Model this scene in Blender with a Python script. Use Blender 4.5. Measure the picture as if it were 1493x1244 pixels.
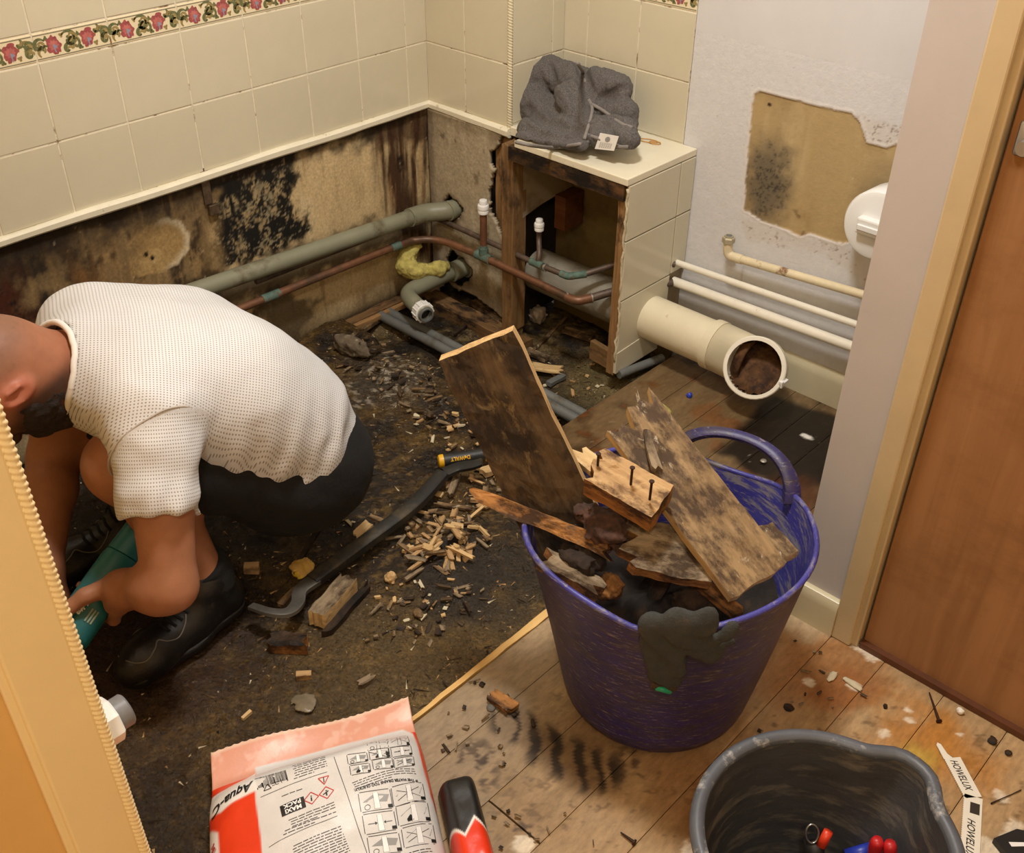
import bpy, bmesh, math, random
import numpy as np
from mathutils import Matrix, Vector

for _o in list(bpy.data.objects):
    bpy.data.objects.remove(_o)
scene = bpy.context.scene
COL = scene.collection

# ------------------------------------------------------------------ camera
FPX, YAW, PITCH, ROLL = 1532.5113, -0.7516, 0.6199, 0.0083
CAM = np.array([1.9844, -1.8018, 1.371])
def _cam_axes():
    cy, sy, cp, sp = math.cos(YAW), math.sin(YAW), math.cos(PITCH), math.sin(PITCH)
    f = np.array([sy*cp, cy*cp, -sp]); r = np.array([cy, -sy, 0.0]); u = np.cross(r, f)
    c, s = math.cos(ROLL), math.sin(ROLL)
    return c*r + s*u, -s*r + c*u, f
CR, CU, CF = _cam_axes()
cam_data = bpy.data.cameras.new('camera')
cam_data.sensor_width = 36.0
cam_data.lens = FPX/1493.0*36.0
cam_data.clip_start = 0.02
cam = bpy.data.objects.new('camera', cam_data)
COL.objects.link(cam)
cam.matrix_world = Matrix(((CR[0], CU[0], -CF[0], CAM[0]), (CR[1], CU[1], -CF[1], CAM[1]),
                           (CR[2], CU[2], -CF[2], CAM[2]), (0, 0, 0, 1)))
scene.camera = cam

# ------------------------------------------------------------------ light
world = bpy.data.worlds.new('world'); scene.world = world
world.use_nodes = True
world.node_tree.nodes['Background'].inputs[0].default_value = (1.0, 0.93, 0.84, 1)
world.node_tree.nodes['Background'].inputs[1].default_value = 0.05
scene.view_settings.view_transform = 'Standard'
scene.view_settings.look = 'None'
scene.view_settings.gamma = 1.0
scene.view_settings.use_curve_mapping = False
scene.view_settings.exposure = -0.20
def area(name, loc, size, power, col):
    d = bpy.data.lights.new(name, 'AREA'); d.shape = 'DISK'; d.size = size; d.energy = power; d.color = col
    o = bpy.data.objects.new(name, d); o.location = loc; COL.objects.link(o); return o
area('bathroom_ceiling_light', (1.05, -0.80, 2.20), 0.28, 36, (1.0, 0.970, 0.915))
area('hall_ceiling_light', (2.25, -2.15, 2.20), 0.28, 20, (1.0, 0.87, 0.70))
# ------------------------------------------------------------------ helpers
def at(px, py, z=0.0):                    # photograph pixel -> point on the horizontal plane z
    d = CR*((px-746.5)/FPX) - CU*((py-622)/FPX) + CF
    return CAM + d*((z-CAM[2])/d[2])
def atx(px, py, x):
    d = CR*((px-746.5)/FPX) - CU*((py-622)/FPX) + CF
    return CAM + d*((x-CAM[0])/d[0])
def aty(px, py, y):
    d = CR*((px-746.5)/FPX) - CU*((py-622)/FPX) + CF
    return CAM + d*((y-CAM[1])/d[1])
def atd(px, py, depth):
    return CAM + depth*(CR*((px-746.5)/FPX) - CU*((py-622)/FPX) + CF)

RNG = np.random.RandomState(7)
random.seed(7)
_LAT = RNG.rand(32, 32, 32)
def noise3(p):
    p = np.asarray(p, float); i = np.floor(p).astype(int); f = p-i; f = f*f*(3-2*f); i &= 31; j = (i+1) & 31
    x0, y0, z0 = i[..., 0], i[..., 1], i[..., 2]; x1, y1, z1 = j[..., 0], j[..., 1], j[..., 2]
    fx, fy, fz = f[..., 0], f[..., 1], f[..., 2]
    a = _LAT[x0, y0, z0]*(1-fx)+_LAT[x1, y0, z0]*fx; b = _LAT[x0, y1, z0]*(1-fx)+_LAT[x1, y1, z0]*fx
    c = _LAT[x0, y0, z1]*(1-fx)+_LAT[x1, y0, z1]*fx; d = _LAT[x0, y1, z1]*(1-fx)+_LAT[x1, y1, z1]*fx
    return ((a*(1-fy)+b*fy)*(1-fz)+(c*(1-fy)+d*fy)*fz)*2-1
def fbm(p, s, octv=4, gain=0.5):
    p = np.asarray(p, float)*s; v = 0; a = 1.0; t = 0
    for _ in range(octv):
        v = v+a*noise3(p); t += a; a *= gain; p = p*2.03+11.7
    return v/t
def sstep(a, b, x):
    t = np.clip((x-a)/(b-a), 0, 1); return t*t*(3-2*t)
def lin(c):
    c = np.asarray(c, float)/255.0
    return np.where(c <= 0.04045, c/12.92, ((c+0.055)/1.055)**2.4)
def polysd(poly, u, v):                  # signed distance, positive inside
    poly = np.asarray(poly, float); n = len(poly)
    d = np.full(u.shape, 1e9); ins = np.zeros(u.shape, bool)
    for i in range(n):
        a = poly[i]; b = poly[(i+1) % n]; ex, ey = b-a; wx, wy = u-a[0], v-a[1]
        h = np.clip((wx*ex+wy*ey)/(ex*ex+ey*ey+1e-12), 0, 1)
        d = np.minimum(d, (wx-ex*h)**2+(wy-ey*h)**2)
        if abs(ey) > 1e-12:
            ins ^= ((a[1] > v) != (b[1] > v)) & (u < ex*(v-a[1])/ey+a[0])
    d = np.sqrt(d); return np.where(ins, d, -d)

# ---- materials
def _nodes(name):
    m = bpy.data.materials.new(name); m.use_nodes = True; nt = m.node_tree
    return m, nt, nt.nodes['Principled BSDF']
def _noise(nt, scale, detail=6, rough=0.6, vec=None, dist=0.0):
    n = nt.nodes.new('ShaderNodeTexNoise'); n.inputs['Scale'].default_value = scale
    n.inputs['Detail'].default_value = detail; n.inputs['Roughness'].default_value = rough
    n.inputs['Distortion'].default_value = dist
    if vec is not None: nt.links.new(vec, n.inputs['Vector'])
    return n.outputs['Fac']
def _coord(nt, scl=(1, 1, 1), rot=(0, 0, 0)):
    t = nt.nodes.new('ShaderNodeTexCoord'); mp = nt.nodes.new('ShaderNodeMapping')
    mp.inputs['Scale'].default_value = scl; mp.inputs['Rotation'].default_value = rot
    nt.links.new(t.outputs['Object'], mp.inputs['Vector']); return mp.outputs['Vector']
def _ramp(nt, fac, stops):
    r = nt.nodes.new('ShaderNodeValToRGB'); el = r.color_ramp.elements
    while len(el) < len(stops): el.new(0.5)
    for e, (p, c) in zip(el, stops):
        e.position = p; e.color = (*c, 1)
    nt.links.new(fac, r.inputs['Fac']); return r.outputs['Color']
def _mix(nt, fac, a, b, mode='MIX'):
    n = nt.nodes.new('ShaderNodeMix'); n.data_type = 'RGBA'; n.blend_type = mode
    for sock, v in ((n.inputs[0], fac), (n.inputs[6], a), (n.inputs[7], b)):
        if isinstance(v, (int, float)): sock.default_value = v
        elif isinstance(v, (tuple, list, np.ndarray)): sock.default_value = (*[float(q) for q in v[:3]], 1)
        else: nt.links.new(v, sock)
    return n.outputs[2]
def _bump(nt, bs, h, strength, dist=0.002):
    b = nt.nodes.new('ShaderNodeBump'); b.inputs['Strength'].default_value = strength
    b.inputs['Distance'].default_value = dist
    nt.links.new(h, b.inputs['Height']); nt.links.new(b.outputs['Normal'], bs.inputs['Normal'])
def _map(nt, fac, a, b, c, d):
    n = nt.nodes.new('ShaderNodeMapRange'); nt.links.new(fac, n.inputs[0])
    for i, v in enumerate((a, b, c, d)): n.inputs[i+1].default_value = v
    return n.outputs[0]

def M_plain(name, c, rough=0.5, var=0.08, scale=20, bump=0.0, bscale=200, metal=0.0, spec=0.5, dirt=None, dirt_amt=(0.6, 0.75), dirt_scale=9, scl=(1, 1, 1)):
    m, nt, bs = _nodes(name); c = lin(c); vec = _coord(nt, scl)
    f = _noise(nt, scale, 5, 0.6, vec)
    col = _ramp(nt, f, [(0.25, tuple(np.clip(c*(1-var*2), 0, 1))), (0.75, tuple(np.clip(c*(1+var), 0, 1)))])
    if dirt is not None:
        g = _map(nt, _noise(nt, dirt_scale, 9, 0.68, vec), dirt_amt[0], dirt_amt[1], 0, 1)
        col = _mix(nt, g, col, lin(dirt))
    nt.links.new(col, bs.inputs['Base Color'])
    bs.inputs['Roughness'].default_value = rough; bs.inputs['Metallic'].default_value = metal
    bs.inputs['Specular IOR Level'].default_value = spec
    if bump: _bump(nt, bs, _noise(nt, bscale, 4, 0.6, vec), bump)
    return m
def M_paint(name, bump=0.3, bscale=120, var=0.35, vscale=160, rough=None, wet=None, spec=0.5, scl=(1, 1, 1), bdist=0.003):
    """colours come from the per-vertex stain map 'Col' (alpha = roughness), broken up by fine noise"""
    m, nt, bs = _nodes(name); vec = _coord(nt, scl)
    a = nt.nodes.new('ShaderNodeAttribute'); a.attribute_name = 'Col'
    f = _noise(nt, vscale, 6, 0.7, vec)
    k = _ramp(nt, f, [(0.3, (1-var,)*3), (0.7, (1+var*0.6,)*3)])
    nt.links.new(_mix(nt, 1.0, a.outputs['Color'], k, 'MULTIPLY'), bs.inputs['Base Color'])
    if rough is None:
        if wet:
            w = _map(nt, _noise(nt, wet, 4, 0.6, vec), 0.42, 0.6, -0.36, 0.12)
            ad = nt.nodes.new('ShaderNodeMath'); ad.operation = 'ADD'; ad.use_clamp = True
            nt.links.new(a.outputs['Alpha'], ad.inputs[0]); nt.links.new(w, ad.inputs[1])
            nt.links.new(ad.outputs[0], bs.inputs['Roughness'])
        else: nt.links.new(a.outputs['Alpha'], bs.inputs['Roughness'])
    else: bs.inputs['Roughness'].default_value = rough
    bs.inputs['Specular IOR Level'].default_value = spec
    if bump: _bump(nt, bs, _noise(nt, bscale, 6, 0.65, vec), bump, bdist)
    return m
def M_wood(name, light, dark, dirt=None, amt=(0.45, 0.65), grain=1.0, rough=0.7, bump=0.5, dscale=14, dirt2=None, amt2=(0.6, 0.72), axis='x'):
    m, nt, bs = _nodes(name); vec = _coord(nt, (2.2*grain, 34*grain, 34*grain) if axis == 'x' else (34*grain, 34*grain, 2.2*grain))
    g = _noise(nt, 2.0, 7, 0.62, vec, 0.6)
    col = _ramp(nt, g, [(0.28, tuple(lin(dark))), (0.62, tuple(lin(light)))])
    iso = _coord(nt, (1, 2.0, 2.0))
    if dirt is not None:
        d = _map(nt, _noise(nt, dscale, 8, 0.7, iso), amt[0], amt[1], 0, 1); col = _mix(nt, d, col, lin(dirt))
    if dirt2 is not None:
        d = _map(nt, _noise(nt, dscale*1.7, 6, 0.7, iso, 0.4), amt2[0], amt2[1], 0, 1); col = _mix(nt, d, col, lin(dirt2))
    nt.links.new(col, bs.inputs['Base Color']); bs.inputs['Roughness'].default_value = rough
    bs.inputs['Specular IOR Level'].default_value = 0.3
    _bump(nt, bs, g, bump, 0.003)
    return m

# ---- objects
WLOC = {}
def wl(o): return WLOC.get(o.name, np.zeros(3)) if o is not None else np.zeros(3)
def _link(o, parent, loc):
    COL.objects.link(o)
    if parent is not None:
        o.parent = parent
    o.location = tuple(np.asarray(loc, float)-wl(parent)); WLOC[o.name] = np.asarray(loc, float)
def tag(o, label=None, cat=None, group=None, kind=None):
    for k, v in (('label', label), ('category', cat), ('group', group), ('kind', kind)):
        if v: o[k] = v
    return o
def thing(name, loc, label, cat, group=None):
    o = bpy.data.objects.new(name, None); o.empty_display_size = 0.05; _link(o, None, loc)
    return tag(o, label, cat, group)
def meshdata(name, v, f, mats, smooth=False, midx=None, col=None, sharp=None):
    me = bpy.data.meshes.new(name); v = np.asarray(v, float)
    me.from_pydata(v.tolist(), [], [tuple(int(i) for i in q) for q in f] if not isinstance(f, np.ndarray) else f.tolist())
    for m in (mats if isinstance(mats, (list, tuple)) else [mats]): me.materials.append(m)
    if midx is not None: me.polygons.foreach_set('material_index', np.asarray(midx, dtype=np.int32))
    if smooth: me.polygons.foreach_set('use_smooth', np.ones(len(me.polygons), bool))
    if col is not None:
        c = np.asarray(col, np.float32)
        if c.shape[1] == 3: c = np.concatenate([c, np.full((len(c), 1), 0.6, np.float32)], 1)
        at_ = me.color_attributes.new('Col', 'FLOAT_COLOR', 'POINT'); at_.data.foreach_set('color', c.ravel())
    me.update()
    if sharp is not None:
        try: me.set_sharp_from_angle(angle=math.radians(sharp))
        except Exception: pass
    return me
def mk(name, v, f, mats, parent=None, smooth=False, midx=None, col=None, loc=None, sharp=None):
    """mesh from world coordinates; the origin goes to the base of the shape unless loc is given"""
    v = np.asarray(v, float)
    if loc is None:
        lo, hi = v.min(0), v.max(0); loc = np.array([(lo[0]+hi[0])/2, (lo[1]+hi[1])/2, lo[2]])
    loc = np.asarray(loc, float)
    me = meshdata(name, v-loc, f, mats, smooth, midx, col, sharp)
    o = bpy.data.objects.new(name, me); _link(o, parent, loc); return o
def inst(name, me, loc, parent=None, rot=None):
    o = bpy.data.objects.new(name, me); _link(o, parent, loc)
    if rot is not None: o.rotation_euler = rot
    return o
def place(name, me, mat4, parent=None):
    o = bpy.data.objects.new(name, me); COL.objects.link(o); m = Matrix(mat4)
    if parent is not None:
        o.parent = parent; m = Matrix.Translation(-Vector(wl(parent))) @ m
    o.matrix_basis = m
    WLOC[o.name] = np.array(Matrix(mat4).translation); return o
def merge(parts):
    V, F, I = [], [], []; n = 0
    for k, (v, f) in enumerate(parts):
        v = np.asarray(v, float); V.append(v); F += [tuple(int(i)+n for i in q) for q in f]; I += [k]*len(f); n += len(v)
    return np.concatenate(V), F, I

# ---- shapes (return verts, faces)
def bm_out(bm):
    bm.verts.ensure_lookup_table(); v = [tuple(x.co) for x in bm.verts]
    for i, x in enumerate(bm.verts): x.index = i
    f = [tuple(x.index for x in p.verts) for p in bm.faces]; bm.free(); return np.array(v), f
def box(lo, hi, bev=0.0, seg=1):
    lo, hi = np.asarray(lo, float), np.asarray(hi, float); bm = bmesh.new(); bmesh.ops.create_cube(bm, size=1.0)
    for v in bm.verts: v.co = Vector(tuple((lo+hi)/2+np.array(v.co)*(hi-lo)))
    if bev: bmesh.ops.bevel(bm, geom=list(bm.edges), offset=bev, segments=seg, affect='EDGES', profile=0.5)
    return bm_out(bm)
def frame_of(t, up=(0, 0, 1)):
    t = np.asarray(t, float); t = t/np.linalg.norm(t); up = np.asarray(up, float)
    if abs(t@up) > 0.95*np.linalg.norm(up): up = np.array([1.0, 0, 0]) if abs(t[0]) < 0.9 else np.array([0, 1.0, 0])
    s = np.cross(up, t); s /= np.linalg.norm(s); return t, s, np.cross(t, s)
def smooth_path(pts, n=6):
    pts = np.asarray(pts, float)
    if len(pts) < 3: return pts
    P = np.vstack([2*pts[0]-pts[1], pts, 2*pts[-1]-pts[-2]]); out = []
    for i in range(1, len(P)-2):
        for t in np.linspace(0, 1, n, endpoint=False):
            a, b, c, d = P[i-1], P[i], P[i+1], P[i+2]
            out.append(0.5*((2*b)+(-a+c)*t+(2*a-5*b+4*c-d)*t*t+(-a+3*b-3*c+d)*t**3))
    out.append(pts[-1]); return np.array(out)
def bend_path(pts, r=0.03, n=6):            # straight runs with rounded bends of radius r
    pts = np.asarray(pts, float); out = [pts[0]]
    for i in range(1, len(pts)-1):
        a, b, c = pts[i-1], pts[i], pts[i+1]; u = (a-b)/np.linalg.norm(a-b); w = (c-b)/np.linalg.norm(c-b)
        k = min(r, 0.45*np.linalg.norm(a-b), 0.45*np.linalg.norm(c-b)); p, q = b+u*k, b+w*k
        for t in np.linspace(0, 1, n): out.append((1-t)**2*p+2*t*(1-t)*b+t*t*q)
    out.append(pts[-1]); return np.array(out)
def tube(path, r, n=14, caps=True, prof=None):
    path = np.asarray(path, float); m = len(path); r = np.broadcast_to(np.asarray(r, float), (m,)) if np.ndim(r) < 2 else r
    T = np.gradient(path, axis=0); T /= np.linalg.norm(T, axis=1)[:, None]+1e-12
    _, s, u = frame_of(T[0]); V = []
    if prof is None:
        a = np.linspace(0, 2*np.pi, n, endpoint=False); prof = np.stack([np.cos(a), np.sin(a)], 1)
    n = len(prof)
    for i in range(m):
        s = s-T[i]*(s@T[i]); s /= np.linalg.norm(s); u = np.cross(T[i], s)
        V.append(path[i]+r[i]*(prof[:, :1]*s+prof[:, 1:]*u))
    V = np.concatenate(V); F = []
    for i in range(m-1):
        for j in range(n):
            k = (j+1) % n; F.append((i*n+j, i*n+k, (i+1)*n+k, (i+1)*n+j))
    if caps: F.append(tuple(range(n-1, -1, -1))); F.append(tuple((m-1)*n+j for j in range(n)))
    return V, F
def lathe(prof, origin, axis=(0, 0, 1), n=28, close=False, up=(0, 0, 1)):
    """prof: list of (radius, height) along axis"""
    t, s, u = frame_of(axis, up); o = np.asarray(origin, float); a = np.linspace(0, 2*np.pi, n, endpoint=False)
    V = []
    for r, h in prof: V.append(o+t*h+r*(np.cos(a)[:, None]*s+np.sin(a)[:, None]*u))
    V = np.concatenate(V); m = len(prof); F = []
    for i in range(m if close else m-1):
        ii = (i+1) % m
        for j in range(n):
            k = (j+1) % n; F.append((i*n+j, i*n+k, ii*n+k, ii*n+j))
    if not close:
        F.append(tuple(range(n-1, -1, -1))); F.append(tuple((m-1)*n+j for j in range(n)))
    return V, F
def ring(ri, ro, h0, h1, origin, axis, n=28, bev=0.0):
    b = bev
    return lathe([(ri, h0), (ro-b, h0), (ro, h0+b), (ro, h1-b), (ro-b, h1), (ri, h1)], origin, axis, n, close=True)
def prism(poly, z0, z1):
    poly = np.asarray(poly, float); n = len(poly)
    ar = 0.5*np.sum(poly[:, 0]*np.roll(poly[:, 1], -1)-poly[:, 1]*np.roll(poly[:, 0], -1))
    if ar < 0: poly = poly[::-1]
    V = np.vstack([np.c_[poly, np.full(n, z0)], np.c_[poly, np.full(n, z1)]])
    F = [tuple(range(n-1, -1, -1)), tuple(range(n, 2*n))]+[(i, (i+1) % n, n+(i+1) % n, n+i) for i in range(n)]
    return V, F
def gridf(nu, nv, off=0):
    i = np.arange(nu-1)[:, None]*nv+np.arange(nv-1)[None, :]; i = i.ravel()+off
    return np.stack([i, i+nv, i+nv+1, i+1], 1)
def basis(t, up):
    t = np.asarray(t, float); t = t/np.linalg.norm(t); up = np.asarray(up, float); s = np.cross(up, t); s /= np.linalg.norm(s); u = np.cross(t, s)
    return t, s, u
def mat4(o, t, s, u):
    return ((t[0], s[0], u[0], o[0]), (t[1], s[1], u[1], o[1]), (t[2], s[2], u[2], o[2]), (0, 0, 0, 1))

def plank_mesh(L, W, T, mats, seed=0, jag=(0.0, 0.0), nx=14, ny=7, edge=0.0, rough=0.0015, taper=(1.0, 1.0), name='plank', slant=(0, 0), endmat=False):
    """a board in local coordinates: X along it, Y across, Z thickness; splintered ends by jag (metres)"""
    rs = np.random.RandomState(seed); e0 = rs.rand(ny)*jag[0]; e1 = rs.rand(ny)*jag[1]
    yy = np.linspace(-0.5, 0.5, ny); xx = np.linspace(0, 1, nx)
    e0 = e0+slant[0]*(yy+0.5); e1 = e1+slant[1]*(yy+0.5)
    V = np.zeros((2, nx, ny, 3))
    for k in range(2):
        X = e0[None, :]+(L-e0-e1)[None, :]*xx[:, None]
        w = W*(taper[0]*(1-xx)+taper[1]*xx)[:, None]*np.ones((1, ny))
        Y = yy[None, :]*w
        if edge: Y = Y*(1+edge*fbm(np.stack([X*1.0, np.sign(Y), X*0+seed], -1), 22, 3))
        Z = np.full_like(X, (k-0.5)*T)+rough*fbm(np.stack([X, Y, X*0+k*3+seed], -1), 45, 4)*2
        V[k] = np.stack([X, Y, Z], -1)
    idx = np.arange(2*nx*ny).reshape(2, nx, ny); F = []; I = []
    for i in range(nx-1):
        for j in range(ny-1):
            F.append((idx[1, i, j], idx[1, i+1, j], idx[1, i+1, j+1], idx[1, i, j+1])); I.append(0)
            F.append((idx[0, i, j], idx[0, i, j+1], idx[0, i+1, j+1], idx[0, i+1, j])); I.append(0)
    for i in range(nx-1):
        F.append((idx[0, i, 0], idx[0, i+1, 0], idx[1, i+1, 0], idx[1, i, 0])); I.append(1 if endmat else 0)
        F.append((idx[0, i+1, -1], idx[0, i, -1], idx[1, i, -1], idx[1, i+1, -1])); I.append(1 if endmat else 0)
    for j in range(ny-1):
        F.append((idx[0, 0, j+1], idx[0, 0, j], idx[1, 0, j], idx[1, 0, j+1])); I.append(1 if endmat else 0)
        F.append((idx[0, -1, j], idx[0, -1, j+1], idx[1, -1, j+1], idx[1, -1, j])); I.append(1 if endmat else 0)
    return meshdata(name, V.reshape(-1, 3), F, mats, False, I)
def plank(name, p0, p1, W, T, up, mats, parent=None, **kw):
    p0, p1 = np.asarray(p0, float), np.asarray(p1, float); t, s, u = basis(p1-p0, up)
    me = plank_mesh(np.linalg.norm(p1-p0), W, T, mats, name=name, **kw)
    return place(name, me, mat4(p0, t, s, u), parent)

# ---- signed-distance modelling (continuous organic surfaces)
def rc(p, a, b, ra, rb):
    a, b = np.asarray(a, float), np.asarray(b, float); ba = b-a; pa = p-a
    h = np.clip((pa@ba)/(ba@ba), 0, 1); return np.sqrt(((pa-h[..., None]*ba)**2).sum(-1))-(ra+(rb-ra)*h)
def ell(p, c, r, R=None):
    q = p-np.asarray(c, float)
    if R is not None: q = q@np.asarray(R).T
    r = np.asarray(r, float); k0 = np.sqrt(((q/r)**2).sum(-1)); k1 = np.sqrt(((q/(r*r))**2).sum(-1))+1e-9
    return k0*(k0-1)/k1
def smin(a, b, k):
    h = np.maximum(k-np.abs(a-b), 0)/k; return np.minimum(a, b)-h*h*k*0.25
def smax(a, b, k): return -smin(-a, -b, k)
def uni(ds, k):
    d = ds[0]
    for e in ds[1:]: d = smin(d, e, k)
    return d
def nets(fn, lo, hi, h, margin=1.7):
    lo, hi = np.asarray(lo, float), np.asarray(hi, float); B = 12
    nb = np.ceil((hi-lo)/(h*B)).astype(int); N = nb*B
    g = [np.arange(nb[k])*B*h+lo[k]+(B-1)*h/2 for k in range(3)]
    c = np.stack(np.meshgrid(*g, indexing='ij'), -1); dc = fn(c.reshape(-1, 3)).reshape(c.shape[:3])
    act = np.abs(dc) < B*h*0.87*margin
    V = np.repeat(np.repeat(np.repeat(np.where(dc < 0, -1.0, 1.0), B, 0), B, 1), B, 2)
    ai = np.argwhere(act); o = np.arange(B)*h
    off = np.stack(np.meshgrid(o, o, o, indexing='ij'), -1)
    for s in range(0, len(ai), 400):
        a = ai[s:s+400]; p = lo+a[:, None, None, None, :]*B*h+off[None]
        d = fn(p.reshape(-1, 3)).reshape(len(a), B, B, B)
        for q, (i, j, k) in enumerate(a): V[i*B:i*B+B, j*B:j*B+B, k*B:k*B+B] = d[q]
    V[0] = V[-1] = 1; V[:, 0] = V[:, -1] = 1; V[:, :, 0] = V[:, :, -1] = 1
    S = V < 0; cs = [(i, j, k) for i in (0, 1) for j in (0, 1) for k in (0, 1)]
    sl = lambda A, i, j, k: A[i:A.shape[0]-1+i, j:A.shape[1]-1+j, k:A.shape[2]-1+k]
    cnt = sum(sl(S, *c_).astype(np.int8) for c_ in cs); m = (cnt > 0) & (cnt < 8); cells = np.argwhere(m)
    cid = np.full(m.shape, -1, int); cid[tuple(cells.T)] = np.arange(len(cells))
    acc = np.zeros((len(cells), 3)); num = np.zeros(len(cells))
    for c1 in cs:
        for ax in range(3):
            if c1[ax]: continue
            c2 = list(c1); c2[ax] = 1
            v1 = V[tuple((cells+np.array(c1)).T)]; v2 = V[tuple((cells+np.array(c2)).T)]
            w = (v1 < 0) != (v2 < 0); t = np.where(w, v1/np.where(w, v1-v2, 1), 0)
            p = np.tile(np.array(c1, float), (len(cells), 1)); p[:, ax] += t
            acc += p*w[:, None]; num += w
    P = lo+(cells+acc/num[:, None])*h; F = []
    for ax in range(3):
        o1, o2 = (ax+1) % 3, (ax+2) % 3
        A = np.moveaxis(S, ax, 0); e = np.argwhere(A[:-1] != A[1:])
        full = np.zeros_like(e); full[:, ax] = e[:, 0]
        rest = [q for q in range(3) if q != ax]; full[:, rest[0]] = e[:, 1]; full[:, rest[1]] = e[:, 2]
        ok = (full[:, o1] > 0) & (full[:, o2] > 0) & (full[:, o1] < m.shape[o1]) & (full[:, o2] < m.shape[o2]); full = full[ok]
        d1 = np.zeros(3, int); d1[o1] = 1; d2 = np.zeros(3, int); d2[o2] = 1
        q = np.stack([cid[tuple((full-d1-d2).T)], cid[tuple((full-d2).T)], cid[tuple(full.T)], cid[tuple((full-d1).T)]], 1)
        fl = ~S[tuple(full.T)]; q[fl] = q[fl][:, ::-1]; F.append(q[(q >= 0).all(1)])
    return P, np.concatenate(F)

# ---- flat print: lettering as thin mesh
def text_mesh(s, size=1.0, shear=0.0, bold=0.0, align='LEFT'):
    cu = bpy.data.curves.new('lettering', 'FONT'); cu.body = s; cu.size = size; cu.shear = shear; cu.offset = bold
    cu.align_x = align; cu.resolution_u = 3; ob = bpy.data.objects.new('lettering', cu); COL.objects.link(ob)
    dg = bpy.context.evaluated_depsgraph_get(); me = bpy.data.meshes.new_from_object(ob.evaluated_get(dg))
    v = np.array([tuple(q.co) for q in me.vertices]).reshape(-1, 3); f = [tuple(p.vertices) for p in me.polygons]
    bpy.data.objects.remove(ob); bpy.data.curves.remove(cu); bpy.data.meshes.remove(me)
    return v, f
def decal(name, parts, mats, parent, fn):
    """parts: list of (2-D verts, faces, material index, lift); fn maps (u, v, lift) to world"""
    V, F, I = [], [], []; n = 0
    for v, f, mi, lift in parts:
        v = np.asarray(v, float); V.append(fn(v[:, 0], v[:, 1], lift)); F += [tuple(int(i)+n for i in q) for q in f]; I += [mi]*len(f); n += len(v)
    return mk(name, np.concatenate(V), F, mats, parent, midx=I)
def q2(poly): return np.asarray(poly, float), [tuple(range(len(poly)))]
def rect2(x0, y0, x1, y1): return q2([(x0, y0), (x1, y0), (x1, y1), (x0, y1)])
def gridrect(x0, y0, x1, y1, nx=12, ny=12):
    u, v = np.meshgrid(np.linspace(x0, x1, nx), np.linspace(y0, y1, ny), indexing='ij')
    return np.stack([u.ravel(), v.ravel()], 1), gridf(nx, ny)
def line2(p, q, w):
    p, q = np.asarray(p, float), np.asarray(q, float); d = (q-p)/np.linalg.norm(q-p); n = np.array([-d[1], d[0]])*w/2
    return q2([p-n, q-n, q+n, p+n])
# ------------------------------------------------------------------ materials of the room
m_tile = M_plain('glazed_tile', (208, 200, 176), 0.16, 0.03, 8, 0.05, 60)
m_grout = M_plain('grout', (226, 217, 194), 0.8, 0.08, 40, 0.3, 300, dirt=(126, 98, 66), dirt_amt=(0.56, 0.64), dirt_scale=18)
m_bead = M_plain('white_bead', (236, 230, 208), 0.35, 0.05, 20, dirt=(150, 120, 80), dirt_amt=(0.64, 0.74), dirt_scale=26)
m_rope = M_plain('rope_trim', (216, 206, 176), 0.3, 0.05, 30)
m_white = M_plain('white_wall_paint', (210, 209, 210), 0.62, 0.03, 7, 0.12, 160)
m_nib = M_plain('white_paint', (192, 186, 185), 0.5, 0.03, 6, 0.06, 260)
m_gloss = M_plain('cream_gloss', (203, 192, 160), 0.28, 0.05, 10, 0.08, 60)
m_arch = M_plain('magnolia_gloss', (202, 182, 146), 0.32, 0.05, 9, 0.1, 50, dirt=(235, 225, 200), dirt_amt=(0.70, 0.72), dirt_scale=22)
m_jamb = M_plain('yellow_cream_gloss', (226, 184, 116), 0.42, 0.03, 6, 0.1, 60)
m_jamb2 = M_plain('cream_gloss_jamb', (244, 222, 172), 0.36, 0.03, 6, 0.1, 60)
m_door = M_wood('door_veneer', (162, 118, 80), (140, 99, 64), (128, 89, 57), (0.5, 0.75), grain=0.45, rough=0.42, bump=0.05, axis='z', dscale=3)
m_doorlip = M_plain('door_edge', (92, 52, 28), 0.5, 0.15, 30)
m_ceil = M_plain('ceiling_paint', (225, 222, 215), 0.8, 0.02, 5)
m_floor = M_paint('wet_rotten_floor', 1.0, 75, 0.75, 190, wet=26, spec=0.35, bdist=0.007)
m_board = M_paint('stained_floorboard', 0.35, 70, 0.28, 120, spec=0.4, scl=(1, 0.35, 1))
m_mould = M_paint('mouldy_board', 0.45, 90, 0.3, 140, spec=0.3)
m_wpaint = M_paint('patched_wall', 0.35, 110, 0.06, 60, spec=0.35)
m_pink = M_plain('print_red', (170, 88, 88), 0.2, 0.2, 120)
m_pink2 = M_plain('print_rose', (192, 112, 106), 0.2, 0.15, 120)
m_viol = M_plain('print_violet', (150, 150, 172), 0.2, 0.1, 60)
m_leaf = M_plain('print_green', (112, 116, 78), 0.2, 0.2, 120)
m_leaf2 = M_plain('print_olive', (160, 142, 92), 0.2, 0.2, 120)
m_line = M_plain('print_grey_line', (128, 124, 104), 0.2, 0.05, 40)
m_btile = M_plain('border_tile', (232, 218, 184), 0.2, 0.03, 10)

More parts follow.
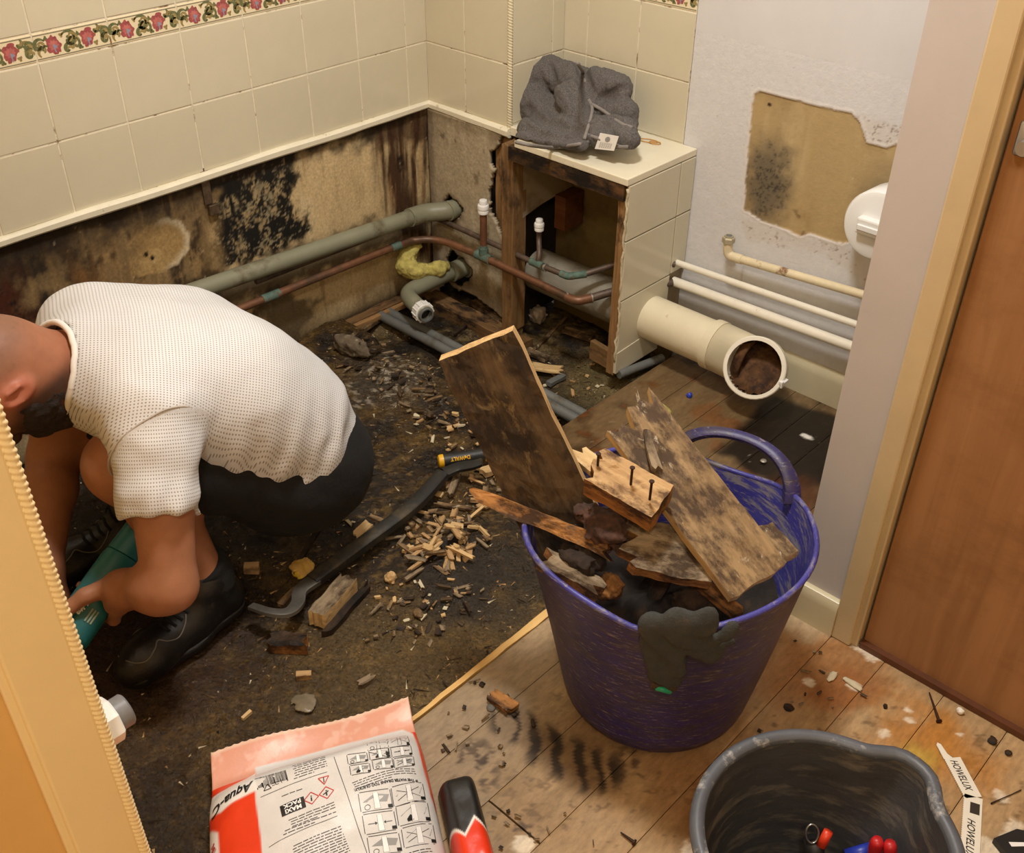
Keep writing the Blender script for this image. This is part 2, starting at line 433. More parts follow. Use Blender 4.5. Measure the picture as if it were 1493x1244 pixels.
def painted_grid(name, o, eu, ev, nu, nv, colfn, mat, hfn=None, parent=None, kind=None, n=None):
    """grid surface o + u*eu + v*ev, stain colours and relief from functions of world position"""
    o, eu, ev = (np.asarray(q, float) for q in (o, eu, ev))
    u, v = np.meshgrid(np.linspace(0, 1, nu), np.linspace(0, 1, nv), indexing='ij')
    P = o+u.ravel()[:, None]*eu+v.ravel()[:, None]*ev
    nrm = np.cross(eu, ev); nrm /= np.linalg.norm(nrm)
    C = colfn(P)
    if hfn is not None: P = P+hfn(P)[:, None]*nrm
    ob = mk(name, P, gridf(nu, nv), mat, parent, True, col=C)
    if kind: ob['kind'] = kind
    return ob
class Stain:
    def __init__(s, P, base, rough=0.6):
        s.P = P; s.c = np.tile(np.append(lin(base), rough), (len(P), 1)).astype(float)
    def mix(s, m, col, rough=None):
        m = np.clip(m, 0, 1)[:, None]; s.c[:, :3] = s.c[:, :3]*(1-m)+lin(col)*m
        if rough is not None: s.c[:, 3:] = s.c[:, 3:]*(1-m)+rough*m
        return s
def pxpoly(pts, plane, val):
    f = {'x': atx, 'y': aty, 'z': at}[plane]; ax = {'x': (1, 2), 'y': (0, 2), 'z': (0, 1)}[plane]
    return np.array([f(a, b, val)[list(ax)] for a, b in pts])

# ------------------------------------------------------------------ tiles
TW, GAP = 0.15, 0.0032
ZB, Z1, Z2, Z3, Z4, Z5 = 0.488, 0.635, 0.785, 0.837, 0.987, 1.137
def tile_mesh(w, h, t=0.006):
    v, f = box((-w/2, -t, -h/2), (w/2, 0, h/2), 0.0012, 2)
    return meshdata('tile', v, f, m_tile, False)
_tm = {}
def tile(parent, a0, a1, z0, z1, plane, val, border=False):
    """tile on a wall: plane 'x' faces +x, 'y' faces -y"""
    w, h = (a1-a0)-GAP, (z1-z0)-GAP
    if w < 0.006 or h < 0.006: return
    key = (round(w, 4), round(h, 4), border)
    if key not in _tm:
        me = tile_mesh(w, h)
        if border: me.materials.clear(); me.materials.append(m_btile)
        _tm[key] = me
    zc = (z0+z1)/2; ac = (a0+a1)/2
    if plane == 'y': o = inst('border_tile' if border else 'tile', _tm[key], (ac, val, zc), parent)
    else: o = inst('border_tile' if border else 'tile', _tm[key], (val, ac, zc), parent, (0, 0, math.pi/2))
    jit = RNG.uniform(-1, 1, 3)*0.004
    o.rotation_euler = (jit[0], 0, (math.pi/2 if plane == 'x' else 0)+jit[2])
    return o

# flowers and scrolls of the border, one print shared by all border tiles
def border_print():
    W, H = TW-GAP, 0.052-GAP; parts = []
    def blob(cx, cy, rr, n, lob, amp, mi, lift, ph=0.0, sx=1.0):
        a = np.linspace(0, 2*np.pi, n, endpoint=False); r = rr*(1+amp*np.cos(lob*a+ph)+amp*0.35*np.cos((2*lob+1)*a))
        parts.append((*q2(np.stack([cx+sx*r*np.cos(a), cy+r*np.sin(a)], 1)), mi, lift))
    def scroll(cx, cy, r0, a0, turns, w, mi, lift, sgn=1):
        t = np.linspace(0, 1, 22); a = a0+sgn*turns*2*np.pi*t; r = r0*(1-0.72*t); c = np.stack([cx+r*np.cos(a), cy+r*np.sin(a)], 1)
        d = np.gradient(c, axis=0); d /= np.linalg.norm(d, axis=1)[:, None]; nn = np.stack([-d[:, 1], d[:, 0]], 1); ww = (w*(0.35+np.sin(np.pi*t)))[:, None]/2
        V = np.concatenate([c-nn*ww, c+nn*ww]); F = [(i, i+1, 23+i, 22+i) for i in range(21)]; parts.append((V, F, mi, lift))
    for y in (H/2-0.0035, -H/2+0.0035): parts.append((*rect2(-W/2, y-0.0009, W/2, y+0.0009), 5, 0.0003))
    for x, s in ((-0.038, 1), (0.030, -1)):
        blob(x, -0.002*s, 0.0150, 60, 5, 0.13, 0, 0.0005, 0.4*s, 0.92); blob(x-0.003, 0.007*s, 0.0085, 40, 4, 0.22, 0, 0.00052, 1.0); blob(x+0.004, -0.009*s, 0.0080, 40, 4, 0.2, 0, 0.00054, 2.0); blob(x, -0.001*s, 0.0090, 44, 9, 0.16, 1, 0.0007, 1.0)
        blob(x+0.002, -0.004, 0.0040, 24, 3, 0.25, 2, 0.0009); parts.append((*q2([(x-0.001, -0.005), (x+0.002, -0.006), (x+0.003, -0.015), (x+0.0005, -0.014)]), 2, 0.0008))
    for cx, cy, r, a0, tn, sg, mi in ((-0.006, 0.004, 0.015, 2.6, 0.95, -1, 3), (0.000, -0.004, 0.013, 5.4, 0.8, 1, 4), (-0.065, 0.003, 0.011, 0.5, 0.9, 1, 3),
                                      (0.060, 0.002, 0.013, 3.3, 0.95, -1, 4), (0.066, -0.008, 0.009, 1.0, 0.8, 1, 3), (-0.060, -0.009, 0.009, 4.2, 0.8, -1, 4), (-0.010, -0.012, 0.009, 0.8, 0.7, 1, 3), (0.048, 0.013, 0.007, 1.2, 0.7, -1, 3)):
        scroll(cx, cy, r*1.12, a0, tn, 0.0058, mi, 0.0004, sg); scroll(cx+0.004, cy-0.003*sg, r*0.9, a0+2.4, tn*0.7, 0.0036, 7-mi, 0.00045, -sg)
    for cx, cy, r, mi in ((-0.006, 0.006, 0.005, 3), (0.001, -0.009, 0.0046, 4), (0.060, 0.004, 0.005, 3), (-0.064, 0.0, 0.0048, 4), (0.012, 0.010, 0.0042, 3), (-0.020, 0.014, 0.004, 4), (0.045, -0.012, 0.0042, 4), (0.014, -0.014, 0.004, 3), (-0.051, 0.013, 0.004, 3)):
        blob(cx, cy, r, 20, 3, 0.3, mi, 0.0004, cx*90)
    V, F, I = [], [], []; n = 0
    for v, f, mi, lift in parts:
        V.append(np.stack([v[:, 0], np.full(len(v), -0.006-lift), v[:, 1]], 1)); F += [tuple(i+n for i in q) for q in f]; I += [mi]*len(f); n += len(v)
    return meshdata('flower_print', np.concatenate(V), F, [m_pink, m_pink2, m_viol, m_leaf, m_leaf2, m_line], False, I)
me_print = border_print()
def border(parent, a0, a1, plane, val):
    b = tile(parent, a0, a1, Z2, Z3, plane, val, True)
    if b and abs(a1-a0-TW) < 0.002:
        o = bpy.data.objects.new('flower_print', me_print); COL.objects.link(o); o.parent = b

# ------------------------------------------------------------------ walls
def slab(name, lo, hi, mat, kind='structure', parent=None):
    v, f = box(lo, hi); o = mk(name, v, f, mat, parent)
    if kind and parent is None: o['kind'] = kind
    return o
YF = -1.59                                                    # inner face of the wall by the camera
wall_left = slab('wall_left', (-0.12, -1.70, 0.47), (0.0008, 0.12, 2.3), m_grout)
ys = [0.0]+[-(0.0688+TW*k) for k in range(11)]; ys[-1] = YF
for i in range(len(ys)-1):
    for z0, z1 in ((ZB, Z1), (Z1, Z2), (Z3, Z4), (Z4, Z5)): tile(wall_left, ys[i+1], ys[i], z0, z1, 'x', -0.0040)
    border(wall_left, ys[i+1], ys[i], 'x', -0.0040)
wall_back = slab('wall_back', (-0.12, -0.0008, 0.47), (0.2876, 0.29, 2.3), m_grout)
def wall_seg(name, lo, hi, m): return slab(name, lo, hi, m)
wall_back_b = slab('wall_recess', (0.2876, 0.1859, -0.12), (0.6600, 0.29, 2.3), m_grout)
for x0, x1 in ((0.0, 0.1365), (0.1365, 0.2830)):
    for z0, z1 in ((ZB, Z1), (Z1, Z2), (Z3, Z4), (Z4, Z5)): tile(wall_back, x0, x1, z0, z1, 'y', 0.0040)
for y0, y1 in ((0.004, 0.142), (0.142, 0.187)):
    for z0, z1 in ((ZB+0.007, Z1), (Z1, Z2), (Z3, Z4), (Z4, Z5)): tile(wall_back, y0, y1, z0, z1, 'x', 0.2830)
for x0, x1 in ((0.2880, 0.3609), (0.3609, 0.5109), (0.5109, 0.6609)):
    for z0, z1 in ((ZB+0.007, Z1), (Z1, Z2), (Z3, Z4), (Z4, Z5)): tile(wall_back_b, x0, x1, z0, z1, 'y', 0.1905)
    border(wall_back_b, x0, x1, 'y', 0.1905)

def rope(name, x, y, z0, z1, r, pitch, mat):
    nz = int((z1-z0)/(pitch/6)); a = np.linspace(0, 2*np.pi, 14, endpoint=False); z = np.linspace(z0, z1, nz)
    A, Z = np.meshgrid(a, z, indexing='xy'); rr = r*(0.80+0.28*np.abs(np.sin(A+np.pi*Z/pitch)))
    V = np.stack([x+rr*np.cos(A), y+rr*np.sin(A), Z], -1).reshape(-1, 3); n = 14
    F = [(i*n+j, i*n+(j+1) % n, (i+1)*n+(j+1) % n, (i+1)*n+j) for i in range(nz-1) for j in range(n)]
    F += [tuple(range(n-1, -1, -1)), tuple((nz-1)*n+j for j in range(n))]
    o = mk(name, V, F, mat, None, True); o['kind'] = 'structure'; return o
rope('trim_1', 0.2855, -0.0005, 0.478, 1.2, 0.0062, 0.0065, m_rope)
rope('trim_2', 1.2440, YF, 0.0, 1.25, 0.0062, 0.0068, m_jamb2)

def bead(name, pts, w, h):                                      # wavy white sealant bead under the tiles
    P = smooth_path(pts, 10); prof = np.array([(-1, -1), (0.2, -1.0), (0.9, -0.5), (1.0, 0.5), (0.6, 1), (-1, 1)])*[[w/2, h/2]]
    V = []; T = np.gradient(P, axis=0)
    for p, t in zip(P, T):
        s = np.cross(t, (0, 0, 1)); s /= np.linalg.norm(s)
        k = 1+0.12*noise3(p[None]*14)[0]
        V.append(p+(prof[:, :1]*s+prof[:, 1:]*np.array([0, 0, 1]))*k)
    V = np.concatenate(V); n = len(prof); F = [(i*n+j, i*n+(j+1) % n, (i+1)*n+(j+1) % n, (i+1)*n+j) for i in range(len(P)-1) for j in range(n)]
    F += [tuple(range(n-1, -1, -1)), tuple((len(P)-1)*n+j for j in range(n))]
    o = mk(name, V, F, m_bead, None, False); o['kind'] = 'structure'; return o
bead('trim_3', [(0.004, -1.58+0.0*i, 0.4785) if i == 0 else (0.004, -1.58+0.158*i, 0.4785+0.0012*math.sin(i*2.1)) for i in range(11)], 0.017, 0.021)
bead('trim_4', [(0.0, -0.004, 0.4785), (0.10, -0.004, 0.4775), (0.20, -0.005, 0.4765), (0.2900, -0.006, 0.4755)], 0.017, 0.021)

# mouldy board under the tiles on the left wall ---------------------------------------------------
def X(pts): return pxpoly(pts, 'x', 0.0)
def left_col(P):
    y, z = P[:, 1], P[:, 2]; s = Stain(P, (206, 182, 138), 0.75); Q = P.copy()
    n1 = fbm(Q, 9, 5); n2 = fbm(Q+5, 30, 5); n3 = fbm(Q+9, 90, 4, 0.7); streak = fbm(Q*[1, 1, 0.12]+3, 55, 5)
    streak2 = fbm(Q*[1, 1, 0.07]+8, 110, 4)
    s.mix(0.35*sstep(-0.1, 0.5, n1), (176, 148, 102)); s.mix(0.55*sstep(0.15, 0.5, streak), (216, 196, 156))
    s.mix(0.5*sstep(0.2, 0.6, -streak), (128, 100, 64))
    def reg(poly, soft, amp, nn): return sstep(-soft, soft, polysd(X(poly), y, z)+amp*nn)
    # brown streaked timber beside the corner
    m = reg([(548, 180), (640, 150), (650, 400), (600, 360), (565, 300)], 0.03, 0.05, streak)
    s.mix(m*sstep(-0.35, 0.25, streak), (72, 50, 32)); s.mix(m*0.6*sstep(0.1, 0.45, streak2), (148, 112, 70)); s.mix(m*sstep(0.25, 0.6, n2+0.3*streak), (34, 24, 17))
    s.mix(reg([(520, 170), (640, 150), (640, 205), (560, 215)], 0.02, 0.04, n2)*0.8, (66, 42, 26))
    # everything left of the mould: dark, stringy, rotten
    m = reg([(-60, 300), (250, 250), (330, 240), (318, 440), (200, 480), (-80, 560)], 0.03, 0.05, n1)
    s.mix(m*0.85, (118, 94, 60)); s.mix(m*0.9*sstep(0.0, 0.4, n2+0.7*streak), (54, 41, 27)); s.mix(m*0.7*sstep(0.12, 0.4, streak2+0.4*n3), (158, 130, 86)); s.mix(m*0.6*sstep(0.25, 0.5, n3), (168, 138, 92))
    m = reg([(-60, 320), (95, 330), (150, 480), (-80, 560)], 0.035, 0.06, n1); s.mix(m*0.85*sstep(-0.4, 0.3, n2+0.4*streak), (44, 35, 26))
    m = reg([(-80, 380), (22, 400), (60, 470), (-60, 560)], 0.03, 0.04, n2); s.mix(m*0.85, (74, 34, 18)); s.mix(m*sstep(0.0, 0.4, n3), (30, 17, 11))
    m = reg([(110, 350), (200, 325), (215, 420), (110, 440)], 0.03, 0.05, n2); s.mix(m*0.6*sstep(-0.2, 0.4, streak), (150, 108, 62))
    # fan-shaped pale fungus
    fan = X([(190, 355), (215, 330), (245, 318), (266, 325), (279, 342), (277, 365), (262, 385), (240, 398), (205, 405), (190, 400)])
    sd = polysd(fan, y, z)+0.006*n2+0.003*n3
    yf = (y-fan[:, 0].min())/np.ptp(fan[:, 0]); k = sstep(-0.002, 0.004, sd)*sstep(-0.05, 0.35, yf+0.15*n2); s.mix(k, (166, 136, 88)); s.mix(k*sstep(0.0, 0.4, n3+n2)*0.5, (192, 164, 112))
    yf = (y-fan[:, 0].min())/np.ptp(fan[:, 0]); edge = sstep(-0.003, 0.002, sd)*sstep(0.018, 0.004, sd)*sstep(0.42, 0.75, yf); s.mix(edge*0.9, (206, 190, 158))
    for c in ((216, 373), (225, 378)):
        q = atx(*c, 0.0); s.mix(sstep(0.007, 0.004, np.hypot(y-q[1], z-q[2])), (26, 18, 12))
    # black mould
    m = reg([(300, 262), (345, 250), (432, 222), (430, 260), (425, 290), (458, 335), (440, 350), (400, 372), (330, 400), (310, 350)], 0.012, 0.035, n2+0.6*n3)
    s.mix(m*0.55, (120, 104, 74)); s.mix(m*sstep(-0.42, -0.12, n2*0.6+n3), (24, 22, 18)); s.mix(m*sstep(0.18, 0.4, n3-0.4*n2)*0.55, (190, 176, 140))
    m = reg([(318, 270), (352, 262), (360, 350), (325, 380)], 0.01, 0.02, n2); s.mix(m*sstep(-0.1, 0.3, streak2+n3*0.5), (18, 16, 14))
    m = reg([(300, 290), (320, 285), (330, 400), (300, 420)], 0.012, 0.03, n2); s.mix(m*0.5, (160, 132, 88))
    # damp dark band under the bead, bead's shadow painted in too, and along the bottom
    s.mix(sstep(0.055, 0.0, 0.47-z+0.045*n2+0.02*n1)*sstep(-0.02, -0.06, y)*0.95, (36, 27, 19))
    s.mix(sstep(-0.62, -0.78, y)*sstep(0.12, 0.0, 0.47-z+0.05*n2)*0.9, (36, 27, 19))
    m = reg([(250, 420), (330, 390), (470, 350), (600, 310), (640, 300), (640, 330), (400, 430), (300, 470)], 0.02, 0.05, n2); s.mix(m*0.8, (56, 43, 30))
    m = reg([(380, 440), (420, 425), (470, 440), (440, 510), (380, 540)], 0.03, 0.08, n2); s.mix(m*0.75, (48, 38, 27))
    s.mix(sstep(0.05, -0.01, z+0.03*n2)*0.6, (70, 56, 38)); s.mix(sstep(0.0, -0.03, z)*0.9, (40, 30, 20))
    s.mix(sstep(0.55, 0.7, n3+0.4*n2)*0.5, (205, 190, 160))
    return s.c
painted_grid('mould_board', (-0.007, -1.60, -0.07), (0, 1.60, 0), (0, 0, 0.545), 420, 140, left_col, m_mould,
             lambda P: 0.004*fbm(P*[1, 1, 0.35], 25, 4), wall_left)
slab('backing', (-0.12, -1.70, -0.10), (-0.014, 0.12, 0.4695), m_grout, parent=wall_left)

# plasterboard under the tiles on the back wall, torn along its right edge, two pipe holes
HOLE1, HOLE2 = (0.090, 0.222, 0.030), (0.105, 0.048, 0.046)
def wallA_col(P):
    x, z = P[:, 0], P[:, 2]; s = Stain(P, (178, 164, 138), 0.8); n1 = fbm(P, 10, 5); n2 = fbm(P+4, 34, 5); st = fbm(P*[1, 1, .15], 60, 4)
    s.mix(0.5*sstep(0.0, 0.5, n1), (150, 134, 108)); s.mix(0.5*sstep(0.1, 0.5, st), (196, 184, 160))
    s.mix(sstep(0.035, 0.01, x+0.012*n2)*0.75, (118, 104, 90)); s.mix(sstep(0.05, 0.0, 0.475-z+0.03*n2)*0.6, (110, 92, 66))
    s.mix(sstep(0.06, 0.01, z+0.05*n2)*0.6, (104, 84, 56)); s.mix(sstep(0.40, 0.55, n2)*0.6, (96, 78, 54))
    for hx, hz, hr in (HOLE1, HOLE2):
        s.mix(sstep(hr+0.02, hr, np.hypot(x-hx, z-hz)+0.01*n2)*0.6, (88, 70, 48))
        s.mix(sstep(hr*0.35+0.012, 0.0, np.abs(x-hx-0.01))*sstep(hz, hz-0.02, z)*sstep(hz-0.16, hz-0.03, z)*0.5, (120, 96, 62))
    return s.c
def board_with_holes():
    nu, nv = 72, 120; xs = np.linspace(0.004, 0.290, nu); zs = np.linspace(-0.055, 0.470, nv)
    XX, ZZ = np.meshgrid(xs, zs, indexing='ij'); P = np.stack([XX.ravel(), np.full(XX.size, 0.0), ZZ.ravel()], 1)
    P[:, 1] = 0.002*fbm(P, 20, 3)
    tear = 0.284+0.006*fbm(P+2, 26, 4).reshape(XX.shape)-0.050*sstep(0.17, 0.26, ZZ)*(1-0.6*sstep(0.40, 0.47, ZZ))+0.016*sstep(0.17, 0.26, ZZ)*fbm(P+7, 30, 4).reshape(XX.shape)
    bot = -0.012+0.03*fbm(np.stack([XX, XX*0, XX*0], -1)+6, 22, 4)-0.10*(XX-0.12)*(XX < 0.3)
    keep = (XX < tear) & (ZZ > bot)
    for hx, hz, hr in (HOLE1, HOLE2):
        ang = np.arctan2(ZZ-hz, XX-hx); keep &= np.hypot(XX-hx, ZZ-hz) > hr*(1+0.14*np.sin(3*ang+1)+0.08*np.sin(7*ang))
    F = gridf(nu, nv); F = F[keep.ravel()[F].all(1)][:, ::-1]
    ob = mk('plasterboard', P, F, m_mould, wall_back, True, col=wallA_col(P))
    md = ob.modifiers.new('thickness', 'SOLIDIFY'); md.thickness = 0.012; md.offset = -1
board_with_holes()
m_dark = M_plain('dark_void', (38, 28, 19), 0.9, 0.3, 30, 0.5, 90)
m_stud = M_wood('damp_stud', (140, 108, 70), (98, 72, 46), (54, 40, 26), (0.52, 0.70), rough=0.75)
m_stud2 = M_wood('dry_stud', (156, 120, 78), (112, 82, 50), (62, 44, 28), (0.55, 0.7), rough=0.7)
slab('backing', (-0.02, 0.045, -0.10), (0.30, 0.06, 0.469), m_dark, parent=wall_back)
plank('stud_infill', (0.262, 0.020, -0.05), (0.262, 0.020, 0.462), 0.060, 0.030, (0, 1, 0), m_stud2, wall_back, seed=91, edge=0.05)
slab('side_lining', (0.2880, 0.0, -0.05), (0.2915, 0.1855, 0.469), m_dark, parent=wall_back)

# white painted wall with a bare, mouldy patch where something was taken off
PATCH = pxpoly([(1098, 140), (1106, 132), (1170, 150), (1240, 165), (1254, 180), (1262, 208), (1290, 216), (1310, 210), (1312, 300), (1290, 330), (1240, 352), (1228, 356), (1180, 340), (1166, 345), (1130, 328), (1110, 322), (1084, 306), (1090, 230)], 'y', 0.187)
SCUFF = pxpoly([(1080, 312), (1180, 345), (1240, 360), (1262, 350), (1270, 420), (1200, 372), (1088, 350)], 'y', 0.187)
SCUF2 = pxpoly([(1248, 168), (1330, 185), (1330, 216), (1265, 214)], 'y', 0.187)
def patch_sd(P): return polysd(PATCH, P[:, 0], P[:, 2])+0.0035*fbm(P, 45, 4)+0.002*fbm(P+3, 140, 3)
def white_col(P):
    x, z = P[:, 0], P[:, 2]; s = Stain(P, (211, 210, 211), 0.6); n1 = fbm(P, 9, 5); n2 = fbm(P+4, 40, 5); n3 = fbm(P+8, 120, 4, .7); st = fbm(P*[1, 1, .12]+2, 45, 4)
    for pl, dens in ((SCUFF, 0.2), (SCUF2, 0.05)):
        m = sstep(-0.008, 0.012, polysd(pl, x, z)+0.012*n2); s.mix(m*0.5, (206, 196, 186)); s.mix(m*sstep(dens, dens+0.25, n3+0.3*n2)*0.75, (130, 106, 92))
    sd = patch_sd(P); s.mix(sstep(-0.012, -0.002, sd)*0.45, (224, 214, 206)); m = sstep(-0.001, 0.001, sd)
    s.mix(m, (176, 152, 108), 0.8); s.mix(m*0.5*sstep(0, 0.5, st), (194, 172, 130)); s.mix(m*0.55*sstep(0.0, 0.45, n1+0.4*st), (146, 120, 78))
    a = aty(1118, 265, 0.187); d = np.hypot((x-a[0])*1.0, (z-a[2])*0.55)
    s.mix(m*sstep(0.085, 0.02, d+0.03*n2)*0.85, (96, 88, 74)); s.mix(m*sstep(0.07, 0.02, d+0.03*n2)*sstep(0.0, 0.3, n3)*0.8, (48, 44, 38))
    a = aty(1290, 290, 0.187); d = np.hypot(x-a[0], z-a[2]); s.mix(m*sstep(0.10, 0.02, d+0.02*n2)*0.6, (112, 100, 78)); s.mix(m*sstep(.42, .58, n3)*sstep(.16, .04, d)*0.5, (210, 198, 172))
    b = aty(1145, 325, 0.187); s.mix(m*sstep(0.10, 0.02, np.hypot(x-b[0], (z-b[2])*1.8))*sstep(0.12, 0.3, n2)*0.85, (84, 54, 30))
    c = aty(1121, 153, 0.187); s.mix(sstep(0.006, 0.003, np.hypot(x-c[0], z-c[2])), (52, 24, 20))
    e = aty(1080, 400, 0.187); m = sstep(0.012, 0.004, np.abs(x-e[0]-0.01))*sstep(0.30, 0.24, z)*sstep(0.13, 0.18, z); s.mix(m*0.55*sstep(-0.3, 0.2, st), (150, 118, 84))
    s.mix(sstep(0.11, 0.05, z+0.02*n2)*0.35, (170, 164, 150)); s.mix(sstep(0.58, 0.66, n3)*0.35, (150, 140, 130))
    return s.c
wall_right = slab('wall_alcove', (0.6600, 0.196, -0.05), (1.75, 0.29, 2.3), m_white)
painted_grid('paint_coat', (0.6612, 0.187, 0.0), (1.0, 0, 0), (0, 0, 0.75), 300, 230, white_col, m_wpaint,
             lambda P: -0.0025*sstep(-0.0015, 0.0015, patch_sd(P))+0.0006*fbm(P, 25, 3)+0.0008*sstep(-0.008, -0.003, patch_sd(P))*sstep(0.0015, -0.0005, patch_sd(P)), wall_right)
slab('paint_coat', (0.6612, 0.187, 0.75), (1.75, 0.196, 2.3), m_white, parent=wall_right)

def skirting(name, x0, x1, y, h=0.085, t=0.017, mat=m_gloss):
    pr = np.array([(0, 0), (-t, 0), (-t, h-0.022), (-t*0.92, h-0.010), (-t*0.66, h-0.002), (-t*0.35, h), (0, h)])
    V = np.concatenate([np.c_[np.full(7, x), y+pr[:, 0], pr[:, 1]] for x in (x0, x1)]); F = [(j, (j+1) % 7, 7+(j+1) % 7, 7+j) for j in range(7)]+[tuple(range(6, -1, -1)), tuple(range(7, 14))]
    o = mk(name, V, F, mat, None, False, sharp=40); o['kind'] = 'structure'; return o
skirting('baseboard_alcove', 0.985, 1.70, 0.187)

# partition end, architrave and cupboard door on the right
YN = -0.46
slab('wall_partition', (1.428, YN, 0.0), (1.512, 0.187, 2.3), m_nib)
skirting('baseboard_partition', 1.400, 1.513, YN, 0.078, 0.014)
v, f, _ = merge([box((1.512, YN-0.012, 0.0), (1.548, YN+0.09, 2.05), 0.003, 2), box((1.545, YN-0.004, 0.0), (1.5585, YN+0.09, 2.03), 0.0025, 2)])
o = mk('trim_5', v, f, m_arch); o['kind'] = 'structure'
door = mk('door_1', *box((1.562, YN+0.010, 0.010), (2.36, YN+0.048, 2.02), 0.002, 1), m_door); door['kind'] = 'structure'
slab('bottom_lip', (1.562, YN-0.002, 0.0015), (2.36, YN+0.050, 0.013), m_doorlip, parent=door)
h = aty(1491, 205, YN)
v, f, _ = merge([box((h[0]-0.010, YN+0.004, h[2]-0.022), (h[0]+0.035, YN+0.010, h[2]+0.022), 0.004, 2), tube([(h[0]+0.012, YN+0.005, h[2]), (h[0]+0.012, YN-0.03, h[2])], [0.010, 0.009], 16)])
mk('handle', v, f, M_plain('satin_metal', (178, 180, 182), 0.3, 0.05, 30, metal=0.8), door, True, sharp=40)
slab('wall_door', (2.36, YN, 0.0), (3.0, YN+0.1, 2.3), m_nib)
slab('wall_above_door', (1.512, YN, 2.05), (2.36, YN+0.1, 2.3), m_nib)

# wall end beside the camera, cream gloss lining with a step
v, f = box((0.0, -1.70, 0.0), (1.236, YF-0.004, 2.3)); o = mk('wall_front', v, f, m_jamb); o['kind'] = 'structure'
v, f, _ = merge([box((1.2361, YF-0.062, 0.0), (1.248, YF-0.004, 2.1), 0.003, 2), box((1.2361, YF-0.069, 0.0), (1.243, YF-0.060, 2.1), 0.002, 2)])
o = mk('trim_6', v, f, m_jamb2); o['kind'] = 'structure'
for z0, z1 in ((ZB, Z1), (Z1, Z2)):
    for i in range(8): pass
# hall around the camera, ceiling
slab('wall_hall_left', (1.10, -3.1, 0.0), (1.236, -1.70, 2.3), m_jamb)
slab('wall_hall_back', (1.10, -3.2, 0.0), (3.1, -3.1, 2.3), m_jamb2)
slab('wall_hall_right', (3.0, -3.1, 0.0), (3.1, YN+0.1, 2.3), m_jamb2)
slab('ceiling', (-0.12, -3.2, 2.3), (3.1, 0.29, 2.4), m_ceil)

# ------------------------------------------------------------------ floor
SX = 1.112
def void_mask(P):
    x, y = P[:, 0], P[:, 1]
    return sstep(-0.345, -0.315, y+0.02*fbm(P*[1, 1, 0], 18, 3))*sstep(0.765, 0.745, x)
def floor_h(P):
    Q = P*[1, 1, 0]; v = void_mask(P)
    return -0.050*v+0.010*fbm(Q, 10, 5)+0.005*np.abs(fbm(Q+7, 36, 4, 0.65))+v*0.016*fbm(Q+1, 14, 4)+0.012*np.exp(-((P[:, 1]+0.40+0.05*fbm(Q, 8, 2))/0.05)**2)*(P[:, 0] < 0.6)*(0.6+fbm(Q, 30, 3))
def floor_col(P):
    Q = P*[1, 1, 0]; x, y = P[:, 0], P[:, 1]; s = Stain(P, (40, 28, 15), 0.52)
    n1 = fbm(Q, 5, 5); n2 = fbm(Q+3, 18, 5); n3 = fbm(Q+6, 70, 5, 0.7); n4 = fbm(Q+2, 160, 4, .75)
    s.mix(sstep(-0.1, 0.4, n1+0.5*n2)*0.75, (78, 58, 28)); s.mix(sstep(0.05, 0.4, n3+0.5*n2)*0.6, (112, 86, 42))
    s.mix(sstep(0.0, 0.35, -n2-0.4*n3)*0.75, (26, 20, 15)); s.mix(sstep(0.28, 0.45, n4+0.2*n3)*0.45, (146, 120, 78))
    a = at(600, 960); d = np.hypot(x-a[0], (y-a[1])*0.6); s.mix(sstep(0.30, 0.05, d+0.12*n2)*0.5, (116, 94, 56))
    a = at(690, 830); d = np.hypot(x-a[0], y-a[1]); s.mix(sstep(0.17, 0.04, d+0.08*n2)*0.85, (34, 30, 26), 0.6)
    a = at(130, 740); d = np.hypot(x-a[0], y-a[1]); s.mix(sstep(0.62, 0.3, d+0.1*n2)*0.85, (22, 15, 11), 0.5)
    a = at(150, 960); d = np.hypot(x-a[0], y-a[1]); s.mix(sstep(0.3, 0.1, d+0.1*n2)*0.6, (62, 36, 18))
    a = at(300, 1080); d = np.hypot(x-a[0], y-a[1]); s.mix(sstep(0.35, 0.05, d+0.1*n2)*0.4, (64, 48, 26), 0.16)
    a = at(560, 540); d = np.hypot(x-a[0], y-a[1]); m = sstep(0.20, 0.05, d+0.1*n2); s.mix(m*0.5, (88, 78, 64), 0.7); s.mix(m*sstep(0.1, 0.35, n3)*0.8, (168, 158, 140), 0.7)
    v = void_mask(P); s.mix(v*0.6, (58, 47, 31), 0.75); s.mix(v*sstep(0.0, 0.35, n2+0.5*n3)*0.7, (122, 104, 70), 0.8); s.mix(v*sstep(0.1, 0.4, -n2)*0.8, (22, 17, 12), 0.8)
    a = at(880, 545, -0.05); d = np.hypot(x-a[0], y-a[1]); s.mix(v*sstep(0.16, 0.04, d+0.06*n2)*0.6, (128, 112, 72), 0.85)
    s.mix(sstep(0.08, 0.0, SX-x)*sstep(-0.2, 0.3, n2+n3)*0.5, (130, 106, 66))
    return s.c
floor = painted_grid('floor', (-0.012, -1.72, -0.020), (1.135, 0, 0), (0, 1.92, 0), 250, 420, floor_col, m_floor, floor_h, None, 'structure')

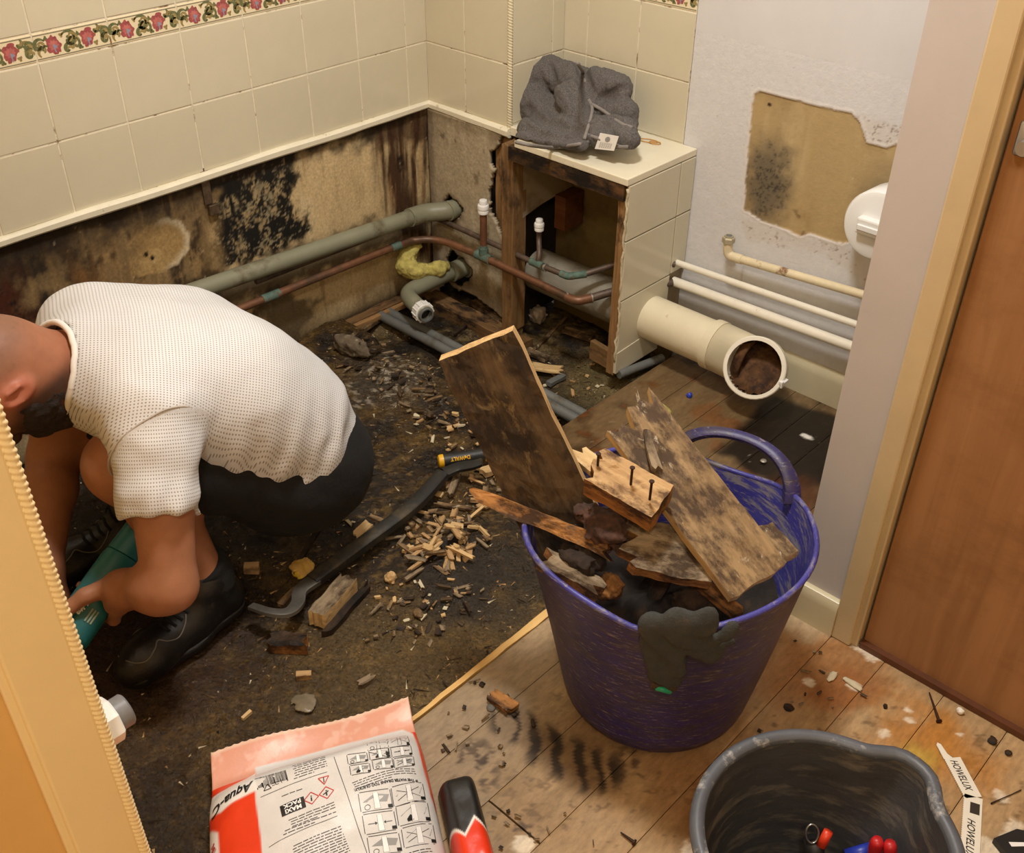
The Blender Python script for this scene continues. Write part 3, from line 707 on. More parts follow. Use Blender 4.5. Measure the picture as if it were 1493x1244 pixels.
def bcol(P):
    Q = P*[1, 1, 0]; x, y = P[:, 0], P[:, 1]; s = Stain(P, (186, 156, 114), 0.55)
    g = fbm(Q*[1, 0.08, 1], 70, 5); n1 = fbm(Q, 5, 5); n2 = fbm(Q+3, 20, 5); n3 = fbm(Q+6, 75, 5, 0.68); pl = noise3(np.stack([np.floor((x-1.1)/0.1035)*3.7, x*0, x*0], -1))
    s.mix(0.4*sstep(-0.1, 0.5, g), (196, 160, 116)); s.mix(0.45*sstep(0.0, 0.5, -g), (136, 102, 66)); s.mix(np.clip(0.25+0.3*pl, 0, 0.5), (150, 118, 80))
    s.mix(sstep(0.05, 0.45, n1+0.3*n2)*0.5, (134, 104, 70)); s.mix(sstep(0.30, 0.5, n3+0.4*n2)*0.65, (92, 68, 42))
    def near(px, py, r, a=1.0): q = at(px, py); return np.hypot(x-q[0], (y-q[1])*a)
    s.mix(sstep(0.30, 0.08, near(690, 1080, 0)+0.12*n2)*0.55, (128, 108, 80)); s.mix(sstep(0.22, 0.06, near(680, 1010, 0, 0.5)+0.08*n2)*0.5, (140, 126, 108))
    for p, r, c, a in (((1190, 960), 0.16, (150, 98, 48), 0.75), ((1235, 1000), 0.07, (140, 84, 36), 0.7), ((1330, 1075), 0.10, (176, 116, 42), 0.75), ((1400, 1110), 0.09, (182, 122, 48), 0.7), ((1330, 1110), 0.05, (190, 168, 72), 0.6),
                       ((1010, 1120), 0.13, (140, 98, 56), 0.6), ((880, 1060), 0.12, (106, 76, 44), 0.6), ((1170, 900), 0.08, (186, 170, 140), 0.6)):
        s.mix(sstep(r, r*0.25, near(*p, 0)+r*0.6*n2)*a, c)
    # black rot left by something that lay across the boards, in short curved ribs
    for (a0, a1), w in ((((740, 1050), (790, 1075)), 0.035), (((800, 1095), (880, 1125)), 0.045)):
        p, q = at(*a0), at(*a1); d = q-p; t = np.clip(((x-p[0])*d[0]+(y-p[1])*d[1])/(d[:2]@d[:2]), 0, 1); dd = np.hypot(x-p[0]-t*d[0], y-p[1]-t*d[1])
        rib = np.sin(((x-p[0])*0.75+(y-p[1])*0.66)*190+5*n2+3*n1); m = sstep(w*1.25, w*0.5, dd+0.02*n2)
        s.mix(m*0.45, (96, 72, 44)); s.mix(m*sstep(-0.35, 0.3, rib+1.2*n2+0.1*n3)*0.9, (34, 25, 17), 0.7)
    for p, r in (((700, 1130), 0.06), ((760, 1210), 0.05), ((690, 1100), 0.05), ((930, 1110), 0.06)):
        s.mix(sstep(r, r*0.4, near(*p, 0)+0.03*n2)*sstep(0.02, 0.25, n3+0.3*n2)*0.75, (66, 50, 36))
    # paint splashes
    for p, r in (((1290, 1070), 0.011), ((1325, 1050), 0.009), ((1322, 1035), 0.007), ((1480, 1205), 0.018), ((1470, 1225), 0.013), ((1462, 1165), 0.012), ((1245, 1000), 0.010), ((765, 1230), 0.013), ((1180, 995), 0.008), ((1440, 1240), 0.02), ((1010, 1242), 0.015), ((1400, 1072), 0.005), ((1270, 940), 0.03)):
        s.mix(sstep(r*1.1, r*0.8, near(*p, 0)+r*0.9*n2+r*0.6*n3)*0.85, (226, 212, 188))
    # the boards in the alcove are soaked dark
    al = sstep(-0.48, -0.40, y+0.03*n2)*sstep(1.40, 1.30, x)
    s.mix(al, (112, 90, 62), 0.30); s.mix(al*sstep(0, 0.5, g)*0.5, (132, 108, 76), 0.3); s.mix(al*sstep(0.1, 0.5, n1+0.6*n2)*0.8, (60, 43, 27), 0.25); s.mix(al*sstep(0.1, 0.4, n2-0.2*n1)*0.55, (116, 68, 32), 0.3)
    bp = pxpoly([(1098, 588), (1130, 575), (1230, 610), (1240, 700), (1150, 720), (1040, 660), (1075, 630)], 'z', 0.0)
    m = sstep(-0.01, 0.02, polysd(bp, x, y)+0.02*n2)*al; s.mix(m*0.96, (22, 16, 12), 0.35); s.mix(m*sstep(0.54, 0.66, n3)*0.5, (150, 142, 124), 0.5)
    a = at(1160, 720); s.mix(sstep(0.09, 0.03, np.hypot(x-a[0], y-a[1])+0.03*n2)*al*0.8, (78, 42, 22), 0.3)
    s.mix(al*sstep(0.52, 0.6, n3+0.2*n2)*0.35, (170, 160, 140))
    q = at(1178, 637); s.mix(sstep(0.014, 0.008, np.hypot((x-q[0])*0.8, (y-q[1])*1.3)+0.006*n3), (226, 222, 214))
    return s.c
def floorboard(x0, x1, y0, y1, z=0.0):
    nx = 24; ny = max(int((y1-y0)/0.0045), 4); g = 0.0006
    u, v = np.meshgrid(np.linspace(x0+g, x1-g, nx), np.linspace(y0+g, y1-g, ny), indexing='ij'); P = np.stack([u.ravel(), v.ravel(), np.full(u.size, z)], 1)
    C = bcol(P); e = np.minimum(P[:, 0]-x0-g, x1-g-P[:, 0]); P[:, 2] += -0.0012*sstep(0.004, 0.0, e)+0.0008*fbm(P, 16, 3)+z*0
    n = len(P); F = gridf(nx, ny).tolist(); idx = np.arange(n).reshape(nx, ny)
    loop = list(idx[:, 0])+list(idx[-1, 1:])+list(idx[-2::-1, -1])+list(idx[0, -2:0:-1]); low = P[loop].copy(); low[:, 2] = z-0.018
    m = len(loop); F += [(loop[i], n+i, n+(i+1) % m, loop[(i+1) % m]) for i in range(m)]
    return mk('floorboard', np.vstack([P, low]), F, m_board, floor, True, col=np.vstack([C, C[loop]]), sharp=50)
slab('sub_floor', (1.10, -3.1, -0.06), (3.0, 0.19, -0.0195), m_dark, parent=floor)
xs = [1.123, 1.205, 1.309, 1.413, 1.5135, 1.610, 1.716, 1.822, 1.928, 2.034]
for i in range(len(xs)-1):
    yb = YN+0.045 if xs[i] > 1.50 else 0.187
    if i == 2:
        floorboard(xs[i], xs[i+1], -1.75, -1.125); floorboard(xs[i], xs[i+1], -1.123, yb)
    else: floorboard(xs[i], xs[i+1], -1.75, yb)
slab('far_boards', (2.034, -3.1, -0.02), (3.0, YN+0.05, -0.0005), M_plain('bare_boards', (168, 132, 92), 0.6, 0.15, 12), parent=floor)
slab('far_boards', (1.236, -3.1, -0.02), (2.034, -1.751, -0.0005), M_plain('bare_boards_hall', (168, 132, 92), 0.6, 0.15, 12), parent=floor)
ax = [0.752, 0.853, 0.955, 1.058, 1.123]
for i in range(4): floorboard(ax[i], ax[i+1], -0.49+0.03*(i % 2), 0.187, 0.0)
m_fresh = M_wood('fresh_sawn_edge', (226, 188, 122), (196, 150, 86), rough=0.6, bump=0.2)
p0, p1 = at(603, 1040, 0.0), at(800, 890, 0.0)
plank('sawn_batten', (1.1155, p0[1]-0.02, -0.006), (1.1155, -0.49, -0.006), 0.021, 0.016, (0, 0, 1), m_fresh, floor, seed=3, edge=0.25, taper=(0.35, 1.0), nx=26)
m_joist = M_wood('old_joist', (128, 98, 62), (84, 60, 36), (40, 29, 20), (0.48, 0.62), rough=0.85)
# joists and battens left in the opened floor
plank('joist', (0.0, -0.050, -0.062), (0.40, -0.056, -0.066), 0.050, 0.05, (0, 0, 1), m_joist, floor, seed=5, edge=0.15)
plank('joist', (0.575, 0.000, -0.012), (0.680, -0.010, -0.012), 0.016, 0.050, (0, 0, 1), m_stud, floor, seed=6, edge=0.1)
plank('wall_batten', (0.010, -1.40, -0.035), (0.010, -0.01, -0.035), 0.030, 0.022, (0, 0, 1), m_joist, floor, seed=7, edge=0.2, nx=40)
plank('wall_batten', (0.036, -0.62, -0.028), (0.030, -0.10, -0.036), 0.016, 0.012, (0, 0, 1), m_stud2, floor, seed=8, edge=0.3, nx=30, jag=(0.06, 0.03))

# ------------------------------------------------------------------ tiled pipe boxing
bx = thing('pipe_boxing', (0.50, 0.06, 0.0), 'tiled pipe boxing with its front panel torn off, white shelf on top', 'boxing')
m_top = M_plain('white_shelf', (228, 220, 196), 0.35, 0.04, 14, dirt=(120, 90, 60), dirt_amt=(0.66, 0.72), dirt_scale=30)
m_inner = M_plain('olive_panel', (122, 104, 62), 0.7, 0.12, 10, 0.2, 80, dirt=(84, 66, 38), dirt_amt=(0.5, 0.7), dirt_scale=6)
m_side = M_plain('inner_board', (150, 134, 106), 0.8, 0.12, 10, dirt=(96, 78, 54), dirt_amt=(0.5, 0.7), dirt_scale=8)
v, f = box((0.365, -0.070, 0.478), (0.7000, 0.186, 0.4945), 0.002, 2); mk('shelf_top', v, f, m_top, bx)
v, f = box((0.290, -0.004, 0.470), (0.366, 0.186, 0.4925), 0.002, 1); mk('shelf_top', v, f, m_top, bx)
plank('front_rail', (0.345, -0.054, 0.459), (0.690, -0.054, 0.458), 0.030, 0.036, (0, 0, 1), M_wood('mouldy_rail', (104, 74, 44), (66, 45, 27), (26, 20, 14), (0.40, 0.58)), bx, seed=11, edge=0.1)
plank('post', (0.331, -0.030, -0.05), (0.331, -0.034, 0.470), 0.038, 0.046, (0, 1, 0), m_stud, bx, seed=12, edge=0.12, jag=(0.02, 0.01))
plank('post', (0.682, -0.050, -0.01), (0.683, -0.046, 0.470), 0.022, 0.026, (0, 1, 0), m_stud2, bx, seed=13, edge=0.08)
slab('back_panel', (0.292, 0.176, -0.12), (0.690, 0.1865, 0.478), m_inner, parent=bx)
v, f = prism([(-0.02, 0.478), (0.176, 0.478), (0.176, 0.31), (0.05, 0.295), (-0.02, 0.28)], 0.343, 0.350); mk('side_panel', v[:, [2, 0, 1]], f, m_side, bx)
slab('block', (0.350, 0.10, 0.215), (0.385, 0.172, 0.305), M_wood('brown_block', (110, 66, 36), (80, 46, 25)), parent=bx)
slab('side_board', (0.6905, -0.056, 0.0), (0.6945, 0.186, 0.478), m_side, parent=bx)
def stile(y0, y1, z0, z1, dx=0.0, tilt=0.0):
    v, f = box((0.6948, y0+0.0016, z0+0.0016), (0.7010, y1-0.0016, z1-0.0016), 0.001, 1); o = mk('tile', v, f, m_tile, bx); return o
for z0, z1 in ((0.345, 0.4775), (0.195, 0.345), (0.052, 0.195)):
    for y0, y1 in ((-0.064, 0.128), (0.128, 0.186)): 
        if not (z0 < 0.1 and y0 > 0.1): stile(y0, y1, z0, z1)
v, f = prism([(-0.066, 0.0), (-0.066, 0.056), (0.02, 0.060), (0.10, 0.050), (0.10, 0.0)], 0.6950, 0.7030); mk('tile', v[:, [2, 0, 1]], f, m_tile, bx)
m_plast = M_plain('crumbled_plaster', (206, 194, 164), 0.85, 0.15, 40, 0.8, 200)
v, f = tube(smooth_path([(0.698, -0.064, z) for z in np.linspace(0.03, 0.472, 14)], 3)+0.0015*RNG.randn(40, 3)[:len(smooth_path([(0, 0, z) for z in range(14)], 3))], 0.0032, 6); mk('plaster_edge', v, f, m_plast, bx, True)
rp = np.array([[0.0, 0.0]])
# ------------------------------------------------------------------ pipes
m_gpvc = M_plain('grey_green_plastic', (132, 132, 112), 0.38, 0.06, 12, dirt=(84, 72, 50), dirt_amt=(0.56, 0.72), dirt_scale=10)
m_gpvc2 = M_plain('slate_grey_plastic', (106, 108, 106), 0.45, 0.08, 18, dirt=(80, 70, 54), dirt_amt=(0.55, 0.7), dirt_scale=14)
m_cu = M_plain('tarnished_copper', (136, 94, 68), 0.45, 0.2, 22, metal=0.35, dirt=(92, 70, 54), dirt_amt=(0.46, 0.62), dirt_scale=12)
m_cu2 = M_plain('dull_copper', (108, 92, 80), 0.5, 0.15, 24, metal=0.3, dirt=(76, 64, 56), dirt_amt=(0.45, 0.6), dirt_scale=14)
m_verd = M_plain('verdigris', (92, 118, 106), 0.75, 0.25, 60, 0.5, 300, dirt=(112, 74, 50), dirt_amt=(0.52, 0.66), dirt_scale=40)
m_solder = M_plain('solder', (170, 166, 156), 0.4, 0.1, 60, metal=0.6)
m_wplast = M_plain('white_plastic', (236, 236, 234), 0.28, 0.02, 10)
m_wpipe = M_plain('white_painted_pipe', (232, 226, 210), 0.38, 0.05, 18, 0.1, 70, dirt=(150, 118, 84), dirt_amt=(0.66, 0.76), dirt_scale=22)
m_opipe = M_plain('peeling_cream_pipe', (220, 206, 172), 0.45, 0.06, 24, 0.2, 90, dirt=(120, 78, 48), dirt_amt=(0.56, 0.66), dirt_scale=18)
m_soil = M_plain('cream_soil_pipe', (222, 212, 184), 0.42, 0.05, 10, 0.1, 60, dirt=(150, 120, 78), dirt_amt=(0.62, 0.74), dirt_scale=20)
m_soilg = M_plain('grey_soil_pipe', (146, 140, 126), 0.6, 0.08, 10, 0.15, 60, dirt=(96, 84, 62), dirt_amt=(0.5, 0.68), dirt_scale=8)
m_sludge = M_plain('brown_sludge', (98, 66, 36), 0.75, 0.4, 40, 0.8, 60, spec=0.25, dirt=(44, 25, 13), dirt_amt=(0.45, 0.6), dirt_scale=24)
m_black = M_plain('black_rubber', (28, 27, 26), 0.5, 0.2, 30)
m_nutm = M_plain('brass_nut', (186, 176, 150), 0.4, 0.1, 40, metal=0.3)

def tube_part(name, path, r, mat, parent, n=16, caps=True, smooth=True):
    v, f = tube(path, r, n, caps); return mk(name, v, f, mat, parent, smooth, sharp=50)
# long grey waste pipe on the left wall
w1 = thing('waste_pipe', (0.055, -0.7, 0.19), 'long grey plastic waste pipe along the mouldy left wall, elbow into the corner', 'pipe')
P = bend_path([(0.055, -1.52, 0.292), (0.055, -0.085, 0.222), (0.092, -0.030, 0.222), (0.092, 0.040, 0.222)], 0.03)
tube_part('pipe_run', P, 0.0205, m_gpvc, w1, 18)
e = bend_path([(0.055, -0.135, 0.2245), (0.055, -0.085, 0.222), (0.092, -0.030, 0.222), (0.092, -0.005, 0.222)], 0.035, 8); tube_part('elbow', e, 0.0245, m_gpvc, w1, 20)
tube_part('elbow', [(0.092, -0.034, 0.222), (0.092, -0.022, 0.222)], 0.0262, m_gpvc, w1, 20)
# short grey waste pipe with a white nut on its open end
E2, N2 = np.array([0.082, -0.190, 0.036]), np.array([0.205, -0.226, 0.034])
w2 = thing('waste_pipe', (0.12, -0.15, 0.0), 'short olive grey waste elbow with a white nut on its open end', 'pipe')
d2 = (N2-E2)/np.linalg.norm(N2-E2)
v, f = tube(bend_path([(0.105, 0.035, 0.050), E2+(0.0, 0.0, 0.0), N2], 0.04, 9), 0.0215, 20, False); o = mk('pipe_run', v, f, m_gpvc, w2, True); md = o.modifiers.new('wall', 'SOLIDIFY'); md.thickness = 0.003; md.offset = -1
tube_part('socket', [(0.104, 0.020, 0.049), (0.101, -0.035, 0.046)], 0.0262, m_gpvc, w2, 20); tube_part('socket', [(0.106, 0.038, 0.050), (0.104, 0.012, 0.049)], 0.033, m_gpvc, w2, 20)
v, f = ring(0.021, 0.0262, -0.026, 0.0, N2-d2*0.004, d2, 24, 0.0015); nut = mk('nut', v, f, m_wplast, w2, False); tag(nut, 'white plastic compression nut')
for a in np.arange(0, 2*np.pi, np.pi/6):
    t, s, u = frame_of(d2); c = N2-d2*0.017+(s*math.cos(a)+u*math.sin(a))*0.0268
    v, f = tube([c-d2*0.011, c+d2*0.011], 0.0016, 6); mk('grip_rib', v, f, m_wplast, nut)
v, f = ring(0.0155, 0.0200, 0.0, 0.011, N2-d2*0.004, d2, 24, 0.001); mk('thread', v, f, m_gpvc2, w2, True, sharp=40)
v, f = lathe([(0.0001, 0.0), (0.0157, 0.0), (0.0157, 0.001), (0.0001, 0.001)], N2-d2*0.012, d2, 20); mk('bore', v, f, m_black, w2)
# copper pipes
lab = 'copper water pipe running low round the corner with a capped riser and bend'
c1 = thing('copper_pipe', (0.25, -0.06, 0.13), lab, 'pipe')
A = [(0.046, -1.30, 0.178), (0.046, -0.60, 0.163), (0.046, -0.19, 0.156), (0.060, -0.110, 0.155), (0.110, -0.068, 0.153)]
T1 = np.array([0.247, -0.055, 0.150]); EL = np.array([0.572, -0.068, 0.150]); EN = np.array([0.690, 0.128, 0.170])
tube_part('pipe_run', smooth_path(A+[T1-(0.02, 0, 0), T1], 7), 0.0098, m_cu, c1, 14)
tube_part('pipe_run', [T1, EL+(-0.010, 0.0, 0)], 0.0098, m_cu, c1, 14)
P = bend_path([EL-(0.03, 0, 0), EL, EL+(EN-EL)*0.16], 0.026, 9); tube_part('elbow', P, 0.0112, m_cu, c1, 16)
for q in (P[0], P[-1]): 
    d = (P[1]-P[0]) if q is P[0] else (P[-1]-P[-2]); tube_part('solder_ring', [q, q+d/np.linalg.norm(d)*0.003], 0.0125, m_solder, c1)
tube_part('pipe_run', smooth_path([EL+(EN-EL)*0.14, EL+(EN-EL)*0.55+(0, 0, 0.006), EN+(0.012, 0.01, 0)], 8), 0.0100, m_cu2, c1, 14)
tube_part('tee', [T1-(0.026, -0.001, 0), T1+(0.026, -0.001, 0)], 0.0128, m_verd, c1); tube_part('tee', [T1, T1+(0, 0, 0.026)], 0.0122, m_verd, c1)
RT = T1+np.array([0, 0, 0.128]); tube_part('riser', [T1, RT], 0.0090, m_cu, c1, 14)
tube_part('stain', [T1+(0, 0, 0.02), T1+(0, 0, 0.034)], [0.0104, 0.0095], m_verd, c1)
def stop_end(base, parent, k=1.0):
    v, f = lathe([(r*k, h*k) for r, h in ((0.0105, 0), (0.0135, 0.002), (0.0140, 0.010), (0.0128, 0.012), (0.0146, 0.014), (0.0148, 0.022), (0.0135, 0.025), (0.0108, 0.026), (0.0108, 0.034), (0.0095, 0.037), (0.004, 0.038))], base, (0, 0, 1), 22)
    tag(mk('stop_end', v, f, m_wplast, parent, True, sharp=35), 'white push-fit stop end')
stop_end(RT-(0, 0, 0.008), c1)
tube_part('joint', [(0.046, -0.195, 0.156), (0.047, -0.165, 0.1555)], 0.0112, m_verd, c1); tube_part('joint', [(0.046, -0.60, 0.163), (0.046, -0.55, 0.162)], 0.0112, m_verd, c1)
c2 = thing('copper_pipe', (0.35, -0.03, 0.17), 'thin dull copper pipe behind, with a small capped branch inside the boxing', 'pipe')
T2 = np.array([0.418, -0.040, 0.185]); EL2 = np.array([0.517, -0.037, 0.185]); EN2 = np.array([0.690, 0.140, 0.218])
tube_part('pipe_run', smooth_path([(0.030, -0.60, 0.205), (0.030, -0.12, 0.196), (0.050, -0.050, 0.193), (0.110, -0.036, 0.190), T2], 7), 0.0072, m_cu2, c2, 12)
tube_part('pipe_run', [T2, EL2], 0.0072, m_cu2, c2, 12)
P = bend_path([EL2-(0.022, 0, 0), EL2, EL2+(EN2-EL2)*0.18], 0.02, 8); tube_part('elbow', P, 0.0092, m_verd, c2)
q = EL2+(EN2-EL2)*np.array([0.6, 0.6, 1.15]); tube_part('pipe_run', smooth_path([EL2+(EN2-EL2)*0.15, q, EN2+(0.012, 0.002, 0)], 8), 0.0078, m_cu2, c2, 12)
tube_part('tee', [T2-(0.020, 0, 0), T2+(0.020, 0, 0)], 0.0098, m_verd, c2); tube_part('solder_ring', [T2+(0.026, 0, 0), T2+(0.031, 0, 0)], 0.0104, m_solder, c2)
B2 = T2+np.array([-0.022, 0.030, 0.078]); tube_part('branch', smooth_path([T2, T2+(-0.002, 0.010, 0.022), B2-(0, 0, 0.03), B2], 7), 0.0068, m_cu2, c2, 12); stop_end(B2-(0, 0, 0.006), c2, 0.86)
# grey conduits in the opened floor
for i, (y, z) in enumerate(((-0.236, -0.034), (-0.206, -0.036))):
    o = tube_part('conduit', smooth_path([(0.01, y+0.006, z-0.004), (0.30, y, z), (0.60, y-0.002, z), (0.85, y-0.004, z-0.002)], 5), 0.0128, m_gpvc2, None)
    tag(o, ('grey plastic conduit under the floor, the one nearer the worker', 'grey plastic conduit under the floor, the one nearer the tiled corner')[i], 'pipe', 'conduits in the opened floor')
tag(tube_part('conduit', [(0.705, -0.055, -0.006), (0.735, 0.08, -0.006)], 0.011, m_gpvc2, None), 'short grey pipe lying beside the foot of the tiled boxing', 'pipe')
# soil pipe: grey inside the boxing, cream outside, open bend
SR = 0.0685
sp = thing('soil_pipe', (0.85, 0.05, 0.04), 'cream painted soil pipe with an open bend, lying along the white wall', 'pipe')
tube_part('pipe_run', [(0.330, 0.062, 0.104), (0.697, 0.062, 0.104)], 0.054, m_soilg, sp, 32); tube_part('collar', [(0.640, 0.062, 0.104), (0.668, 0.062, 0.104)], 0.0575, m_soilg, sp, 32)
tube_part('pipe_run', [(0.690, 0.062, 0.104), (0.925, 0.062, 0.104)], 0.0540, m_soil, sp, 32)
O = np.array([1.026, 0.012, 0.124]); AX = np.array([0.16, -0.86, 0.48]); AX /= np.linalg.norm(AX)
P = bend_path([(0.885, 0.062, 0.104), (1.013, 0.068, 0.095), O], 0.075, 14); rr = np.linspace(0.0585, SR-.002, len(P))
v, f = tube(P, rr, 34, False); o = mk('bend', v, f, [m_soil, m_sludge], sp, True); md = o.modifiers.new('wall', 'SOLIDIFY'); md.thickness = 0.005; md.offset = -1; md.material_offset = 1
tube_part('collar', [(0.880, 0.062, 0.104), (0.902, 0.062, 0.104)], 0.0600, m_soil, sp, 32)
D = (P[-1]-P[-2])/np.linalg.norm(P[-1]-P[-2])
v, f = ring(SR-.007, SR+.001, -0.024, 0.006, O, D, 36, 0.002); mk('rim', v, f, m_soil, sp, True, sharp=40)
v, f = ring(SR-.0075, SR+.0025, 0.000, 0.007, O, D, 36, 0.002); mk('rim', v, f, m_wpipe, sp, True, sharp=40)
t_, s_, u_ = frame_of(D)
g = np.linspace(-1, 1, 22); U, Vv = np.meshgrid(g, g, indexing='ij'); m = np.hypot(U, Vv) < 1.02
Q = O-D*0.030+(U[..., None]*s_+Vv[..., None]*u_)*(SR-.0065); Q = Q.reshape(-1, 3); Q += (-D)[None]*(0.03*sstep(-0.3, 1.0, Vv.ravel()))[:, None]+D*(0.018*sstep(0.1, -0.9, Vv.ravel())+0.006*fbm(Q, 60, 4))[:, None]
F = gridf(22, 22); F = F[m.ravel()[F].all(1)]; mk('sludge', Q, F, m_sludge, sp, True)
c = O+np.array([0.070, 0.01, -0.010]); v, f, _ = merge([box(c-(0.006, 0.012, 0.004), c+(0.006, 0.010, 0.004), 0.001), box(c+(0.002, -0.018, -0.008), c+(0.006, -0.010, 0.008), 0.001)]); mk('clip', v, f, m_wplast, sp)
# painted pipes on the white wall
tag(tube_part('painted_pipe', [(0.700, 0.150, 0.219), (1.427, 0.150, 0.247)], 0.0080, m_wpipe, None), 'upper of two thin white painted pipes leaving the tiled boxing', 'pipe')
tag(tube_part('painted_pipe', [(0.700, 0.146, 0.170), (1.427, 0.146, 0.192)], 0.0118, m_wpipe, None), 'lower, thicker white painted pipe just above the soil pipe', 'pipe')
op = thing('overflow_pipe', (1.0, 0.15, 0.26), 'flaking cream overflow pipe with a nut on its upturned end', 'pipe')
q0, q1 = aty(1066, 374, 0.150), aty(1252, 428, 0.150); q2_ = q1+(q1-q0)*0.8; q2_[0] = min(q2_[0], 1.427)
tube_part('pipe_run', [q0, q2_], 0.0098, m_opipe, op, 14)
el = bend_path([q0+(0.03, 0, 0.002), q0+(-0.010, 0, 0), q0+(-0.012, -0.001, 0.034)], 0.016, 7); tube_part('elbow', el, 0.0112, m_opipe, op, 14)
v, f = lathe([(0.0135, 0), (0.0150, 0.002), (0.0150, 0.012), (0.0135, 0.014), (0.011, 0.015), (0.011, 0.018), (0.0085, 0.018), (0.0085, 0.012)], el[-1]-(0, 0, 0.003), (0, 0, 1), 6); mk('nut', v, f, m_nutm, op)
v, f = lathe([(0.009, 0), (0.009, 0.0035), (0.001, 0.0036)], el[-1]+(0, 0, 0.011), (0, 0, 1), 14); mk('bore', v, f, m_gpvc2, op)
# round white dispenser behind the partition
rd = thing('roll_dispenser', (1.185, 0.14, 0.40), 'round white plastic dispenser with a bar across, half behind the partition', 'dispenser')
oc = np.array([1.186, 0.187, 0.478]); v, f = lathe([(0.070, 0.0), (0.072, 0.004), (0.072, 0.070), (0.068, 0.076), (0.060, 0.079), (0.002, 0.080)], oc, (0, -1, 0.06), 40); mk('drum', v, f, m_wplast, rd, True, sharp=35)
v, f = box(oc+(-0.034, -0.096, -0.017), oc+(0.050, -0.076, 0.017), 0.004, 2); v += (0, 0, 0.004); mk('bar', v, f, m_wplast, rd)
v, f = box(oc+(-0.030, -0.100, -0.012), oc+(0.046, -0.096, 0.001), 0.002, 1); v += (0, 0, 0.008); mk('bar', v, f, m_wplast, rd)
# white fitting on the near wall
q = np.array([1.196, YF, 0.486]); wf = thing('pipe_stop', tuple(q-(0, 0, 0.03)), 'white plastic fitting with a grey end beside the cream door lining', 'fitting')
v, f = lathe([(0.026, 0), (0.026, 0.026), (0.024, 0.028), (0.020, 0.028), (0.020, 0.029)], q, (0, 1, 0), 8); mk('body', v, f, m_wplast, wf)
v, f = lathe([(0.018, 0.028), (0.018, 0.042), (0.016, 0.044), (0.002, 0.044)], q, (0, 1, 0), 20); mk('end_cap', v, f, M_plain('grey_fitting', (120, 120, 122), 0.4, 0.15, 60), wf, True, sharp=35)
# metal bracket on the left wall
b = atx(304, 292, 0.0); v, f, _ = merge([box((-0.004, b[1]-0.010, b[2]-0.01), (0.001, b[1]+0.010, b[2]+0.075), 0.001), box((-0.004, b[1]-0.004, b[2]-0.035), (0.006, b[1]+0.020, b[2]-0.012), 0.001)])
tag(mk('wall_bracket', v, f, M_plain('rusty_metal', (106, 88, 70), 0.5, 0.3, 60, metal=0.5)), 'small rusty metal bracket screwed to the mouldy board below the tiles', 'bracket')
# glass wool tufts
m_wool = M_plain('yellow_wool', (196, 184, 104), 0.95, 0.2, 60, 1.0, 260, dirt=(120, 104, 56), dirt_amt=(0.5, 0.7), dirt_scale=20)
def wool(name, pts, rs, label, res=0.005):
    pts = [np.asarray(q, float) for q in pts]
    def fn(p):
        d = uni([rc(p, pts[i], pts[i+1], rs[i], rs[i+1]) for i in range(len(pts)-1)], 0.02); return d+0.007*fbm(p*[1, 1, 1], 60, 4)+0.004*fbm(p+3, 160, 2)
    P = np.array(pts); m = max(rs)+0.02; v, f = nets(fn, P.min(0)-m, P.max(0)+m, res); return tag(mk(name, v, f, m_wool, None, True), label, 'insulation')
wool('insulation_tuft', [(0.045, -0.105, 0.128), (0.035, -0.135, 0.112), (0.040, -0.150, 0.085), (0.070, -0.130, 0.072), (0.100, -0.080, 0.074), (0.106, -0.055, 0.078)], [0.012, 0.016, 0.020, 0.018, 0.016, 0.010], 'yellow glass wool tuft draped over the short waste elbow', 0.004)
q = at(965, 603, 0.012); wool('insulation_tuft', [q-(0.03, 0.04, 0), q+(0.0, 0, 0.002), q+(0.03, -0.02, 0)], [0.008, 0.016, 0.009], 'yellow insulation scrap on the dark boards behind the purple tub', 0.004)
q = at(75, 640, 0.0); wool('insulation_tuft', [q+(0.0, -0.02, 0.02), q+(0.0, 0.02, 0.02)], [0.022, 0.022], 'pale yellow insulation lump on the floor below the man\'s face', 0.006)
q = at(735, 415, -0.03)
wool('insulation_tuft', [(0.36, -0.10, -0.03), (0.42, -0.12, -0.025), (0.47, -0.13, -0.035)], [0.012, 0.018, 0.010], 'dirty insulation scrap in the opened floor by the stud foot', 0.005)
# ------------------------------------------------------------------ the worker
def vec(*a): return np.array(a, float)
PEL = vec(.615, -.950, .222); SP1 = vec(.598, -.988, .305); SP2 = vec(.570, -1.060, .388); CHE = vec(.550, -1.140, .440)
LSH, LEL, LWR = vec(.722, -1.232, .458), vec(.802, -1.304, .230), vec(.728, -1.345, .200)
RSH, REL, RWR = vec(.385, -1.190, .470), vec(.410, -1.285, .260), vec(.560, -1.400, .170)
LHP, LKN, LAN = vec(.695, -.968, .215), vec(.650, -1.268, .362), vec(.690, -1.190, .085)
RHP, RKN, RAN = vec(.540, -.965, .205), vec(.400, -1.260, .390), vec(.430, -1.160, .085)
NK, HD = vec(.545, -1.254, .486), vec(.545, -1.390, .534)
NN = vec(-.0, -.90, .40); NN /= np.linalg.norm(NN)
def side(a, dx, dz=0.0): return a+vec(dx, 0, dz)
def torso(p):
    parts = []
    for s in (-1, 1):
        c = [side(PEL, .060*s), side(SP1, .062*s), side(SP2, .074*s), side(CHE, .085*s, -.005)]; r = [.100, .106, .110, .096]
        parts += [rc(p, c[i], c[i+1], r[i], r[i+1]) for i in range(3)]
    parts.append(rc(p, CHE, NK-NN*.012, .090, .076))
    parts.append(rc(p, LSH+vec(-.05, .01, 0), RSH+vec(.05, .01, 0), .060, .060))
    return uni(parts, .07)
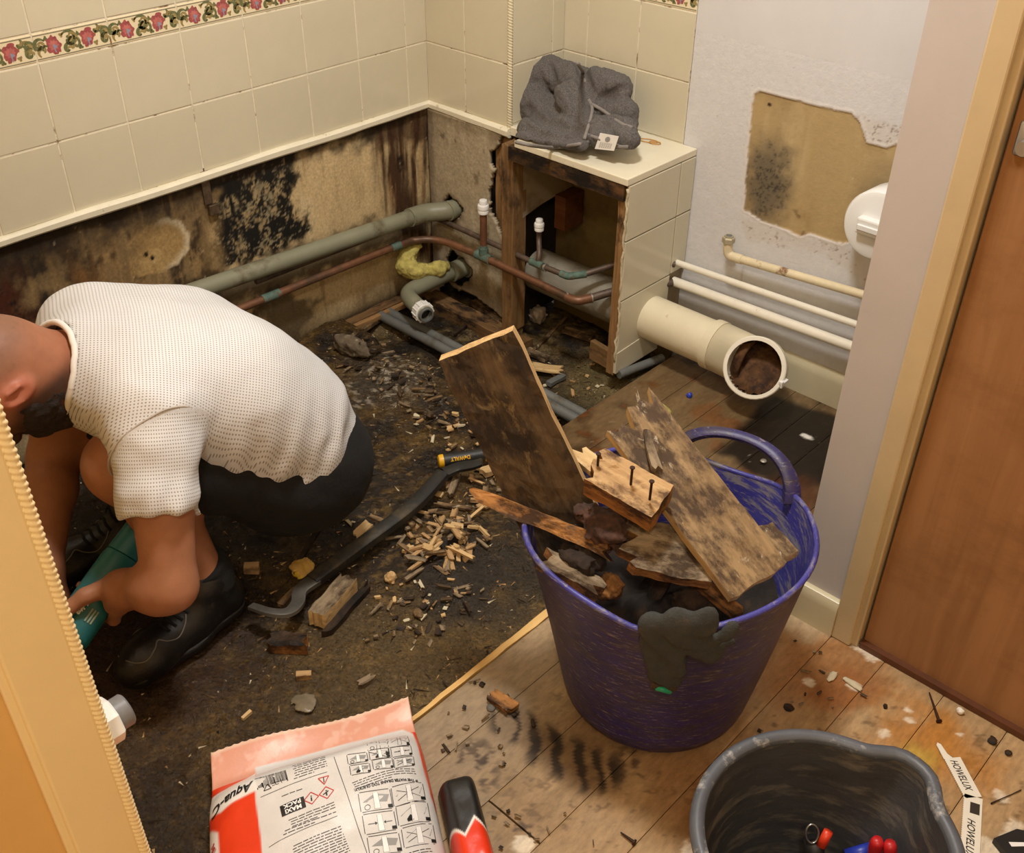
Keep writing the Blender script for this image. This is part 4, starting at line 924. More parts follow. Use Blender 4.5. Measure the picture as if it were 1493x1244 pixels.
def arm(p, sh, el, wr, k=1.0):
    m = el*0.45+sh*0.55; f = el*0.72+wr*0.28
    return uni([rc(p, sh*.8+el*.2, m, .042*k, .044*k), rc(p, m, el, .046*k, .040*k), rc(p, el, f, .039*k, .041*k), rc(p, f, wr, .041*k, .027*k)], .02)
def leg(p, hp, kn, an):
    c = kn*0.62+an*0.38; b = np.cross(an-kn, vec(1, 0, 0)); b /= np.linalg.norm(b); b = -b if b[1] < 0 else b
    return uni([rc(p, hp, kn, .088, .056), rc(p, kn, c+b*.012, .050, .050), rc(p, c+b*.012, an, .050, .034), rc(p, an, an-vec(0, -.01, .05), .036, .036)], .03)
# tool axis, then the left hand closed round it
TA, TB = vec(.644, -1.275, .208), vec(.678, -1.420, .134)
TD = (TB-TA)/np.linalg.norm(TB-TA)
def hand_left():
    """palm on the near side of the barrel, fingers round underneath, thumb along the top"""
    c = TA+TD*0.085; out = vec(1, 0, 0)-TD*TD[0]; out /= np.linalg.norm(out); up = np.cross(TD, out); up = up if up[2] > 0 else -up
    def on(a, r, along): return c+TD*along+(out*math.cos(a)+up*math.sin(a))*r
    R = 0.034; S = []
    palm0, palm1 = LWR, on(0.15, R+0.015, 0.005)
    S.append((palm0, on(0.45, R+0.018, -0.006), .028, .022)); S.append((palm0, on(-0.35, R+0.017, -0.010), .026, .022)); S.append((palm0, on(0.1, R+0.018, 0.018), .026, .021))
    for i, al in enumerate((0.040, 0.019, -0.002, -0.022)):
        rr = (.0098, .0102, .0098, .0085)[i]; ln = (0.92, 1.0, 0.95, 0.8)[i]
        a = [-0.25, -0.95*ln, -1.75*ln, -2.55*ln, -3.1*ln]; pts = [on(q, R+rr*1.0, al) for q in a]
        pts[0] = on(-0.15, R+0.014, al*0.75)
        S += [(pts[j], pts[j+1], rr*1.12-j*0.0007, rr*1.1-(j+1)*0.0007) for j in range(4)]
    th = [on(0.55, R+0.016, 0.000), on(1.05, R+0.017, 0.034), on(1.30, R+0.014, 0.062), on(1.38, R+0.013, 0.086)]
    S += [(th[0], th[1], .0165, .0135), (th[1], th[2], .0128, .0115), (th[2], th[3], .0115, .0092)]
    return S, th
HAND, THUMB = hand_left()
def hand_right():
    S = []; d = vec(.55, -.35, -.75); d /= np.linalg.norm(d); sd = vec(.3, -.9, .2); sd -= d*(sd@d); sd /= np.linalg.norm(sd); n = np.cross(d, sd)
    w = RWR; S.append((w, w+d*.055+sd*.018, .027, .021)); S.append((w, w+d*.055-sd*.018, .026, .021))
    for i, o in enumerate((.030, .010, -.010, -.029)):
        b = w+d*.068+sd*o; l = (.034, .038, .035, .028)[i]; p1 = b+d*l; p2 = p1+(d*.6+n*.8)*l*.62; p3 = p2+(d*.1+n*1.0)*l*.5
        S += [(b-d*.02, p1, .0105, .0098), (p1, p2, .0098, .0088), (p2, p3, .0088, .0078)]
    b = w+d*.022+sd*.028; S += [(b, b+sd*.026+d*.02, .015, .0125), (b+sd*.026+d*.02, b+sd*.034+d*.05, .012, .009)]
    return S
HANDR = hand_right()
def head(p):
    d = ell(p, HD, (.076, .104, .094))
    d = smin(d, ell(p, HD+vec(0, .070, -.050), (.058, .062, .054)), .04)                 # jaw
    d = smin(d, ell(p, HD+vec(0, .112, -.074), (.028, .026, .026)), .03)                # chin
    d = smin(d, rc(p, HD+vec(0, -.028, -.090), HD+vec(0, .012, -.112), .010, .014), .018)  # nose
    d = smin(d, rc(p, HD+vec(-.035, -.038, -.084), HD+vec(.035, -.038, -.084), .012, .012), .025)   # brow
    for s in (-1, 1):
        d = smax(d, -ell(p, HD+vec(.031*s, -.016, -.094), (.014, .011, .012)), .012)     # eye sockets
        d = smin(d, ell(p, HD+vec(.031*s, -.016, -.082), (.012, .011, .011)), .004)
        d = smin(d, rc(p, HD+vec(-.020, .050, -.100), HD+vec(.020, .050, -.100), .007, .007), .008)   # lips
        e = HD+vec(.078*s, .012, .002); R = np.array([[1, 0, 0.3*s], [0, .94, .34], [-.3*s, -.34, .94]])
        ear = smax(ell(p, e, (.010, .029, .018), R), -ell(p, e+vec(.009*s, .0, .001), (.007, .018, .010), R), .006)
        ear = smin(ear, rc(p, e+vec(.006*s, -.017, .007), e+vec(.006*s, .005, .014), .004, .004), .004)
        d = smin(d, ear, .008)
    return d
def body(p):
    d = torso(p)+.018
    d = smin(d, rc(p, NK+vec(0, .05, -.03), HD+vec(0, .045, -.008), .058, .064), .03)
    d = smin(d, head(p), .03)
    d = smin(d, arm(p, LSH, LEL, LWR), .03); d = smin(d, arm(p, RSH, REL, RWR), .03)
    d = smin(d, smin(leg(p, LHP, LKN, LAN), leg(p, RHP, RKN, RAN), .002), .03)
    h = uni([rc(p, *s) for s in HAND[:3]], .016)
    for s in HAND[3:]: h = smin(h, rc(p, *s), .005)
    hr = uni([rc(p, *s) for s in HANDR[:2]], .016)
    for s in HANDR[2:]: hr = smin(hr, rc(p, *s), .005)
    return smin(d, smin(h, hr, .001), .014)
def M_skin():
    m, nt, bs = _nodes('skin'); vec_ = _coord(nt); a = nt.nodes.new('ShaderNodeAttribute'); a.attribute_name = 'Col'
    k = _ramp(nt, _noise(nt, 45, 5, 0.6, vec_), [(0.3, (0.90,)*3), (0.7, (1.06,)*3)])
    nt.links.new(_mix(nt, 1.0, a.outputs['Color'], k, 'MULTIPLY'), bs.inputs['Base Color'])
    bs.inputs['Roughness'].default_value = 0.5; bs.inputs['Specular IOR Level'].default_value = 0.35
    bs.inputs['Subsurface Weight'].default_value = 0.08; bs.inputs['Subsurface Radius'].default_value = (0.008, 0.003, 0.002)
    _bump(nt, bs, _noise(nt, 420, 3, 0.6, vec_), 0.12, 0.001); return m
m_skin = M_skin()
man = thing('person', (.6, -1.15, 0.0), 'man crouching in white mesh t-shirt, black shorts and black trainers, holding a teal power tool', 'person')
v, f = nets(body, (.20, -1.56, .0), (.90, -.70, .66), .0052)
def skin_col(P):
    s = Stain(P, (158, 108, 80), 0.5); n = fbm(P, 18, 4); n2 = fbm(P+4, 110, 4, .7); q = P-HD
    s.mix(sstep(0.1, 0.6, n)*0.3, (146, 92, 66)); s.mix(sstep(0.2, 0.02, np.linalg.norm(P-NK-vec(0, -.02, .04), axis=1)+.03*n)*0.35, (174, 104, 80))
    e = np.minimum(np.linalg.norm(q-vec(.084, .012, .004), axis=1), np.linalg.norm(q-vec(-.084, .012, .004), axis=1)); s.mix(sstep(.045, .015, e)*0.55, (190, 108, 86))
    hair = sstep(0.0, 0.05, q[:, 2]*0.85-q[:, 1]*0.55+.004+.010*n)*sstep(.105, .075, q[:, 1])
    s.mix(hair*0.62, (124, 94, 78)); s.mix(hair*sstep(0.04, 0.10, q[:, 2]*0.6-q[:, 1]*0.9)*0.6, (74, 58, 50)); s.mix(hair*sstep(0.1, 0.4, n2)*0.35, (84, 64, 54))
    jaw = sstep(-.02, .03, q[:, 1]-.2*q[:, 2]+.006*n)*sstep(-.005, -.035, q[:, 2]-.25*q[:, 1]+.008*n)*sstep(.134, .108, np.linalg.norm(q*[1, 1, .9], axis=1)); s.mix(jaw*0.9, (44, 32, 26)); s.mix(jaw*sstep(.2, .4, n2)*.3, (96, 68, 54))
    k = np.linalg.norm(P-THUMB[-1], axis=1); s.mix(sstep(.012, .006, k)*0.4, (222, 176, 150))
    return s.c
skin = mk('body', v, f, m_skin, man, True, col=skin_col(v))
m_beard = M_plain('dark_beard', (38, 27, 21), 0.75, 0.4, 120, 1.0, 500)
def beard(p):
    q = p-HD; d = head(p)-.006-.004*fbm(p, 120, 3)
    d = smin(d, ell(p, HD+vec(0, .110, -.080), (.052, .036, .034)), .03)
    d = smin(d, ell(p, HD+vec(0, .080, -.088), (.048, .046, .026)), .03)+.004*fbm(p+4, 90, 3)
    reg = np.maximum(-(q[:, 1]-.006-.25*np.maximum(-q[:, 2]-.05, 0)), q[:, 2]+.028-.22*q[:, 1]+.004*fbm(p, 60, 3))
    mouth = ell(p, HD+vec(0, .050, -.110), (.022, .012, .02)); return smax(smax(d, reg, .022), -mouth, .004)
v, f = nets(beard, HD-vec(.10, .06, .14), HD+vec(.10, .17, .06), .0036); o = mk('beard', v, f, m_beard, man, True); tag(o, 'full dark beard')
# t-shirt
def M_shirt():
    m, nt, bs = _nodes('white_mesh_fabric'); a = nt.nodes.new('ShaderNodeAttribute'); a.attribute_name = 'fab'; sx = nt.nodes.new('ShaderNodeSeparateXYZ'); nt.links.new(a.outputs['Vector'], sx.inputs[0])
    def wv(sock, pitch):
        k = nt.nodes.new('ShaderNodeMath'); k.operation = 'MULTIPLY'; nt.links.new(sock, k.inputs[0]); k.inputs[1].default_value = 2*math.pi/pitch
        c = nt.nodes.new('ShaderNodeMath'); c.operation = 'SINE'; nt.links.new(k.outputs[0], c.inputs[0]); return _map(nt, c.outputs[0], -1, 1, 0, 1)
    mu = nt.nodes.new('ShaderNodeMath'); mu.operation = 'MULTIPLY'; nt.links.new(wv(sx.outputs[0], .0054), mu.inputs[0]); nt.links.new(wv(sx.outputs[1], .0047), mu.inputs[1])
    hole = _map(nt, mu.outputs[0], 0.40, 0.75, 0, 1); base = _ramp(nt, _noise(nt, 6, 4, 0.6, _coord(nt)), [(0.3, tuple(lin((200, 200, 202)))), (0.7, tuple(lin((212, 213, 215))))])
    nt.links.new(_mix(nt, hole, base, lin((142, 136, 131))), bs.inputs['Base Color']); bs.inputs['Roughness'].default_value = 0.85; bs.inputs['Specular IOR Level'].default_value = 0.2
    _bump(nt, bs, _map(nt, hole, 0, 1, 1, 0), 0.25, 0.001); return m
def fabric_coords(P):
    ax = (NK-PEL)/np.linalg.norm(NK-PEL); e1 = vec(1, 0, 0); e1 = e1-ax*(e1@ax); e1 /= np.linalg.norm(e1); e2 = np.cross(ax, e1); q = P-PEL
    n0 = vec(.55, .10, .83); n0 /= np.linalg.norm(n0); f1 = ax-n0*(ax@n0); f1 /= np.linalg.norm(f1); f2 = np.cross(n0, f1); U = np.stack([q@f1*1.12, q@f2*1.12, 0*q[:, 0]], 1)
    for sh_, hm in ((LSH, LHEM), (RSH, RHEM)):
        a_ = (hm-sh_)/np.linalg.norm(hm-sh_); b1 = np.cross(a_, vec(0, 1, 0)); b1 /= np.linalg.norm(b1); b2 = np.cross(a_, b1); w = P-sh_; k = (rc(P, sh_, hm, .072, .066) < .004) & (w@(a_*.55+np.sign(sh_[0]-.55)*vec(.85, 0, 0)) > .022)
        U[k] = np.stack([w@a_, np.arctan2(w@b2, w@b1)*.065, 0*w[:, 0]], 1)[k]
    return U
m_shirt = M_shirt(); m_seam = M_plain('white_binding', (226, 222, 216), 0.8, 0.04, 40)
NN = vec(-.0, -.90, .40); NN /= np.linalg.norm(NN); HN = vec(.10, .76, -.60); HN /= np.linalg.norm(HN)
LHEM = LSH*0.33+LEL*0.67+vec(0, 0, .035); RHEM = RSH*0.36+REL*0.64+vec(0, 0, .02)
def folds(p):
    q = p-CHE; u = q[:, 1]*.75-q[:, 2]*.35+q[:, 0]*.55; w = q[:, 1]*.3+q[:, 2]*.9; n = fbm(p, 9, 3)
    lo = sstep(.10, -.10, w)*sstep(.46, .33, p[:, 2]+.15*(p[:, 0]-.62)*0)*sstep(.60, .68, p[:, 0])
    return lo*.0048*np.sin(u*72+5*n)*(0.5+n)+.004*fbm(p, 14, 3)+lo*.003*np.sin(u*150+3*n)
def sleeve(p, sh, hem, r0, r1):
    ax = (hem-sh)/np.linalg.norm(hem-sh); d = rc(p, sh, hem+ax*.05, r0, r1); q = p-sh
    d = d+.0035*np.sin((q@ax)*95+6*fbm(p, 12, 2))*(0.35+.65*fbm(p+2, 10, 2))+.002*fbm(p, 30, 2)
    return smax(d, (p-hem)@ax+.010*fbm(p, 14, 2), .004)
def shirt(p):
    d = smax(shirt0(p), -rc(p, NK+NN*.006, NK+NN*.30, .0715, .0715), .005)
    hem = (p-(PEL+vec(0, .060, .0)))@HN+.006*np.sin(p[:, 0]*30)+.006*fbm(p, 12, 2)
    return smax(d, hem, .004)
def shirt0(p):
    t = torso(p)-.009
    d = smin(t, sleeve(p, LSH+vec(-.02, .01, .0), LHEM, .066, .058), .030); d = smin(d, sleeve(p, RSH+vec(.02, .01, 0), RHEM, .066, .058), .030)
    return d+folds(p)
v, f = nets(shirt, (.24, -1.40, .10), (.92, -.66, .62), .0058); sh = mk('t_shirt', v, f, m_shirt, man, True); tag(sh, 'white mesh t-shirt'); _fa = sh.data.attributes.new('fab', 'FLOAT_VECTOR', 'POINT'); _fa.data.foreach_set('vector', fabric_coords(v).astype(np.float32).ravel())
def loop_on(fn, c, n, ref, count=48, r0=.02, r1=.25):
    t, s, u = frame_of(n, ref); a = np.linspace(0, 2*np.pi, count, endpoint=False); D = np.cos(a)[:, None]*s+np.sin(a)[:, None]*u; lo = np.full(count, r0); hi = np.full(count, r1)
    for _ in range(16):
        m = (lo+hi)/2; ins = fn(c+D*m[:, None]) < 0; lo = np.where(ins, m, lo); hi = np.where(ins, hi, m)
    return c+D*((lo+hi)/2)[:, None]
def hemline(name, c, n, r, mat, parent, fn=shirt):
    L = loop_on(fn, c, n, (0, 0, 1)); L = np.vstack([L, L[:1]]); v, f = tube(L, r, 7, False); return mk(name, v, f, mat, parent, True)
def collar_loop(R0=.073):
    t, s, u = frame_of(NN); A_ = np.linspace(0, 2*np.pi, 56, endpoint=False); D_ = np.cos(A_)[:, None]*s+np.sin(A_)[:, None]*u; best = np.zeros(56); done = np.zeros(56, bool)
    for k in np.linspace(.10, -.066, 120):
        rad = math.sqrt(max(R0*R0-min(k-.006, 0)**2, 1e-6)); P_ = NK+NN*k+D_*rad; ins = (shirt0(P_) < 0) & ~done; best[ins] = k; done |= ins
    rad = np.sqrt(np.maximum(R0*R0-np.minimum(best-.006, 0)**2, 1e-6)); L = NK+np.outer(best, NN)+D_*rad[:, None]; return np.vstack([L, L[:1]])
v, f = tube(collar_loop(), .0050, 8, False); mk('collar', v, f, m_seam, sh, True); ax = (LHEM-LSH)/np.linalg.norm(LHEM-LSH)
hemline('sleeve_seam', LSH+ax*.020+vec(.0, 0, 0), ax*.55+vec(.85, 0, 0), .0016, M_plain('seam_shadow_thread', (176, 168, 160), 0.8), sh, lambda q: sleeve(q, LSH+vec(-.02, .01, .0), LHEM+ax*.2, .0675, .0675))
# shorts
m_short = M_plain('black_cotton', (10, 10, 11), 0.9, 0.3, 30, 0.5, 160, dirt=(120, 118, 116), dirt_amt=(0.735, 0.76), dirt_scale=24)
def shorts(p):
    d = uni([rc(p, side(PEL, .07), side(PEL, -.07), .112, .112), rc(p, LHP, LKN*.86+LHP*.14, .102, .070), rc(p, RHP, RKN*.86+RHP*.14, .102, .070), rc(p, PEL+vec(.05, .0, -.03), PEL+vec(.05, -.05, -.03), .10, .10)], .05)
    d = d+.004*np.sin(p[:, 1]*60+p[:, 2]*40+5*fbm(p, 9, 3))*fbm(p+1, 8, 2)+.003*fbm(p, 30, 3)
    tl = (LKN-LHP)/np.linalg.norm(LKN-LHP); tr = (RKN-RHP)/np.linalg.norm(RKN-RHP); return smax(d, np.where(p[:, 0] > .58, (p-LKN)@tl+.075, (p-RKN)@tr+.075), .006)
v, f = nets(shorts, (.28, -1.36, .03), (.90, -.68, .48), .0065); o = mk('shorts', v, f, m_short, man, True); tag(o, 'black work shorts with specks of dust')
# trainers
m_shoe = M_plain('black_leather', (18, 17, 17), 0.42, 0.25, 40, 0.35, 160, dirt=(58, 52, 46), dirt_amt=(0.6, 0.74), dirt_scale=26); m_sole = M_plain('black_sole', (18, 17, 16), 0.6, 0.25, 40, 0.4, 120)
m_stitch = M_plain('grey_stitch', (112, 108, 100), 0.6)
m_sock = M_plain('black_sock', (14, 14, 15), 0.95, 0.2, 60, 0.4, 300)
def trainer(an, toe, label):
    heel = vec(an[0], an[1]+.045, 0); d = vec(*(toe-heel)[:2], 0); L = np.linalg.norm(d); d /= L; s = vec(-d[1], d[0], 0); up = vec(0, 0, 1); z0 = -.008
    def w(a, b, c): return heel+d*a*L+s*b+up*(c+z0)
    def upper(p):
        e = uni([rc(p, w(.10, 0, .042), w(.42, 0, .046), .032, .034), rc(p, w(.42, .003, .044), w(.78, .006, .038), .037, .036), rc(p, w(.74, .006, .036), w(.90, .006, .032), .037, .028), rc(p, w(.10, 0, .05), w(.16, 0, .105), .031, .036), rc(p, w(.30, 0, .06), w(.26, 0, .10), .033, .036)], .03)
        return smax(e, w(0, 0, .020)[2]-p[:, 2], .004)
    def sole(p):
        e = uni([rc(p, w(.10, 0, .03), w(.45, 0, .03), .037, .039), rc(p, w(.45, 0, .03), w(.86, .006, .03), .043, .036)], .02); return smax(np.maximum(e, p[:, 2]-w(0, 0, .028)[2]-.006*np.abs(((p-heel)@d)/L-.5)), w(0, 0, .0)[2]-p[:, 2], .004)
    b0 = np.minimum(heel, toe)-vec(.08, .08, .03); b1 = np.maximum(heel, toe)+vec(.08, .08, .17)
    g = thing('_t', tuple(heel), '', '') if False else None
    v, f = nets(upper, b0, b1, .0042); sh_ = mk('trainer', v, f, m_shoe, man, True); tag(sh_, label)
    v, f = nets(sole, b0, b1, .0042); mk('sole', v, f, m_sole, sh_, True)
    def surf(a, b):
        lo, hi = .02, .16
        for _ in range(18):
            m = (lo+hi)/2
            if upper(w(a, b, m)[None])[0] < 0: lo = m
            else: hi = m
        return w(a, b, lo+.0006)
    for sg in (1, -1):
        st = [surf(a, b*sg) for a, b in ((.93, .010), (.90, .026), (.84, .036), (.76, .033), (.71, .026), (.66, .034), (.58, .036), (.50, .030), (.46, .022))]; v, f = tube(smooth_path(st, 5), .0011, 5); mk('stitching', v, f, m_stitch, sh_, True)
    st = [surf(.66, b) for b in (-.026, -.013, 0, .013, .026)]
    for i in range(5):
        a = .62-.055*i; pts = [surf(a-.012*(k % 2), b) for k, b in enumerate((-.024, -.010, .010, .024))]; v, f = tube(smooth_path(pts, 4), .0028, 6); mk('lace', v, f, m_sock, sh_, True)
    v, f = tube(smooth_path([w(.18, 0, .085), an+vec(0, .004, .02), an+vec(0, -.004, .045)], 5), [.044]*6+[.041]*5, 18); mk('sock', v, f, m_sock, sh_, True)
    return sh_
trainer(LAN, vec(.716, -1.392, 0), 'black trainer with grey stitching'); trainer(RAN, vec(.395, -1.375, 0), 'black trainer')
# the tool in his hand
m_teal = M_plain('teal_plastic', (24, 104, 110), 0.42, 0.06, 20, dirt=(40, 60, 58), dirt_amt=(0.6, 0.74), dirt_scale=20); m_tdark = M_plain('dark_plastic', (30, 34, 34), 0.5, 0.1, 30)
tool = thing('power_tool', tuple(TB-(0, 0, .04)), 'teal barrel-bodied power tool gripped in the man\'s left hand', 'power tool')
BX = TB+TD*.020
v, f = lathe([(.030, 0), (.032, .01), (.033, .06), (.0335, .14), (.0335, .150), (.031, .153)], BX-TD*.153, TD, 30); mk('housing', v, f, m_teal, tool, True, sharp=40)
v, f = lathe([(.031, 0), (.0315, .002), (.0315, .018), (.029, .022), (.003, .023)], BX, TD, 30); mk('end_cap', v, f, m_tdark, tool, True, sharp=40)
v, f = lathe([(.028, 0), (.029, .03), (.030, .05), (.026, .052)], BX-TD*.205, TD, 26); mk('gear_head', v, f, m_teal, tool, True, sharp=40)
tt, ts, tu = frame_of(TD)
def barrel(a, al, r): return BX+TD*al+(math.cos(a)*vec(*OUT)+math.sin(a)*vec(*UPB))*r
OUT = vec(.9, -.2, .5); OUT -= TD*(OUT@TD); OUT /= np.linalg.norm(OUT); UPB = np.cross(TD, OUT)
for i in range(3):
    for grp, al in ((0.95, -.020), (-0.30, -.036)):
        c0, c1 = barrel(grp+.16*i, al, .0336), barrel(grp+.16*i, al-.022, .0336); v, f = tube([c0, c1], .0016, 6); mk('vent_slot', v, f, M_plain('slot', (150, 160, 140) if grp < 0 else (16, 28, 30), 0.6), tool)
tv, tf = text_mesh('makita', .016, .35, .0006, 'CENTER'); V = np.array([barrel(0.62-q[1]/.0335, -.062+q[0], .0339) for q in tv]); mk('lettering', V, tf, m_wplast, tool)
# ------------------------------------------------------------------ purple tub full of rotten timber
def tub_mat(name, base, base2, dirt, lo, hi, seed):
    m, nt, bs = _nodes(name); v1 = _coord(nt, (1, 1, 5.0)); v0 = _coord(nt)
    col = _ramp(nt, _noise(nt, 5+seed, 6, 0.6, v0), [(0.35, tuple(lin(base2))), (0.62, tuple(lin(base)))])
    d = _map(nt, _noise(nt, 14, 9, 0.72, v1, 0.3), lo, hi, 0, 0.8); col = _mix(nt, d, col, lin(dirt))
    d2 = _map(nt, _noise(nt, 46, 8, 0.75, _coord(nt, (1, 1, 9.0), (0.25, 0.2, 0.3)), 0.4), 0.565, 0.625, 0, 0.7); col = _mix(nt, d2, col, lin((150, 138, 128)))
    nt.links.new(col, bs.inputs['Base Color']); bs.inputs['Roughness'].default_value = 0.42; _bump(nt, bs, _noise(nt, 60, 6, 0.7, v1), 0.25, 0.002); return m
m_tub = tub_mat('purple_rubber', (50, 43, 110), (36, 31, 74), (60, 52, 62), 0.45, 0.60, 0)
m_tubin = tub_mat('purple_rubber_inside', (66, 66, 150), (52, 50, 126), (136, 132, 130), 0.50, 0.60, 3)
TC = vec(1.352, -.772, 0); TH = .345
def tub_r(z): return .148+.057*np.clip(z/TH, 0, 1.5)**0.9
def dang(a, d): return np.angle(np.exp(1j*(a-math.radians(d))))
def tub_k(a, t): return 1+t*t*(.085*np.exp(-(dang(a, 230)/.5)**2)+.06*np.exp(-(dang(a, 78)/.55)**2)-.02*np.exp(-(dang(a, -20)/.5)**2))
def tub_rim(a):
    h = TH-.026*np.exp(-(dang(a, 97)/.45)**2)-.020*np.exp(-(dang(a, -62)/.32)**2)+.006*np.exp(-(dang(a, 230)/.4)**2)+.008*np.exp(-(dang(a, 10)/.6)**2)
    return h
tub = thing('rubber_tub', tuple(TC), 'scuffed purple flexible tub heaped with broken rotten boards', 'tub')
na, nz = 72, 22; a = np.linspace(0, 2*np.pi, na, endpoint=False); rows = []
for t in np.linspace(0, 1, nz):
    z = tub_rim(a)*t; r = tub_r(z)*tub_k(a, t); rr = r-(.022*(1-t/.06)**2 if t < .06 else 0)
    rows.append(np.stack([TC[0]+rr*np.cos(a), TC[1]+rr*np.sin(a), z], 1))
inner = []
for t in np.linspace(1, .02, nz):
    z = tub_rim(a)*t; r = tub_r(z)*tub_k(a, t)-.0045; inner.append(np.stack([TC[0]+r*np.cos(a), TC[1]+r*np.sin(a), z+.001], 1))
V = np.concatenate(rows+inner); n = 2*nz; F = []; I = []
for i in range(n-1):
    for j in range(na):
        k = (j+1) % na; F.append((i*na+j, i*na+k, (i+1)*na+k, (i+1)*na+j)); I.append(0 if i < nz-1 else 1)
F.append(tuple(range(na-1, -1, -1))); I.append(0); F.append(tuple((n-1)*na+j for j in range(na))); I.append(1)
mk('tub_wall', V, F, [m_tub, m_tubin], tub, True, midx=I, sharp=60)
rim = np.stack([TC[0]+(tub_r(tub_rim(a))*tub_k(a, 1.0)-.001)*np.cos(a), TC[1]+(tub_r(tub_rim(a))*tub_k(a, 1.0)-.001)*np.sin(a), tub_rim(a)], 1)
v, f = tube(np.vstack([rim, rim[:1]]), .0045, 8, False); mk('rim', v, f, m_tubin, tub, True)
def handle(a0, a1, h, out, droop=0.0):
    t = np.linspace(0, 1, 30); aa = a0+(a1-a0)*t; base = tub_rim(aa)-.012; r = tub_r(base)*tub_k(aa, .95); e = np.sin(np.pi*t)**0.55
    P = np.stack([TC[0]+(r+out*e)*np.cos(aa), TC[1]+(r+out*e)*np.sin(aa), base+h*e], 1)
    prof = np.array([(-1, -.35), (-.6, -.6), (.6, -.6), (1, -.35), (1, .35), (.6, .6), (-.6, .6), (-1, .35)])*[[.0085, .0090]]
    w = 1+.7*(1-np.sin(np.pi*np.clip(t, 0, 1))**0.5)
    v, f = tube(P, w, prof=prof); mk('handle', v, f, m_tub, tub, True, sharp=50)
handle(math.radians(66), math.radians(126), .080, .006)
handle(math.radians(-64), math.radians(-42), -.020, -.003)

def tub_at(px, py, off=0.0):
    d = CR*((px-746.5)/FPX)-CU*((py-622)/FPX)+CF
    for t in np.linspace(1.0, 2.2, 2400):
        p = CAM+d*t
        if p[2] < .40 and np.hypot(p[0]-TC[0], p[1]-TC[1]) < tub_r(max(p[2], 0))*tub_k(math.atan2(p[1]-TC[1], p[0]-TC[0]), min(p[2]/TH, 1))+off: return p
    return CAM+d*1.5
# rotten heap inside
def heap_col(P):
    s = Stain(P, (30, 22, 16), 0.9); n = fbm(P, 40, 4); s.mix(sstep(.1, .5, n)*.7, (70, 48, 30)); return s.c
u, w = np.meshgrid(np.linspace(0, 1, 26), np.linspace(0, 2*np.pi, 60), indexing='ij'); R = tub_r(.20)-.006
P = np.stack([TC[0]+R*u*np.cos(w), TC[1]+R*u*np.sin(w), .205+0*u], -1).reshape(-1, 3); P[:, 2] += .03*fbm(P, 16, 5)+.012*fbm(P, 60, 3)
o = mk('rotten_crumbs', P, gridf(26, 60), M_paint('rotten_crumb', .8, 60, .4, 120), None, True, col=heap_col(P)); tag(o, 'dark rotten wood crumbs heaped inside the purple tub', 'debris', kind='stuff')
W_dark = M_wood('soaked_board', (92, 72, 48), (62, 46, 29), (36, 26, 18), (0.44, 0.62), grain=.8, dirt2=(118, 98, 64), amt2=(.60, .72), dscale=10)
W_end = M_wood('pale_end_grain', (206, 172, 120), (160, 122, 76), (104, 76, 46), (0.56, .68))
W_mid = M_wood('weathered_board', (150, 124, 88), (106, 82, 54), (70, 52, 34), (0.42, .58), dirt2=(186, 172, 146), amt2=(.62, .72), dscale=18)
W_grey = M_wood('grey_split_board', (152, 134, 108), (106, 88, 66), (62, 46, 30), (.46, .62))
W_oran = M_wood('orange_split_wood', (184, 130, 72), (124, 80, 42), (62, 42, 26), (.44, .60))
W_tan = M_wood('tan_block', (192, 158, 112), (146, 110, 70), (88, 62, 38), (.50, .64))
W_pale = M_wood('pale_splinter', (214, 184, 134), (176, 138, 90), (110, 82, 52), (.56, .70))
W_black = M_wood('black_rotten', (66, 48, 32), (34, 25, 18), (22, 17, 13), (.45, .6))
G = 'broken timber in the purple tub'
TOC = -CF
p0, p1 = atd(694, 500, 1.50), atd(845, 815, 1.62)
o = plank('broken_board', p0, p1, .118, .027, TOC*0.75+vec(.25, -.55, .10), [W_dark, W_end], seed=21, jag=(.002, .03), nx=26, ny=9, edge=.05, slant=(.0, 0), endmat=True, rough=.0012); tag(o, 'wide dark soaked board standing up out of the purple tub, leaning left', 'board', G)
p0, p1 = at(917, 603, .475), at(1107, 852, .352)
o = plank('broken_board', p0, p1, .098, .018, (0.12, -.25, 1), [W_mid, W_pale], seed=22, jag=(.05, .004), nx=26, ny=9, edge=.04, endmat=True, slant=(-.03, .0)); tag(o, 'long weathered board lying across the right rim of the purple tub', 'board', G)
p0, p1 = at(858, 682, .455), at(966, 742, .435)
blk = plank('nailed_block', p0, p1, .060, .040, (0.25, -.30, 1), [W_tan, W_oran], seed=23, jag=(.022, .002), nx=16, ny=8, edge=.06, rough=.003, endmat=True); tag(blk, 'tan timber block with rusty nails on top of the tub heap', 'block', G)
m_nail = M_plain('rusty_nail', (62, 38, 26), .6, .3, 80, metal=.5)
for px, py in ((872, 672), (921, 692), (949, 712)):
    q = at(px, py, .478); v, f, _ = merge([tube([q-(0, 0, .020), q+(.003, -.004, .016)], .0019, 8), lathe([(.0038, 0), (.0038, .0015), (.001, .0016)], q+(.003, -.004, .015), (0, 0, 1), 10)])
    nl = mk('nail', v, f, m_nail, None); nl.parent = blk; nl.matrix_parent_inverse = blk.matrix_basis.inverted()
p0, p1 = at(893, 792, .372), at(1042, 818, .350)
o = plank('broken_board', p0, p1, .082, .020, (0.05, -.35, 1), [W_grey, W_oran], seed=24, jag=(.035, .02), nx=22, ny=10, edge=.06, rough=.0025, endmat=True); tag(o, 'grey split board end in the middle of the tub heap, below the nailed block', 'board', G)
p0, p1 = atd(682, 716, 1.60), atd(902, 806, 1.50)
